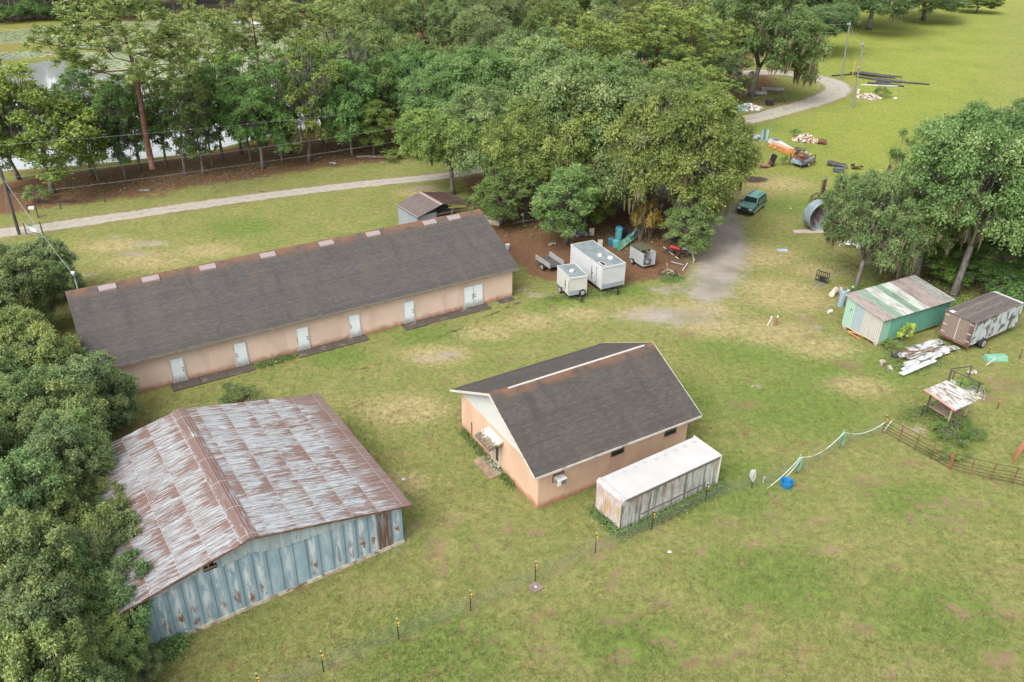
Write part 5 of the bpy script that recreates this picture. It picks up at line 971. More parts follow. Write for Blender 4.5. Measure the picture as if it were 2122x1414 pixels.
# two white cargo trailers
M_TRLR = streaky('white_trailer_sheet', (.49, .505, .505), [((.42, .44, .43), 4, .3, .64, .35)], .4, panel=0); M_CREAM = streaky('cream_trailer_sheet', (.50, .49, .45), [((.44, .41, .33), 4, .3, .60, .4)], .45)
M_GSK = plain('grey_stone_guard', (.27, .30, .31), .5, .12, 4)
def cargo(label, fl, fr, L, z0, z1, doorx, doorw, side, vents, spare, tandem):
    """box trailer; fl, fr: world points of the front bottom corners (left, right); local x runs back from the front face"""
    fl, fr = np.array(fl[:2]), np.array(fr[:2]); wv = fr-fl; W = np.linalg.norm(wv); bd = np.array([-wv[1], wv[0]])/W
    o = thing('cargo_trailer', label, 'trailer', (fl[0], fl[1], 0), math.atan2(bd[1], bd[0]))
    # local: x back, y to the photo's left (so right front corner at y=-W)
    b = MB(); b.bx(.02, L, -W, 0, z0, z1-.05); part('box', b, side, o, .03)
    r_ = MB(); r_.bx(.06, L-.05, -W+.05, -.05, z1-.045, z1); part('roof', r_, M_GREY, o)
    tr_ = MB(); tr_.bx(-.005, L+.01, -.03, .02, z1-.10, z1+.025); tr_.bx(-.005, L+.01, -W-.02, -W+.03, z1-.10, z1+.025); tr_.bx(-.03, .05, -W+.035, -.035, z1-.13, z1+.02); tr_.bx(L-.03, L+.02, -W+.035, -.035, z1-.1, z1+.02); part('roof_rail', tr_, M_WHITE, o)
    sg = MB(); sg.bx(-.008, .018, -W+.03, -.03, z0+.02, z0+.46); part('stone_guard', sg, M_GSK, o); co = MB(); co.bx(-.015, .03, -.03, .012, z0, z1-.13); co.bx(-.015, .03, -W-.012, -W+.03, z0, z1-.13); part('corner_trim', co, M_WHITE, o)
    d = MB(); d.bx(doorx, doorx+doorw, .002, .022, z0+.06, z1-.22); do_ = part('door', d, side, o, .006)
    h = MB(); [h.bx(doorx-.035, doorx+.02, .023, .045, q, q+.10) for q in (z0+.3, (z0+z1)/2, z1-.55)]; part('hinge', h, M_BLACK, do_); h = MB(); h.bx(doorx+doorw-.05, doorx+doorw+.01, .023, .05, z0+.35, z1-.5); h.bx(doorx+doorw-.22, doorx+doorw-.03, .03, .05, (z0+z1)/2-.1, (z0+z1)/2-.02); part('latch', h, M_BLACK, do_)
    g = MB(); g.bx(doorx-.015, doorx, .0, .02, z0+.05, z1-.2); g.bx(doorx+doorw, doorx+doorw+.015, .0, .02, z0+.05, z1-.2); part('door_gap', g, M_BLACK, do_)
    for q in vents: 
        v_ = MB(); v_.tube([(q[0], q[1], z1), (q[0], q[1], z1+.14), (q[0], q[1], z1+.19)], [.27, .25, .16], q[2] if len(q) > 2 else 12); part('roof_vent', v_, plain('white_plastic', (.54, .54, .525), .4, .05, 3), o)
    tg = MB(); [tg.tube([(.3, -W/2+s*W*.32, z0-.06), (-.95, -W/2+s*.05, z0-.06)], .05, 6) for s in (-1, 1)]; tg.tube([(-.85, -W/2, z0-.06), (-1.15, -W/2, z0-.05)], .065, 8); tg.tube([(-.85, -W/2, z0+.30), (-.85, -W/2, .0)], .04, 8); tg.tube([(-.8, -W/2, z0+.22), (-.6, -W/2+.2, z0+.22)], .025, 6); part('tongue', tg, M_BLACK, o)
    fr_ = MB(); fr_.bx(.1, L, -.14, -.04, z0-.12, z0-.004); fr_.bx(.1, L, -W+.04, -W+.14, z0-.12, z0-.004); part('chassis', fr_, M_BLACK, o)
    for k in ((L*.52, L*.52+.8) if tandem else (L*.58,)):
        for s in (.10, -W-.10): wheel(o, (k, s, .33), .33, .2)
        if not tandem or k == L*.52:
            for s in (.10, -W-.10):
                f_ = MB(); f_.tube([(k-.42, s, .33), (k-.36, s, .62), (k-.15, s, .74), (k+.15, s, .74), (k+.36, s, .62), (k+.42, s, .33)], .05, 6); f_.bx(k-.32, k+.32, s-.13, s+.13, .72, .755); part('fender', f_, M_GALV, o)
    if spare: 
        wheel(o, (-.16, -W*.72, z0+.22), .30, .18, (1, 0, 0), 'spare_wheel')
    return o, W
tcp = lambda x, y, z: G(1120+x/5.892, 440+y/5.892, z)
ct, cW = cargo('small white cargo trailer with one side door and a spare wheel on its front', tcp(345, 1025, .4), tcp(560, 990, .4), 2.75, .40, 2.16, .10, .72, M_CREAM, [(1.25, -.78, 4)], True, False)
c2, cW2 = cargo('large white cargo trailer with a grey roof, two roof vents and a hatch', tcp(740, 945, .45), tcp(1018, 885, .45), 5.75, .45, 2.62, .95, .80, M_TRLR, [(2.35, -1.15, 4), (1.45, -1.70, 14)], False, True)
mb = MB(); mb.bx(.25, 1.15, -.62, -.22, 2.625, 2.66); h = part('roof_hatch', mb, M_WHITE, c2); mb = MB(); mb.bx(.34, 1.06, -.55, -.29, 2.662, 2.672); part('hatch_pane', mb, M_BLACK, h)
mb = MB(); mb.bx(-.012, -.004, -cW2+.22, -cW2+.62, 2.28, 2.40); part('maker_plate', mb, plain('pale_plate', (.45, .52, .50), .5, .1, 5), c2)
ut = thing('utility_trailer', 'small open grey trailer with upright side boards behind the small cargo trailer', 'trailer', tcp(110, 745, 0), R(121))
mb = MB(); mb.bx(0, 2.4, -1.45, .05, .48, .54); part('bed', mb, M_DKWOOD, ut); 
for s in (.05, -1.5):
    mb = MB(); mb.bx(-.2, 2.4, s, s+.04, .545, 1.05); part('side_board', mb, plain('grey_board', (.30, .30, .27), .8, .2, 3), ut)
wheel(ut, (.9, .22, .33), .33, .2); wheel(ut, (.9, -1.62, .33), .33, .2)

# open grey trailer under the oak
og = thing('grey_open_trailer', 'old grey trailer with an open end and a collapsed roof frame', 'trailer', (12.47, 73.32, 0), math.atan2(75.25-73.32, 11.42-12.47))
L_, W_ = 2.25, 1.42; z0, z1 = .32, 1.62
mb = MB(); mb.bx(0, L_, -.03, 0, z0, z1); mb.bx(0, L_, -W_, -W_+.03, z0, z1); mb.bx(L_-.03, L_, -W_+.035, -.035, z0, z1); mb.bx(0, L_-.035, -W_+.035, -.035, z0, z0+.05); part('box', mb, streaky('dull_grey_sheet', (.36, .38, .39), [((.20, .17, .14), 4, .6, .56, .6)], .5, panel=.5), og)
mb = MB(); [mb.bx(-.2, L_+.05, y, y+.05, z1+.01, z1+.07) for y in (-W_, -W_*.5, -.05)]; [mb.bx(x, x+.05, -W_-.05, .05, z1+.075, z1+.12) for x in (-.2, .75, 1.4, L_)]; part('roof_frame', mb, plain('mossy_frame', (.17, .15, .09), .8, .3, 4), og); mb = MB(); mb.slab([(.8, -W_, z1+.13), (L_, -W_, z1+.13), (L_, -.1, z1+.13), (.8, -.1, z1+.13)], .02); part('roof_sheet', mb, plain('mossy_sheet', (.07, .07, .04), .9, .4, 3), og)
wheel(og, (1.6, .12, .3), .3, .18); wheel(og, (1.6, -W_-.12, .3), .3, .18)
mb = MB(); r_ = random.Random(8)
for k in range(16): mb.box((r_.uniform(.1, 1.2), r_.uniform(-W_+.25, -.25), z0+.1+r_.uniform(0, .4)), (r_.uniform(.15, .5), r_.uniform(.1, .4), r_.uniform(.06, .3)), Matrix.Rotation(r_.uniform(0, 3), 3, 'Z') @ Matrix.Rotation(r_.uniform(-.5, .5), 3, 'X'))
solo('loose_scrap', mb, plain('mixed_scrap', (.25, .27, .30), .7, .9, 3, dirt=(.08, .06, .05), damt=.5), 'jumble of grey scrap lying inside the open grey trailer', 'scrap', og.location, og.rotation_euler.z)
# ------------------------------------------------------------------ wire fence
FP = [(540, 1440), (671, 1393), (826, 1325), (975, 1266), (1109, 1205), (1233, 1146), (1350, 1098), (1461, 1040), (1557, 1012), (1651, 981), (1740, 930), (1828, 897)]
fp = [G(*q) for q in FP]
wf = thing('wire_fence', 'low wire fence on black posts with yellow insulators, ending at the rusty rails', 'fence', fp[0])
loc = [p-fp[0] for p in fp]
for i, p in enumerate(loc):
    mb = MB(); mb.tube([p, p+[0, 0, 1.42]], .028, 6); po = part('post', mb, M_BLACK, wf)
    mb = MB(); mb.tube([p+[0, 0, 1.42], p+[0, 0, 1.52]], .026, 6); part('cap', mb, M_WHITE, po)
    mb = MB(); mb.box(p+[0.05, -.04, 1.22], (.11, .05, .06)); mb.box(p+[0.05, -.04, 1.02], (.06, .04, .04)); part('insulator', mb, M_YEL, po)
mb = MB(); rw_ = random.Random(3)
for i in range(len(loc)-1):
    a, b = loc[i], loc[i+1]
    for zz in (.1, .24, .38, .52, .66, .80, .96, 1.2):
        mb.tube([a+[0, 0, zz], (a+b)/2+[0, 0, zz-.03+rw_.uniform(-.03, .03)], b+[0, 0, zz]], .006, 3, False)
    n = 22
    for k in range(1, n): q = a+(b-a)*k/n; mb.tube([q+[0, 0, .1], q+[0, 0, .95]], .0045, 3, False)
part('wire_mesh', mb, plain('fence_wire', (.20, .19, .16), .6, .2, 4), wf)
# single posts of the further fence
ep = [(1908, 866, 838), (2066, 848, 832), (2045, 742, 720), (1972, 792, 770), (2112, 745, 722)]
for i, (bx, by, ty) in enumerate(ep):
    g = G(bx, by); h = height_at(g, ty); q = thing('fence_post', ['thin dark post with a yellow cap left of the feeder', 'dark post with two yellow insulators right of the feeder', 'thin post with a yellow cap below the brown box trailer', 'thin post with a yellow cap beside the black pen frame', 'thin post with a yellow cap at the right edge'][i], 'fence post', g)
    mb = MB(); mb.tube([(0, 0, 0), (0, 0, h)], .03, 6); part('stake', mb, M_BLACK, q); mb = MB(); mb.box((0, 0, h), (.11, .06, .05)); mb.box((0, 0, h*.72), (.06, .04, .04)); part('insulator', mb, M_YEL, q)
# hoses looped over the fence
def sag(a, b, s, n=9): return [np.array(a)+(np.array(b)-np.array(a))*t_+np.array([0, 0, -4*s*t_*(1-t_)]) for t_ in np.linspace(0, 1, n)]
hz = lambda i, z: fp[i]+[.0, -.06, z]
mb = MB(); mb.tube(sag(G(1590, 1012, .15), hz(9, 1.35), .18), .022, 6); mb.tube(sag(hz(9, 1.35), hz(10, 1.4), .62), .022, 6); mb.tube(sag(hz(10, 1.4), hz(11, .95), .5), .022, 6); mb.tube(sag(hz(9, 1.3)+[.1, 0, 0], G(1618, 1000, .1), .1), .02, 6)
solo('hose', mb, M_HOSEW, 'pale hose draped in long loops along the wire fence', 'hose')
for i, lab in ((9, 'coil of green hose hung on the fence post beside the blue tub'), (10, 'coil of green hose hung on the fence post nearest the rusty rails')):
    mb = MB(); r_ = random.Random(i)
    for k in range(5):
        w = r_.uniform(.06, .17); d_ = r_.uniform(.7, 1.15); c = hz(i, 1.32); mb.tube([c+np.array([w*math.sin(a)*1., .05*k-.1, -d_/2+d_/2*math.cos(a)]) for a in np.linspace(0, 6.283, 17)], .022, 5, False)
    solo('hose_coil', mb, M_HOSE, lab, 'hose')
mb = MB(); c = hz(8, 1.45)
for k in range(4): mb.tube([c+np.array([.09*math.sin(a)-.1*k*.5, .03*k, -.45*(1-math.cos(a))*(1-.1*k)]) for a in np.linspace(0, 6.283, 15)], .025, 5, False)
solo('hose_coil', mb, M_WHITE, 'coil of white hose hung on the fence post beside the white box trailer', 'hose')
g = G(1581, 1002); mb = MB(); mb.tube([g, g+[0, 0, .55]], .035, 8); mb.tube([g+[0, 0, .5], g+[.1, 0, .5]], .03, 6); solo('standpipe', mb, M_WHITE, 'short white water standpipe between the white hose and the blue tub', 'standpipe')
g = G(1629, 1008); tb = thing('blue_tub', 'round blue plastic tub on the grass by the wire fence', 'tub', g)
mb = MB(); mb.tube([(0, 0, 0), (0, 0, .42)], [.33, .40], 24, False); mb.tube([(0, 0, .42), (0, 0, .03)], [.375, .305], 24, False); mb.cyl((0, 0, 0), (0, 0, .03), .33, n=24); part('tub_wall', mb, M_BLUE, tb); mb = MB(); mb.tube([(math.cos(a)*.395, math.sin(a)*.395, .42) for a in np.linspace(0, 6.283, 25)], .022, 6, False); part('rim', mb, M_BLUE, tb)
g = G(1110, 1219); mb = MB(); mb.bx(-.32, .32, -.3, .3, -.02, .09); cv = solo('concrete_cover', mb, plain('grey_brown_concrete', (.17, .13, .11), .9, .25, 5), 'square concrete cover with a white knob beside the wire fence', 'cover', g, R(38), None, .012); mb = MB(); mb.cyl((0, 0, .09), (0, 0, .13), .07, .05); part('knob', mb, M_WHITE, cv)
# rusty rail fence and the red gate
RP = [(1828, 897), (1862, 916), (1895, 934), (1929, 952), (1966, 974), (2009, 985), (2053, 995), (2097, 1004), (2141, 1013)]
rp = [G(*q) for q in RP]
for nm, ids, lab in [('rail_panel', range(0, 5), 'rusty pipe rail panel running from the end of the wire fence to the yellow-topped post'), ('rail_panel', range(4, 9), 'rusty pipe rail panel running from the yellow-topped post out of the right edge')]:
    pr_ = thing(nm, lab, 'fence panel', rp[ids[0]], 0, 'rusty rail fence panels'); o0 = rp[ids[0]]; q = [rp[i]-o0+([.09, -.03, 0] if i == 4 and ids[0] == 4 else [0, 0, 0]) for i in ids]
    for p in q: mb = MB(); mb.tube([p, p+[0, 0, 1.32]], .032, 6); part('post', mb, M_RUST, pr_)
    for zz in (.16, .40, .64, .90, 1.30):
        mb = MB(); mb.tube([p+[0, 0, zz] for p in q], .021, 6); part('rail', mb, M_DKRUST, pr_)
gp_ = rp[4]+[.05, .07, 0]; mb = MB(); mb.tube([gp_, gp_+[0, 0, 1.28]], .10, 8); solo('gate_post', mb, plain('yellow_brown_post', (.30, .16, .06), .8, .2, 3), 'yellow-brown post where the two rusty rail panels meet', 'post')
gt = thing('red_gate', 'red-orange tube gate standing open at the right edge', 'gate', G(2098, 962)); gv = G(2140, 905)-G(2098, 962); gv = gv/np.linalg.norm(gv)
for a in (0, 2.6): mb = MB(); mb.tube([gv*a+[0, 0, .1], gv*a+[0, 0, 1.3]], .035, 6); part('post', mb, plain('red_gate_paint', (.42, .10, .045), .6, .2, 4), gt)
for k in range(6): mb = MB(); mb.tube([[0, 0, .15+.22*k], gv*2.6+[0, 0, .15+.22*k]], .03, 6); part('rail', mb, plain('red_rail_paint', (.40, .15, .09), .6, .25, 4), gt)
mb = MB(); a = rp[0]; mb.tube([a+[.05, 0, .05], G(1848, 872, .6)], .03, 6); solo('loose_pipe', mb, M_WHITE, 'pale loose pipe leaning on the left end of the rusty rails', 'pipe')

# ------------------------------------------------------------------ feeder shelter
fd0 = np.array([29.57, 49.47, 0]); e1 = np.array([30.42, 47.91, 0])-fd0; Lf = np.linalg.norm(e1); fr_ = math.atan2(e1[1], e1[0]); Wf = 1.75
fe = thing('feeder_shelter', 'small open feeder on four posts with a pale peeling slanted roof', 'feeder', fd0, fr_)
for u, v, h in ((0, 0, 1.95), (Lf, 0, 1.75), (Lf, Wf, 1.85), (0, Wf, 2.05)):
    mb = MB(); mb.box((u, v, h/2), (.10, .10, h)); part('leg', mb, plain('yellow_timber', (.36, .27, .16), .9, .2, 3) if u else M_DKWOOD, fe)
mb = MB(); mb.slab([(-.35, -.3, 2.02), (Lf+.42, -.3, 1.80), (Lf+.42, Wf+.3, 1.90), (-.35, Wf+.3, 2.12)], .05)
t = NT('peeling_feeder_roof', .8, .2); o = t.obj(); n1 = t.noise(t.map(o, (1.2, 5, 1)), 1.1, 6, .7); n2 = t.noise(o, .9, 2)
t.col(t.mix(t.step(n1, .47, .56), t.ramp(n2, [(.35, (.40, .40, .39)), (.65, (.47, .455, .43))]), (.17, .13, .095))); part('roof', mb, t.m, fe)
mb = MB(); mb.slab([(-.37, -.42, 1.99), (Lf+.44, -.42, 1.77), (Lf+.44, -.30, 1.805), (-.37, -.30, 2.025)], .05); part('roof_trim', mb, plain('pink_paint', (.46, .22, .18), .8, .15, 3), fe)
mb = MB(); mb.box((Lf/2, .055, .75), (Lf-.1, .04, .09)); mb.box((Lf/2, Wf-.055, .7), (Lf-.1, .04, .09)); mb.box((.055, Wf/2, .9), (.04, Wf-.1, .09)); mb.box((Lf-.055, Wf/2, .7), (.04, Wf-.1, .09)); part('brace', mb, M_WOOD, fe)
mb = MB(); mb.prism([(.5, .28), (Wf-.4, .28), (Wf-.2, .72), (.3, .72)], 0, .25, Lf-.3); mb.box((Lf/2, Wf/2, .14), (.9, .5, .28)); part('trough', mb, plain('brown_board', (.23, .155, .11), .9, .3, 3), fe)
# pen frame and planter
pf = thing('pen_frame', 'black timber frame of rails behind the feeder', 'frame', G(1963, 795)); o0 = G(1963, 795); A_, B_, C_, D_ = [G(*q) for q in ((1963, 795), (2004, 790), (2022, 822), (1987, 809))]
for p, h in ((A_, 1.35), (B_, 1.35), (C_, 1.25), (D_, 1.05)): mb = MB(); mb.tube([p-o0, p-o0+[0, 0, h]], .055, 6); part('post', mb, M_DKWOOD, pf)
for p, q, z in ((A_, B_, 1.32), (A_, C_, 1.2), (D_, C_, .6)): mb = MB(); mb.tube([p-o0+[0, 0, z], q-o0+[0, 0, z]], .05, 6); part('rail', mb, M_DKWOOD, pf)
g = G(2003, 812); mb = MB(); rz_ = R(-20)
for s in (-1, 1): mb.box((0, s*.72, .17), (2.2, .06, .42)); mb.box((s*1.1, 0, .17), (.06, 1.38, .42))
mb.box((0, 0, .14), (2.1, 1.34, .34)); solo('planter_bed', mb, plain('white_board', (.46, .44, .38), .8, .3, 3, dirt=(.14, .11, .07), damt=.42), 'low pale planter bed full of leafy plants beside the black pen frame', 'planter', g, rz_)
for i, (dx, dy) in enumerate(((-.6, .1), (.1, -.1), (.75, .15))):
    plant(BUSH[i % 2], g+[dx, dy-.1*i, .33], (.42, .42, .32), ['leafy plant at the left end of the planter bed', 'leafy plant in the middle of the planter bed', 'leafy plant at the right end of the planter bed'][i], 'plants in the planter bed', None, (1.4, 1.5, .8))

# ------------------------------------------------------------------ things by the green shed
g = G(1741, 634); h = height_at(g, 603); tk = thing('grey_tank', 'upright grey metal tank by the left corner of the green shed', 'tank', g); tk.rotation_euler = (0, R(4), 0)
mb = MB(); mb.tube([(0, 0, 0), (0, 0, h-.06), (0, 0, h)], [.30, .30, .25], 20); part('shell', mb, plain('tank_grey_blue', (.25, .32, .35), .5, .1, 2, dirt=(.3, .25, .2), damt=.3), tk); mb = MB(); mb.tube([(-.12, 0, h), (-.12, 0, h+.12), (.1, 0, h+.14)], .035, 8); part('valve', mb, M_GREENP, tk)
g = G(1727, 611); mb = MB(); mb.tube([(-.75, 0, .26), (-.7, 0, .26), (.7, 0, .26), (.75, 0, .26)], [.2, .26, .26, .2], 16); solo('cream_cylinder', mb, plain('cream_metal', (.52, .46, .36), .6, .12, 3), 'cream cylinder lying on its side beside the upright grey tank', 'cylinder', g, R(55))
mb = MB(); r_ = random.Random(4)
for k in range(12): mb.box((r_.uniform(-.8, .8), r_.uniform(-.5, .5), .15+r_.uniform(0, .6)), (r_.uniform(.15, .5), r_.uniform(.15, .4), r_.uniform(.1, .35)), Matrix.Rotation(r_.uniform(0, 3), 3, 'Z') @ Matrix.Rotation(r_.uniform(-.6, .6), 3, 'X'))
solo('scrap_heap', mb, plain('pale_scrap', (.42, .42, .41), .7, .7, 2.5, dirt=(.16, .08, .06), damt=.48), 'heap of pale scrap between the grey tank and the green shed', 'scrap', G(1756, 612))
g = G(1719, 649); mb = MB(); mb.tube([(-.2, 0, .13), (.2, 0, .15)], [.16, .17], 12); mb.rock((.25, .1, .1), .15, random.Random(2)); solo('white_pail', mb, M_WHITE, 'battered white pail lying on the grass left of the green shed', 'pail', g, .4)
g = G(1702, 586); ff = thing('fork_attachment', 'black pallet fork attachment standing on the grass with two tines out', 'pallet fork', g, R(-40))
mb = MB(); [mb.bx(-.62, .62, -.03, .03, z, z+.10) for z in (.12, .55)]; [mb.bx(x, x+.05, -.035, .035, .1, 1.12) for x in (-.62, -.4, -.2, 0, .2, .4, .57)]; mb.bx(-.62, .62, -.04, .04, 1.08, 1.14); mb.bx(-.3, .3, .04, .09, .2, .5); part('frame', mb, M_BLACK, ff)
for x in (-.3, .3): mb = MB(); mb.prism([(-.05, .04), (-1.15, .02), (-1.15, .04), (-.05, .10)], 0, x-.05, x+.05); part('tine', mb, plain('violet_steel', (.16, .12, .22), .5, .3, 4), ff)
for i, (px, py, hh, mt, lab) in enumerate([(1595, 675, .9, M_TAN, 'tan short post with a white tip leaning on the lawn'), (1608, 674, .95, plain('red_brown_post', (.25, .12, .08), .8, .2, 4), 'red-brown short post with a white tip on the lawn')]):
    o = thing('short_post', lab, 'post', G(px, py)); mb = MB(); mb.tube([(-.16 if i == 0 else 0, 0, 0), (0, 0, hh*.6), (.02, 0, hh*.78)], [.11, .09, .075], 10); part('shaft', mb, mt, o); mb = MB(); mb.tube([(.02, 0, hh*.785), (.02, 0, hh*.92), (.02, 0, hh)], [.08, .07, .03], 10); part('tip', mb, M_WHITE, o)
    if i == 0: mb = MB(); mb.tube([(.1, -.03, 0), (.22, -.03, .42)], .05, 8); part('prop', mb, mt, o)
g = G(2062, 745); tr_ = thing('feed_trough', 'upturned green plastic trough on the grass below the brown box trailer', 'trough', g, R(5)); mb = MB(); mb.prism([(-.38, .02), (.38, .02), (.28, .38), (-.28, .38)], 0, -.85, .85); part('shell', mb, M_HOSE, tr_, .05); mb = MB(); mb.bx(-.9, .9, -.43, .43, .0, .06); part('rim', mb, plain('green_rim', (.13, .30, .21), .5, .2, 4), tr_)
mb = MB(); mb.tube([G(2044, 757, .05), G(2064, 742, .9)], .05, 6); solo('loose_pipe', mb, M_WHITE, 'white pipe leaning against the green trough', 'pipe')
mb = MB(); r_ = random.Random(3); [mb.rock((r_.uniform(-.4, .4), r_.uniform(-.2, .2), .1), r_.uniform(.1, .22), r_) for _ in range(5)]; solo('stone_heap', mb, M_CONC2, 'few pale stones on the ground behind the pen frame', 'stones', G(2012, 775))
# pile of white sheets
r_ = random.Random(12); base = [(1850, 738), (1925, 765)]
for k in range(24):
    px, py = r_.uniform(1862, 1962), 0; py = 752-(px-1858)*.22+r_.uniform(-24, 20)
    L_ = r_.uniform(1.4, 3.4); mb = MB(); n = 8; V = []; wv = r_.uniform(.12, .36)
    for j in range(n): u = L_*(j/(n-1)-.5); zz = .05*math.sin(j*1.3+k)+.04; V += [(u, -wv, zz), (u, wv, zz+r_.uniform(-.02, .03))]
    V += [(x, y, z-.02) for x, y, z in V]; F = [(2*j, 2*j+2, 2*j+3, 2*j+1) for j in range(n-1)]+[(2*n+2*j, 2*n+2*j+1, 2*n+2*j+3, 2*n+2*j+2) for j in range(n-1)]+[(2*j, 2*n+2*j, 2*n+2*j+2, 2*j+2) for j in range(n-1)]+[(2*j+1, 2*j+3, 2*n+2*j+3, 2*n+2*j+1) for j in range(n-1)]
    mb.add(V, F); q = G(px, py); q[2] = .03+.012*k
    o = solo('siding_sheet', mb, plain('white_siding', (.44, .45, .45), .6, .12, 2, dirt=(.16, .13, .11), dscale=1.4, damt=.44) if k == 0 else M_SIDE, 'dirty white siding sheet in the heap before the green shed', 'sheet', q, R(28)+r_.uniform(-.16, .16), 'white sheets heaped before the green shed')
    if k == 0: M_SIDE = o.data.materials[0]
q0, q1 = G(1866, 781), G(1935, 752); mb = MB(); Lw = np.linalg.norm(q1-q0); mb.slab([(0, -.22, .30), (Lw, -.22, .34), (Lw, .22, .34), (0, .22, .30)], .03); solo('siding_sheet', mb, plain('clean_white', (.53, .53, .525), .5, .05, 3), 'clean long white board at the front of the heap of white sheets', 'board', q0+[0, 0, -.05], math.atan2(*(q1-q0)[1::-1]))
for i in range(5):
    a, b = G(r_.uniform(1850, 1880), r_.uniform(735, 755)), G(r_.uniform(1910, 1950), r_.uniform(722, 738)); mb = MB(); mb.tube([a+[0, 0, .25+.05*i], b+[0, 0, .25+.05*i]], .05, 5); solo('wood_strip', mb, M_RUST if i % 2 else M_WOOD, 'thin brown strip lying in the heap of white sheets', 'strip', (0, 0, 0), 0, 'brown strips in the heap of white sheets')
for i, (px, py) in enumerate(((1829, 752), (1845, 764))): mb = MB(); mb.bx(-.3, .3, -.12, .12, -.12, .12) if i else mb.bx(-.2, .2, -.2, .2, -.2, .2); solo('concrete_block', mb, M_CONC2, ['pale concrete block at the left tip of the heap of white sheets', 'small flat block lying below the left tip of the heap'][i], 'block', G(px, py, .12+.05*(1-i)), .5+i, 'blocks by the heap of white sheets', .02)
mb = MB(); [mb.tube([(r_.uniform(-.6, .6), r_.uniform(-.5, .5), .1), (r_.uniform(-.6, .6), r_.uniform(-.5, .5), r_.uniform(.2, .6))], .05, 5) for _ in range(9)]; solo('scrap_heap', mb, M_DKWOOD, 'tangle of dark scrap at the left end of the heap of white sheets', 'scrap', G(1855, 742))

# ------------------------------------------------------------------ green car
cr = thing('green_car', 'green four-door off-road car parked at the right edge of the grove', 'car', (26.95, 89.95, 0), math.atan2(-.82, -.57))
M_CAR = plain('green_car_paint', (.035, .135, .095), .35, .15, 2, spec=.6); M_CARTOP = plain('faded_green_roof', (.11, .30, .25), .45, .15, 2)
prof = [(2.25, .48), (2.28, .78), (2.15, .98), (1.05, 1.10), (.38, 1.66), (-1.85, 1.74), (-2.22, 1.12), (-2.26, .48)]
mb = MB(); mb.prism([(x, min(z, 1.12)) for x, z in prof], 1, -.88, .88); bd = part('body', mb, M_CAR, cr, .06)
mb = MB()
def hull(zs): pass
xs_lo, xs_hi = (1.02, -2.20), (.40, -1.88)
V = [(xs_lo[0], -.86, 1.10), (xs_lo[0], .86, 1.10), (xs_lo[1], .86, 1.10), (xs_lo[1], -.86, 1.10), (xs_hi[0], -.70, 1.70), (xs_hi[0], .70, 1.70), (xs_hi[1], .70, 1.74), (xs_hi[1], -.70, 1.74)]
mb.add(V, [(0, 1, 5, 4), (1, 2, 6, 5), (2, 3, 7, 6), (3, 0, 4, 7), (4, 5, 6, 7), (3, 2, 1, 0)]); part('cabin', mb, M_CARTOP, cr, .05)
def pane(quad, nm='window'):
    q = [np.array(p, float) for p in quad]; n = np.cross(q[1]-q[0], q[2]-q[0]); n /= np.linalg.norm(n); mb = MB(); mb.slab([p+n*.012 for p in q], .02); part(nm, mb, M_GLASS, cr)
lrp = lambda a, b, f_: np.array(a)+(np.array(b)-np.array(a))*f_
pane([lrp(V[0], V[4], .12)+[0, .06, 0], lrp(V[1], V[5], .12)+[0, -.06, 0], lrp(V[1], V[5], .88)+[0, -.06, 0], lrp(V[0], V[4], .88)+[0, .06, 0]], 'windscreen')
for s, (a, b, c, d) in ((1, (V[1], V[2], V[6], V[5])), (-1, (V[3], V[0], V[4], V[7]))):
    for f0, f1 in (((.06, .34), (.37, .63), (.66, .94)) if s == 1 else ((.06, .34), (.37, .63), (.66, .94))):
        lo0, lo1, hi0, hi1 = lrp(a, b, f0), lrp(a, b, f1), lrp(d, c, f0), lrp(d, c, f1); pane([lrp(lo0, hi0, .14), lrp(lo1, hi1, .14), lrp(lo1, hi1, .88), lrp(lo0, hi0, .88)])
pane([lrp(V[2], V[6], .15)+[0, -.08, 0], lrp(V[3], V[7], .15)+[0, .08, 0], lrp(V[3], V[7], .85)+[0, .08, 0], lrp(V[2], V[6], .85)+[0, -.08, 0]], 'rear_window')
mb = MB(); mb.bx(2.22, 2.42, -.88, .88, .42, .66); part('bumper', mb, M_BLACK, cr, .03); mb = MB(); mb.bx(-2.4, -2.2, -.88, .88, .42, .64); part('bumper', mb, M_BLACK, cr, .03); mb = MB(); mb.bx(2.25, 2.30, -.45, .45, .70, .90); part('grille', mb, M_BLACK, cr)
for s in (-1, 1):
    mb = MB(); mb.bx(2.24, 2.30, s*.5, s*.82, .70, .90); part('headlight', mb, plain('lamp_glass', (.5, .5, .48), .15, .1, 4), cr); mb = MB(); mb.bx(.85, 1.02, s*.9, s*1.08, 1.08, 1.26); part('mirror', mb, M_BLACK, cr)
    mb = MB(); mb.bx(-1.0, 1.2, s*.885, s*.93, .40, .50); part('side_step', mb, M_RIM, cr); mb = MB(); mb.bx(-1.7, .2, s*.5, s*.55, 1.76, 1.80); part('roof_rail', mb, M_BLACK, cr)
    for x in (1.45, -1.45): wheel(cr, (x, s*.80, .37), .37, .24)

# ------------------------------------------------------------------ machinery and scrap beyond the car
def jumble(seed, n, sx, sy, sz, big=.6):
    r_ = random.Random(seed); mb = MB()
    for k in range(n):
        c = (r_.uniform(-sx, sx), r_.uniform(-sy, sy), r_.uniform(.08, sz)); m_ = Matrix.Rotation(r_.uniform(0, 6.3), 3, 'Z') @ Matrix.Rotation(r_.uniform(-.7, .7), 3, 'X')
        if k % 3 == 0:
            d = m_ @ Vector((r_.uniform(.3, big), 0, 0)); mb.tube([np.array(c)-np.array(d), np.array(c)+np.array(d)], r_.uniform(.03, .07), 6)
        else: mb.box(c, (r_.uniform(.15, big), r_.uniform(.08, big*.6), r_.uniform(.04, .25)), m_)
    return mb
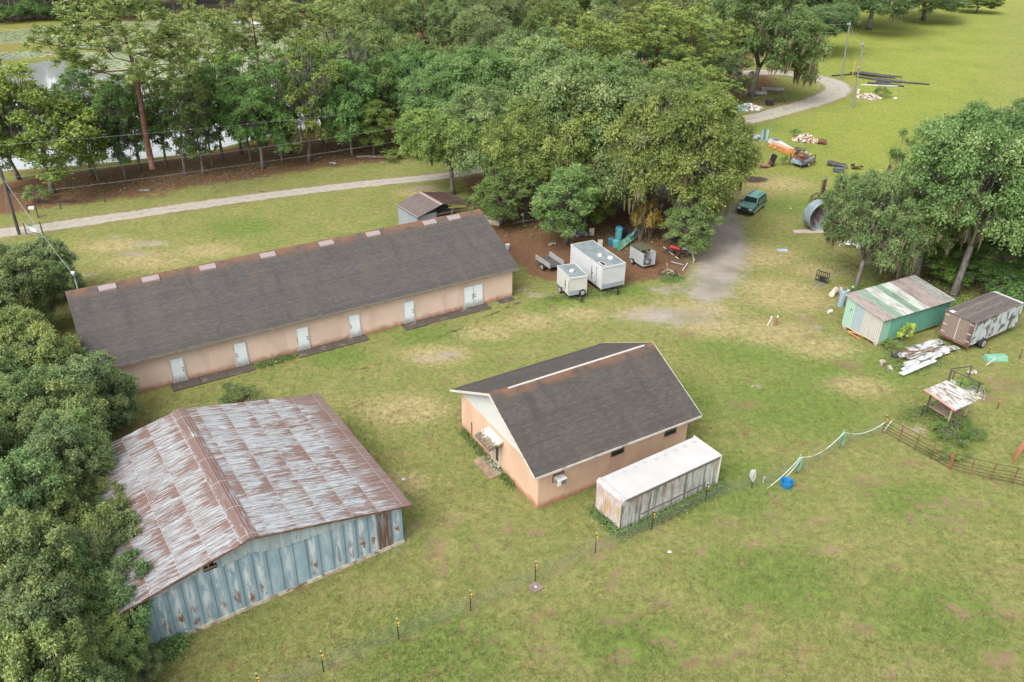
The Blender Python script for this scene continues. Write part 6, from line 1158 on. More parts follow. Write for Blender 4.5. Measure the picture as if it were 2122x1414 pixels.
# round metal bin lying on its side
g = G(1683, 470); bn_ = thing('metal_bin', 'large round pale-blue metal bin lying on its side with a rust-streaked inside', 'bin', g, R(-70)); rr = 1.55
mb = MB(); n = 26
ring = lambda x, r: [(x, r*math.cos(2*math.pi*k/n), rr+r*math.sin(2*math.pi*k/n)) for k in range(n)]
V = ring(1.15, rr)+ring(0, rr)+ring(-.5, rr*.55)+ring(-.75, .3)+ring(-.70, .26)+ring(-.45, rr*.52)+ring(.03, rr-.04)+ring(1.15, rr-.04); F = []
for i in range(7): F += [(i*n+k, i*n+(k+1) % n, (i+1)*n+(k+1) % n, (i+1)*n+k) for k in range(n)]
F += [(7*n+k, 7*n+(k+1) % n, (k+1) % n, k) for k in range(n)]
t = NT('rust_streaked_bin', .5, .4); o = t.obj(); x, y, z = t.xyz(o); an = t.math('ARCTAN2', y, t.math('SUBTRACT', z, rr)); n1 = t.noise(t.comb(t.math('MULTIPLY', an, 4.5), t.math('MULTIPLY', x, .8), 0.), 1., 5, .7); inn = t.step(t.math('ADD', x, t.math('MULTIPLY', n1, .5)), .38, .18)
t.col(t.mix(t.math('MULTIPLY', t.step(n1, .46, .52), inn), t.ramp(t.noise(o, 1.5, 4), [(.3, (.13, .18, .20)), (.7, (.24, .30, .32))]), (.17, .06, .045))); part('shell', mb.add(V, F), t.m, bn_, smooth=False)
mb = MB(); mb.tube([(1.16, rr*math.cos(a), rr+rr*math.sin(a)) for a in np.linspace(0, 6.2832, 33)], .05, 6, False); part('rim', mb, M_GALV, bn_)
mb = MB(); mb.slab([(-1.7, -.45, .06), (1.7, -.55, .05), (1.6, .5, .06), (-1.6, .4, .05)], .05); solo('flat_board', mb, plain('pale_plywood', (.38, .32, .26), .9, .2, 2), 'pale plywood sheet lying below the round metal bin', 'board', G(1675, 480), R(5))
# auger / old implement behind it
im = thing('rusty_implement', 'tall dark rusty implement with spikes behind the round metal bin', 'implement', G(1702, 414), R(60))
mb = MB(); mb.bx(-.9, .9, -.25, .25, .3, .75); mb.tube([(-.8, 0, .4), (-.5, 0, 2.6)], .09, 6); mb.tube([(.5, 0, .5), (.6, 0, 2.2)], .10, 6); part('frame', mb, M_DKRUST, im); mb = MB(); [mb.tube([(-.7+.05*k, -.3, .9+.3*k), (.2, .4, 1.0+.3*k)], .05, 5) for k in range(5)]; part('tines', mb, M_DKRUST, im); mb = MB(); mb.tube([(.6, 0, 2.2), (1.0, .1, 2.35), (1.35, .1, 2.2)], .07, 6); part('arm', mb, plain('blue_steel', (.06, .08, .25), .6, .2, 4), im)
mb = MB(); [mb.tube([(math.cos(a)*.7+k*.5, .25*k, .65+math.sin(a)*.62) for a in np.linspace(0, 6.283, 20)], .05, 5, False) for k in (0, 1)]; mb.tube([(0, 0, .65), (.5, .25, .65)], .07, 6); [mb.tube([(.0, 0, .65), (math.cos(a)*.7, 0, .65+math.sin(a)*.62)], .025, 4) for a in np.arange(0, 6.2, .8)]; solo('iron_hoops', mb, M_DKRUST, 'pair of dark iron wheel hoops leaning above the round metal bin', 'wheels', G(1686, 424), R(20))
# blue truck bed loaded with rusty iron
tbd = thing('blue_truck_bed', 'faded blue truck bed trailer heaped with rusty iron', 'trailer', G(1660, 350), math.atan2(*(G(1706, 344)-G(1668, 356))[1::-1]))
M_BBED = plain('faded_blue_paint', (.10, .28, .36), .6, .25, 2.5, dirt=(.34, .36, .38), dscale=1.8, damt=.5); M_BBED2 = plain('grey_blue_paint', (.24, .27, .32), .6, .25, 2.5, dirt=(.07, .08, .12), damt=.45)
for nm, b in (('side_panel', (0, 2.6, -.02, .04, .45, 1.02)), ('side_panel', (0, 2.6, 1.66, 1.72, .45, 1.02)), ('tailgate', (-.03, .03, .045, 1.655, .45, 1.04)), ('front_panel', (2.57, 2.63, .045, 1.655, .45, 1.04)), ('bed_floor', (.035, 2.565, .045, 1.655, .45, .52))):
    mb = MB(); mb.bx(*b); part(nm, mb, M_BBED if nm != 'side_panel' else M_BBED2, tbd, .015)
mb = MB(); [mb.bx(x, x+.10, y-.04, y+.04, .15, 1.5) for x in (-.06, 2.6) for y in (-.08, 1.8)]; mb.bx(-.3, 3.1, -.06, .1, .34, .44); part('stake', mb, M_DKRUST, tbd)
for y in (-.12, 1.84): wheel(tbd, (1.3, y, .36), .36, .2)
o = solo('iron_scrap', jumble(5, 34, 1.2, .75, .75, .9), M_RUST, 'heap of rusty iron lying in the faded blue truck bed', 'scrap', np.array(tbd.location)+np.array([math.cos(tbd.rotation_euler.z)*1.3-math.sin(tbd.rotation_euler.z)*.85, math.sin(tbd.rotation_euler.z)*1.3+math.cos(tbd.rotation_euler.z)*.85, .6]), tbd.rotation_euler.z)
# disc plough
dp = thing('disc_plough', 'rusty pink-brown disc mower with its dark deck tipped up', 'plough', G(1594, 346), R(20)); mb = MB(); mb.box((-.7, 0, .28), (1.2, .9, .32), Matrix.Rotation(.15, 3, 'Y')); part('deck', mb, plain('pink_rust', (.27, .13, .10), .8, .3, 4), dp, .06); mb = MB(); mb.box((.45, .1, .85), (.22, 1.0, 1.5), Matrix.Rotation(.3, 3, 'Y')); part('guard', mb, M_BLACK, dp, .08); mb = MB(); [mb.tube([(-.4+.15*k, -.3+.2*k, .5), (.5, -.3+.2*k, .4+.2*k)], .05, 6) for k in range(4)]; part('arms', mb, M_RUST, dp)
# dark scrap right of the truck bed
mb = MB(); [mb.tube([(-1.2+.05*k, .18*k-.4, .35+.06*(k % 3)), (1.3-.1*k, .18*k-.5, .35+.05*(k % 2))], .07, 6) for k in range(6)]; mb.box((-1.1, .1, .35), (.5, .8, .5)); mb.bx(-.4, .6, -.3, .3, .0, .25); solo('pipe_stack', mb, plain('dark_pipe', (.075, .07, .072), .7, .6, 3, dirt=(.3, .3, .3), damt=.36), 'stack of dark pipes and scrap to the right of the blue truck bed', 'pipes', G(1736, 346), R(-28))
mb = MB(); mb.bx(-.6, .6, -.4, .4, 0, .55); mb.cyl((.2, -.43, .3), (.2, -.40, .3), .12); mb.bx(-.7, -.6, -.3, .3, .1, .5); solo('grey_engine_box', mb, plain('dark_grey_box', (.07, .085, .09), .6, .4, 4), 'dark grey box with a pale disc below the dark pipes', 'box', G(1738, 357), R(-15), None, .03)
solo('scrap_heap', jumble(9, 14, .7, .5, .6, .6), M_DKRUST, 'small dark scrap heap half hidden by the right-hand oaks', 'scrap', G(1775, 350))
# orange gate and white hull
a, b = G(1592, 305), G(1640, 325); L_ = np.linalg.norm(b-a); og_ = thing('orange_gate', 'orange barred gate leaning on its long side against the white hull', 'gate', a, math.atan2(*(b-a)[1::-1]))
for k in range(6): mb = MB(); mb.tube([(0, .12*k, .12+.13*k), (L_, .12*k, .12+.13*k)], .045, 6); part('bar', mb, M_ORANGE, og_)
for q in (0, .25, .5, .75, 1): mb = MB(); mb.tube([(q*L_, 0, .1), (q*L_, .62, .80)], .05, 6); part('upright', mb, M_ORANGE, og_)
hl = thing('white_hull', 'long white moulded hull lying beside the orange gate', 'hull', G(1606, 300), math.atan2(*(b-a)[1::-1])); mb = MB()
n = 12; sec = []
for i in range(n): f_ = i/(n-1); w = .75*(1-f_*.75)*(1 if i else .9); h_ = .75*(1-.45*f_); sec += [(f_*4.6-.8, -w, .1), (f_*4.6-.8, -w*.8, h_), (f_*4.6-.8, w*.8, h_), (f_*4.6-.8, w, .1)]
mb.add(sec, [(4*i+j, 4*i+4+j, 4*i+4+(j+1) % 4, 4*i+(j+1) % 4) for i in range(n-1) for j in range(4)]+[(0, 1, 2, 3), (4*n-1, 4*n-2, 4*n-3, 4*n-4)]); part('shell', mb, plain('white_gelcoat', (.47, .49, .50), .4, .08, 2, dirt=(.4, .4, .38), damt=.35), hl, .04); mb = MB(); mb.slab([(-.6, -.45, .765), (.5, -.40, .735), (.5, .40, .735), (-.6, .45, .765)], .02); part('hatch', mb, plain('dark_hatch', (.09, .14, .15), .4, .2, 3), hl)
solo('engine_scrap', jumble(14, 22, .75, .6, .9, .6), plain('dark_engine', (.10, .07, .07), .7, .8, 3, dirt=(.45, .45, .45), damt=.34), 'dark engine scrap with white pieces at the right end of the orange gate', 'scrap', G(1652, 320))
solo('scrap_heap', jumble(15, 10, .6, .4, .4, .5), plain('white_scrap', (.45, .44, .42), .7, .5, 3), 'low pale scrap between the engine scrap and the blue truck bed', 'scrap', G(1668, 322))
# panels, roller, mower
pn = thing('panel_stack', 'upright mint-green panels in a thin metal frame', 'panels', G(1582, 292), R(8))
for k, c in enumerate(((.25, .40, .35), (.12, .18, .16), (.28, .43, .37))): mb = MB(); mb.box((.36*k-.3, .1*(k % 2), .85), (.32, .08, 1.5), Matrix.Rotation(-.08, 3, 'X')); part('panel', mb, plain('mint_%d' % k, c, .6, .12, 3), pn)
mb = MB(); mb.tube([(-.6, -.1, .05), (-.6, -.1, 1.6), (1.0, .1, 1.75), (1.0, .1, .05)], .03, 5); mb.bx(-.8, 1.0, -.3, .3, 0, .08); part('frame', mb, M_GALV, pn)
rl = thing('grey_roller', 'grey metal roller with an open tray', 'roller', G(1561, 290), R(-18)); mb = MB(); mb.tube([(-.6, -.35, .32), (.6, -.35, .32)], .32, 14); part('drum', mb, M_GALV, rl); mb = MB(); mb.slab([(-.75, -.2, .60), (1.1, -.2, .55), (1.1, .9, .55), (-.75, .9, .60)], .06); part('tray', mb, plain('pale_tray', (.34, .36, .36), .5, .15, 3), rl)
mw = thing('blue_mower', 'small blue and white mower at the left end of the scrap row', 'mower', G(1545, 285), R(15)); mb = MB(); mb.bx(-.6, .7, -.4, .4, .3, .72); part('body', mb, plain('dark_blue', (.03, .07, .14), .5, .3, 4), mw, .05); mb = MB(); mb.bx(-.35, .1, -.28, .28, .725, .82); mb.box((-.4, 0, 1.05), (.1, .5, .5)); part('seat', mb, plain('pale_seat', (.42, .47, .40), .6, .2, 4), mw, .03); mb = MB(); mb.tube([(.5, .3, .7), (.5, .3, 2.0), (-1.3, .2, 2.1)], .05, 6); part('bar', mb, M_BLACK, mw)
for x, r in ((-.45, .32), (.5, .24)):
    for s in (-.45, .45): wheel(mw, (x, s, r), r, .18)
# rubble heaps
def rubble(px, py, n, rx, ry, hmax, mats, lab, seed, rmin=.09, rmax=.24):
    r_ = random.Random(seed); g = G(px, py); o = thing('rubble_heap', lab, 'rubble', g); bs = [MB() for _ in mats]
    for k in range(n):
        a = r_.uniform(0, 6.28); q = math.sqrt(r_.random()); z = hmax*(1-q)*r_.uniform(.5, 1); bs[r_.randrange(len(mats))].rock((math.cos(a)*q*rx, math.sin(a)*q*ry, z+.05), r_.uniform(rmin, rmax), r_)
    names = ['rubble_mix', 'pale_rubble', 'dark_rubble']
    for i, (b_, m_) in enumerate(zip(bs, mats)): p = part(names[i], b_, m_, o); p['kind'] = 'stuff'
S1, S2, S3 = plain('tan_stone', (.40, .28, .19), .9, .3, 3), plain('white_stone', (.56, .50, .44), .9, .2, 3), plain('orange_brick', (.36, .22, .13), .9, .25, 3)
rubble(1668, 292, 230, 1.9, 1.2, 1.15, (S1, S2, S3), 'heap of tan and orange rubble beside the rusty drum', 1); rubble(1799, 203, 170, 2.2, 1.4, .9, (S2, S2, S1), 'heap of white rubble beside the right utility pole', 2, .09, .22)
mb = MB(); mb.tube([(-.55, 0, .38), (.55, 0, .38)], .38, 18); [mb.tube([(x-.02, 0, .38), (x+.02, 0, .38)], .40, 18) for x in (-.53, 0, .53)]; solo('rusty_drum', mb, M_RUST, 'rusty drum lying on its side right of the tan rubble', 'drum', G(1703, 299), R(-25))
rubble(1549, 226, 210, 2.6, 1.3, .9, (plain('white_bag', (.56, .57, .57), .6, .15, 3), plain('paper', (.62, .60, .55), .7, .15, 3), plain('brown_card', (.34, .22, .13), .8, .2, 3)), 'heap of white rubbish under the slanting oak', 3, .14, .32)
cn = thing('blue_container', 'pale blue open box at the front of the white rubbish heap', 'box', G(1536, 230), R(-5)); mb = MB(); mb.bx(-1., 1., -.03, .03, 0, .75); mb.bx(-1., 1., .95, 1., 0, .7); mb.bx(-1., -.95, .035, .945, 0, .72); mb.bx(.95, 1., .035, .945, 0, .72); mb.bx(-.94, .94, .04, .94, 0, .05); part('wall', mb, plain('pale_blue', (.26, .42, .48), .6, .15, 3), cn)
mb = MB(); mb.tube([(0, 0, 0), (0, 0, .9), (0, 0, 1.0)], [.5, .55, .3], 12); mb.box((.6, .1, .3), (.5, .6, .6)); solo('black_bin', mb, M_BLACK, 'black bin at the right end of the white rubbish heap', 'bin', G(1592, 219), 0, None, .03)
for i, (px, py, l_) in enumerate(((1566, 196, 3.6), (1602, 189, 3.8))): mb = MB(); mb.bx(-l_/2, l_/2, -.3, .3, .05, .5); mb.bx(-l_/2+.1, l_/2-.1, -.42, -.31, .25, .5); mb.bx(-l_/2, -l_/2+.2, -.2, .2, .0, .05); mb.bx(l_/2-.2, l_/2, -.2, .2, .0, .05); solo('metal_trough', mb, plain('grey_trough', (.20, .205, .20), .6, .5, 3, dirt=(.45, .46, .46), damt=.42), ['long grey trough behind the trunk of the slanting oak', 'long dark trough on the grass inside the lane bend'][i], 'trough', G(px, py), R(-6), None, .03)
# timbers beside the utility poles
r_ = random.Random(6)
for k in range(11):
    px, py = (1795, 163) if k < 6 else (1822, 172); L_ = (7.5, 7, 6.5, 8, 6, 6, 4.5, 5, 4, 3, 9)[k]; q = G(px+r_.uniform(-4, 34)+(28 if k == 10 else 0), py+r_.uniform(-6, 6)+(3 if k == 10 else 0)); mb = MB(); mb.tube([(-L_/2, 0, 0), (L_/2, 0, 0)], [.17, .14], 8); q[2] = .17+(.28 if k in (3, 4, 5) else 0); solo('timber_pole', mb, M_DKWOOD, 'dark timber pole lying in the stack in the open field', 'pole', q, R(-33)+r_.uniform(-.45, .3), 'dark timber poles stacked in the field')
mb = MB(); mb.tube([(-4, 0, .15), (4, 0, .15)], [.15, .12], 8); solo('timber_pole', mb, M_DKWOOD, 'dark timber pole lying apart at the foot of the left of the two utility poles', 'pole', G(1760, 156), R(20))
mb = MB(); mb.slab([(-3.2, -.25, .1), (3.2, -.25, .1), (3.2, .25, .1), (-3.2, .25, .1)], .06); solo('white_pipe', mb, M_WHITE, 'long white strip lying in front of the dark timber stack', 'strip', G(1822, 178), R(-6))

# ------------------------------------------------------------------ utility poles and cables
def pole(label, bx, by, ty, px_top, r=.16):
    g = G(bx, by); h = height_at(g, ty); o = thing('utility_pole', label, 'pole', g); p = PX((g[0], g[1], h)); s = (px_top-p[0])*dist(g+[0, 0, h])/CF; top = np.array([CR[0]*s, CR[1]*s, h])
    mb = MB(); mb.tube([(0, 0, 0), top], [r, r*.7], 10); part('shaft', mb, M_DKWOOD if bx < 100 else M_POLE, o); return o, g, top
p1, g1, t1 = pole('nearer grey utility pole in the field with yellow guards behind it', 1767, 223, 90, 1790)
p2, g2, t2 = pole('farther grey utility pole in the field beside the timber stack', 1743, 165, 48, 1762)
p3, g3, t3 = pole('dark utility pole at the left edge, half hidden by the thicket', 40, 486, 348, 0, .17)
for o, tp in ((p1, t1), (p2, t2)): mb = MB(); mb.box(tp+[-.2, -.1, -.15], (.55, .3, .25)); mb.tube([tp, tp+[0, 0, .3]], .06, 6); part('fitting', mb, M_GALV, o); 
mb = MB(); mb.tube([t1*.62+[-.35, -.2, 0], t1*.62+[-.1, -.1, .2]], [.14, .10], 8); part('lamp', mb, M_GALV, p1); mb = MB(); mb.box((.25, -.2, 2.6), (.35, .25, .8)); part('meter_box', mb, M_WHITE, p1)
gd = thing('pole_guards', 'pair of yellow guy-wire guards behind the nearer utility pole', 'guards', G(1766, 160))
for dx in (0, 1.1): mb = MB(); mb.tube([(dx, 0, 0), (dx+.05, .2, 2.9)], .06, 6); part('guard', mb, M_YEL, gd)
for i, (px, py) in enumerate(((1700, 168), (1694, 187))): mb = MB(); mb.tube([(0, 0, 0), (.1, 0, 1.1)], .05, 6); solo('lane_marker', mb, M_WHITE, ['white marker stake on the far side of the lane bend', 'white marker stake on the near side of the lane bend'][i], 'marker', G(px, py))
def cable(name, a, b, s, label, r=.018, mat=None):
    mb = MB(); mb.tube(sag(a, b, s, 24), r, 4, False); solo(name, mb, mat or M_WIRE, label, 'cable')
T1, T2, T3 = g1+t1, g2+t2, g3+t3
cable('power_cable', T2, T1, .8, 'slack cable between the tops of the two utility poles in the field')
far = np.array([-95, 260, 11.])
cable('power_cable', T2+[0, 0, -.1], G(1660, 38, 9), .6, 'upper cable running left from the farther utility pole into the trees'); cable('power_cable', T2+[0, 0, -1.5], G(1640, 52, 8), .6, 'lower cable running left from the farther utility pole into the trees')
# the three long cables across the pond row
def ray_at(px, py, y):
    d = fw+CR*(px-1061)/CF+CU*(707-py)/CF; return np.array([0, 0, CH])+d*(y/d[1])
for (a, b, c_, d_, lab) in ((-60, 305, 870, 218, 'uppermost of three long cables crossing in front of the pond trees'), (20, 368, 905, 252, 'middle of three long cables crossing in front of the pond trees'), (30, 403, 900, 280, 'lowest of three long cables crossing in front of the pond trees')):
    cable('power_cable', ray_at(a, b, 82 if a < 0 else 84), ray_at(c_, d_, 110), .35, lab, .013)
cable('power_cable', T3+[0, 0, -1.2], np.array(LBW(-33.6, 6.9, 7.1)), .35, 'thin service cable from the left utility pole to the mast of the long building', .02)
cable('guy_wire', T3+[0, 0, -1.], G(60, 470), .0, 'guy wire slanting down from the left utility pole', .016); cable('guy_wire', T3+[0, 0, -1.], G(20, 490), .0, 'steep guy wire on the left side of the left utility pole', .016)

# ------------------------------------------------------------------ farm gate and driveway posts at the left
a, b = G(55, 485), G(92, 496); gl = np.linalg.norm(b-a); fg = thing('farm_gate', 'dark tube gate with a pale sign across the left end of the driveway', 'gate', a, math.atan2(*(b-a)[1::-1]))
for x in (0, gl): mb = MB(); mb.tube([(x, 0, 0), (x, 0, 1.9 if x else 1.2)], .07, 6); part('post', mb, M_DKWOOD, fg)
for k in range(4): mb = MB(); mb.tube([(0, 0, .25+.28*k), (gl, 0, .25+.28*k)], .028, 6); part('rail', mb, M_GALV, fg)
mb = MB(); mb.bx(gl*.32, gl*.68, -.05, -.02, .55, .95); part('sign', mb, M_WHITE, fg)
mb = MB(); mb.bx(gl*.22, gl*.5, -.05, -.02, 1.12, 1.24); part('sign', mb, plain('green_sign', (.05, .18, .1), .5, .1, 3), fg)
ml = thing('letterbox', 'white letterbox on a dark post beyond the driveway gate', 'letterbox', G(80, 452)); mb = MB(); mb.tube([(0, 0, 0), (0, 0, 2.2)], .06, 6); part('post', mb, M_DKWOOD, ml); mb = MB(); mb.bx(-.75, -.1, -.18, .18, 1.0, 1.28); part('box', mb, M_WHITE, ml, .04)
for i, (px, py, ty) in enumerate(((60, 442, 424), (126, 433, 415), (218, 420, 408))): g = G(px, py); mb = MB(); mb.tube([(0, 0, 0), (0, 0, height_at(g, ty))], .06, 6); mb.tube([(0, 0, .6), (.04, 0, .62)], .075, 6); solo('fence_post', mb, M_DKWOOD, ['short dark post left of the letterbox', 'thin dark post right of the letterbox', 'thin dark post right of the previous one, at the edge of the needles'][i], 'fence post', g)
# fallen logs and brush on the needles
for i, (px, py, l_, r, rz_) in enumerate(((848, 308, 3.2, .32, -50), (772, 328, 4.2, .18, 2), (838, 318, 2.2, .2, -60), (300, 398, 1.2, .16, 10), (690, 342, .9, .2, 0), (1085, 462, 2.6, .16, 30))):
    mb = MB(); mb.tube([(-l_/2, 0, r*.9), (-l_*.1, .1, r), (l_/2, 0, r*.8)], [r, r*.9, r*.7], 9); mb.tube([(l_*.1, 0, r), (l_*.3, .5, r*2.2)], [r*.3, .03], 5); solo('fallen_log', mb, M_BARK, ['thick mossy fallen log at the right end of the needle strip', 'long thin fallen trunk lying along the driveway verge', 'short log beside the thick fallen log', 'small dark log on the needles right of the tall pine foot', 'small dark stump at the grass edge', 'fallen log among the grove trunks'][i], 'log', G(px, py), R(rz_))
r_ = random.Random(11)
for nm, x0, x1, y0, y1, n in (('brush_litter', 120, 560, 345, 402, 120), ('brush_litter', 560, 900, 290, 345, 70)):
    mb = MB()
    for k in range(n):
        p = G(r_.uniform(x0, x1), r_.uniform(y0, y1)-(r_.uniform(0, 1)*0)); d = Vector((r_.uniform(-1, 1), r_.uniform(-1, 1), r_.uniform(.05, .7))); L_ = r_.uniform(.5, 1.8)
        mb.tube([p, p+np.array(d)*L_*.5+[0, 0, .1], p+np.array(d)*L_], [.035, .025, .01], 4, False)
    o = part(nm, mb, M_BARK); tag(o, 'dead grey brushwood littering the needles %s' % ('left of the tall pine' if x0 == 120 else 'on the right half of the strip'), 'brushwood', kind='stuff')
# white planter box by the grove, pails
mb = MB(); [mb.bx(-1.1, 1.1, s*.5-.03, s*.5+.03, 0, .5) for s in (-1, 1)]; [mb.bx(s*1.1-.03, s*1.1+.03, -.465, .465, 0, .5) for s in (-1, 1)]; mb.bx(-1.06, 1.06, -.46, .46, 0, .30); solo('cream_box', mb, plain('cream_board', (.46, .40, .30), .8, .2, 3), 'long cream wooden box behind the right end of the long roof', 'box', G(1018, 462), R(-20))
mb = MB(); mb.tube([(0, 0, 0), (0, 0, .5)], [.18, .24], 12); solo('white_pail', mb, M_WHITE, 'white pail beside the rear corner of the long building', 'pail', G(1052, 516))
mb = MB(); mb.tube([(0, 0, 0), (0, 0, 1.25)], .05, 6); mb.box((-.12, 0, 1.0), (.22, .1, .25)); solo('white_stake', mb, M_WHITE, 'white stake with a small box at the edge of the grove', 'stake', G(1084, 463))
mb = MB(); r_ = random.Random(2); [mb.rock((r_.uniform(-.3, .3), r_.uniform(-.2, .2), .12), .16, r_) for _ in range(4)]; solo('stone_heap', mb, M_CONC2, 'few pale stones on the needles left of the cargo trailers', 'stones', G(1144, 509))

# ------------------------------------------------------------------ junk under the grove
g = G(1283, 508); bc_ = thing('blue_barrels', 'teal barrel with a dark lid among the junk right of the large cargo trailer', 'barrel', G(1281, 500)); mb = MB(); mb.tube([(0, 0, 0), (0, 0, 1.45), (0, 0, 1.55)], [.36, .38, .26], 16); part('shell', mb, M_TEAL, bc_); mb = MB(); mb.tube([(0, 0, 1.552), (0, 0, 1.64)], .22, 12); part('lid', mb, M_BLUE, bc_)
for i, (px, py, mt, lab) in enumerate(((1276, 512, M_TEAL, 'low teal bucket in front of the teal barrel'), (1290, 494, plain('navy_cover', (.012, .018, .035), .6, .3, 4), 'dark navy barrel right of the teal barrel'), (1266, 508, plain('blue_seat', (.05, .12, .18), .6, .3, 4), 'dark blue bundle left of the teal barrel'))): mb = MB(); mb.tube([(0, 0, 0), (0, 0, .7+.5*(i == 1)), (0, 0, .8+.5*(i == 1))], [.34, .38, .22], 14); mb.tube([(.36, 0, .5), (.44, 0, .6), (.36, 0, .7)], .03, 5); solo('barrel', mb, mt, lab, 'barrel', G(px, py), 0, 'barrels right of the large cargo trailer')
sl_ = thing('green_slide', 'green plastic lattice panel propped on a tube beside the open grey trailer', 'panel', G(1283, 522), math.atan2(*(G(1312, 505)-G(1283, 522))[1::-1])); mb = MB(); mb.slab([(0, 0, .05), (3.0, 0, .5), (3.0, .5, .95), (0, .5, .5)], .05); part('panel', mb, M_GREENP, sl_); mb = MB(); [mb.tube([(.1+.36*k, -.02, .08+.055*k), (.1+.36*k, .5, .55+.055*k)], .035, 5) for k in range(8)]; part('rib', mb, plain('pale_green', (.15, .30, .22), .5, .2, 4), sl_); mb = MB(); mb.tube([(2.3, .2, .75), (3.6, .3, 1.1)], .16, 10); part('tube', mb, M_TEAL, sl_)
for i, (px, py) in enumerate(((1243, 512), (1226, 488), (1188, 490))): mb = MB(); mb.bx(-.25, .25, -.05, .05, 0, .8); mb.bx(-.18, .18, -.07, -.051, .2, .68); mb.bx(-.2, .2, .05, .4, .35, .4); solo('white_chair', mb, plain('cream_plastic', (.52, .48, .38), .6, .1, 4), ['cream plastic chair back leaning by the pale trunk', 'cream plastic chair back in the shade further back', 'cream board standing beside the dark junk at the left'][i], 'chair', G(px, py), R(15*i), 'cream chairs under the grove')
solo('scrap_heap', jumble(21, 16, .7, .5, .45, .6), plain('grey_junk', (.16, .17, .19), .7, .8, 3, dirt=(.5, .5, .5), damt=.36), 'grey junk heap in the shade behind the large cargo trailer', 'scrap', G(1203, 490)); solo('scrap_heap', jumble(22, 16, .6, .5, 1.3, .6), plain('black_junk', (.02, .022, .025), .6, .5, 3), 'dark junk stacked under the small pale-trunked tree', 'scrap', G(1222, 458))
solo('teal_cart', jumble(23, 14, .6, .4, .6, .7), plain('dark_teal', (.06, .11, .11), .6, .5, 3), 'dark teal junk at the left of the grove behind the small bright tree', 'scrap', G(1143, 470))
mb = MB(); [mb.tube([(x, -.3, 0), (x*1.0, -.3, .5), (x*1.0, .25, .5), (x, .3, 0)], .03, 5) for x in (-.5, .5)]; [mb.bx(-.6, .6, -.3+.12*k, -.21+.12*k, .5, .53) for k in range(5)]; [mb.bx(-.6, .6, .28, .31, .6+.13*k, .69+.13*k) for k in range(3)]; [mb.tube([(x, .25, .5), (x, .3, .98)], .03, 5) for x in (-.5, .5)]; solo('bench', mb, M_BLACK, 'black bench in the shade behind the red scrap', 'bench', G(1398, 504), R(5))
rd = thing('red_cultivator', 'scrap machine with a red tank beside the dirt track', 'scrap', G(1398, 528), R(-30)); mb = MB(); mb.tube([(-.5, 0, .75), (.5, 0, .7)], .2, 10); part('tank', mb, plain('red_paint', (.42, .03, .03), .5, .2, 4), rd); mb = jumble(31, 22, .9, .5, .6, .7); part('frame', mb, M_DKRUST, rd)
for i, (a, b, lab) in enumerate((((1375, 514), (1405, 539), 'long white rail slanting left of the red scrap'), ((1432, 510), (1437, 549), 'long white rail standing right of the red scrap'), ((1414, 563), (1424, 549), 'short white pipe lying on the grass below the red scrap'), ((1391, 545), (1415, 552), 'grey rail lying between the red scrap and the bicycle'))): p, q = G(*a), G(*b); mb = MB(); mb.tube([p+[0, 0, .1], q+[0, 0, .15 if i != 1 else .5]], .055, 6); mb.tube([p+[.02, .08, .1], q+[.02, .08, .12]], .03, 5); solo('white_rail', mb, M_WHITE if i < 3 else M_GALV, lab, 'rail')
solo('scrap_heap', jumble(33, 14, .5, .4, .6, .5), plain('pale_junk', (.42, .43, .42), .7, .6, 3), 'pale scrap right of the red scrap, beside the dirt track', 'scrap', G(1423, 524))
bk = thing('old_bicycle', 'overturned old bicycle in the weeds beside the open grey trailer', 'bicycle', G(1384, 573), R(-12))
for x, zc, tl in ((-.55, .34, .2), (.5, .30, .9)): mb = MB(); mb.tube([(x+.33*math.cos(a), .1*math.sin(a)*tl*3, zc+.33*math.sin(a)*(1-tl*.3)) for a in np.linspace(0, 6.283, 20)], .03, 5, False); [mb.tube([(x, 0, zc), (x+.33*math.cos(a), .1*math.sin(a)*tl*3, zc+.33*math.sin(a)*(1-tl*.3))], .008, 3) for a in np.arange(0, 6.2, .7)]; part('wheel', mb, M_RUBBER, bk)
mb = MB(); mb.tube([(-.55, 0, .34), (-.1, 0, .75), (.45, 0, .6), (.5, 0, .3)], .035, 6); mb.tube([(-.1, 0, .75), (-.15, 0, .3), (.45, 0, .6)], .03, 6); mb.tube([(-.2, -.25, 1.3), (-.1, 0, .75), (-.25, .25, 1.25)], .03, 5); part('frame', mb, plain('pale_frame', (.38, .38, .30), .5, .3, 4), bk); mb = MB(); mb.box((.75, 0, .15), (.5, .2, .2)); part('saddle', mb, M_BLACK, bk)
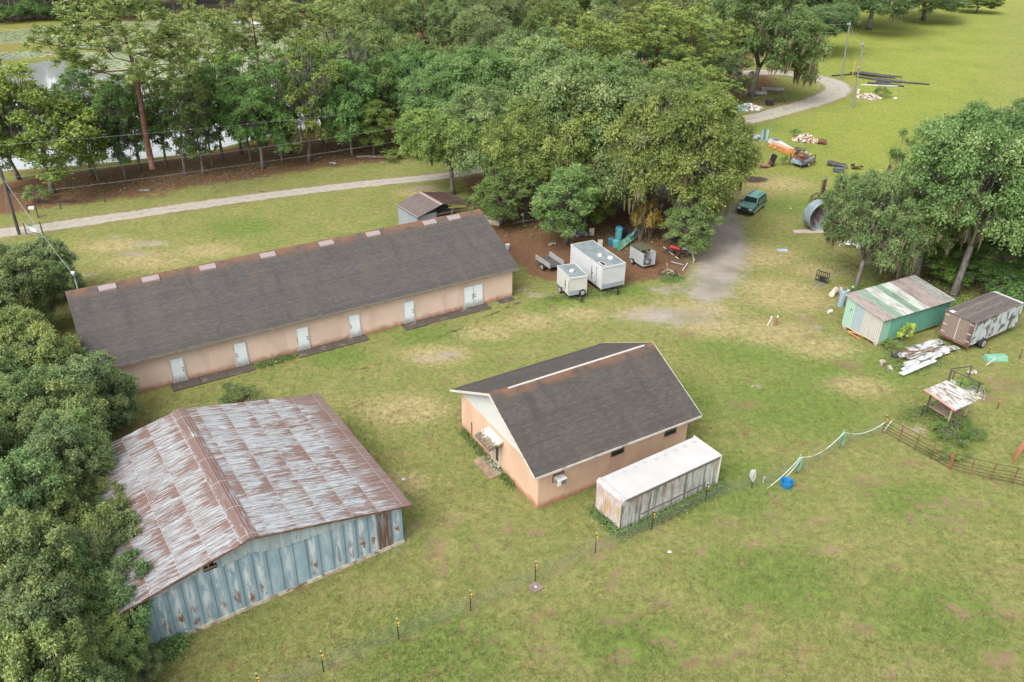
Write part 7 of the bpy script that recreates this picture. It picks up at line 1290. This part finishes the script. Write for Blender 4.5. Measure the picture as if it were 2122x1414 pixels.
mb = MB(); mb.tube([(0, -.7, .55), (0, .7, .55)], .55, 16); mb.tube([(0, -.72, .55), (0, -.69, .55)], .48, 16); solo('dark_drum', mb, M_BLACK, 'big dark drum lying in the shade of the grove beside pale scrap', 'drum', G(1362, 442), R(-25)); solo('scrap_heap', jumble(35, 24, 1.6, .9, .7, .8), plain('pale_grey_junk', (.36, .36, .36), .7, .6, 3, dirt=(.2, .15, .12), damt=.4), 'pale scrap heap around the big dark drum', 'scrap', G(1348, 440))
for i, (px, py) in enumerate(((1268, 412), (1255, 418))): mb = MB(); mb.slab([(-.8, -.3, .4), (.8, -.3, .6), (.8, .3, .6), (-.8, .3, .4)], .05); mb.bx(-.6, .6, -.2, .2, 0, .4); solo('light_sheet', mb, M_GALV, ['pale metal sheet on a block deep under the grove', 'second pale metal sheet left of the other, deep under the grove'][i], 'sheet', G(px, py), R(20))
solo('blue_machine', jumble(41, 16, .7, .5, 1.4, .7), M_BLUE, 'blue machine glimpsed behind the forked oak', 'machine', G(1955, 520)); solo('scrap_heap', jumble(42, 18, 1.4, .6, .5, .8), plain('glimpsed_scrap', (.40, .40, .40), .7, .6, 3), 'pale scrap glimpsed through the oak above the green shed', 'scrap', G(1762, 510))
mb = MB(); mb.bx(-.5, .5, -.25, .25, 0, .1); mb.rock((0, 0, .1), .2, random.Random(1)); solo('blue_bag', mb, plain('pale_blue_bag', (.30, .38, .46), .6, .2, 4), 'small pale blue bag lying on the grass right of the dirt track', 'bag', G(1621, 520))
for i, (a, b) in enumerate((((1858, 583), (1868, 572)), ((1862, 585), (1872, 574)))): p, q = G(*a), G(*b); mb = MB(); mb.tube([p+[0, 0, 1.2], q+[0, 0, 2.1]], .07, 5); mb.tube([p, p+[0, 0, 1.25]], .05, 5); solo('grey_channel', mb, M_GALV, ['left of two grey metal channels sticking up behind the green shed', 'right of two grey metal channels sticking up behind the green shed'][i], 'channel')
# small pale specks on the lawn
for i, (px, py, lab) in enumerate(((836, 995, 'small pale lump on the grass right of the tin barn roof'), (1387, 1145, 'small white scrap on the grass below the white box trailer'), (1855, 205, 'small white lid on the grass of the open field'), (1638, 433, 'small pale scrap right of the green car'), (573, 751, 'small white cup on the ground below the second white door'))): mb = MB(); mb.rock((0, 0, .06), .13 if i != 2 else .4, random.Random(i), .5); solo('pale_scrap', mb, M_WHITE, lab, 'litter', G(px, py))
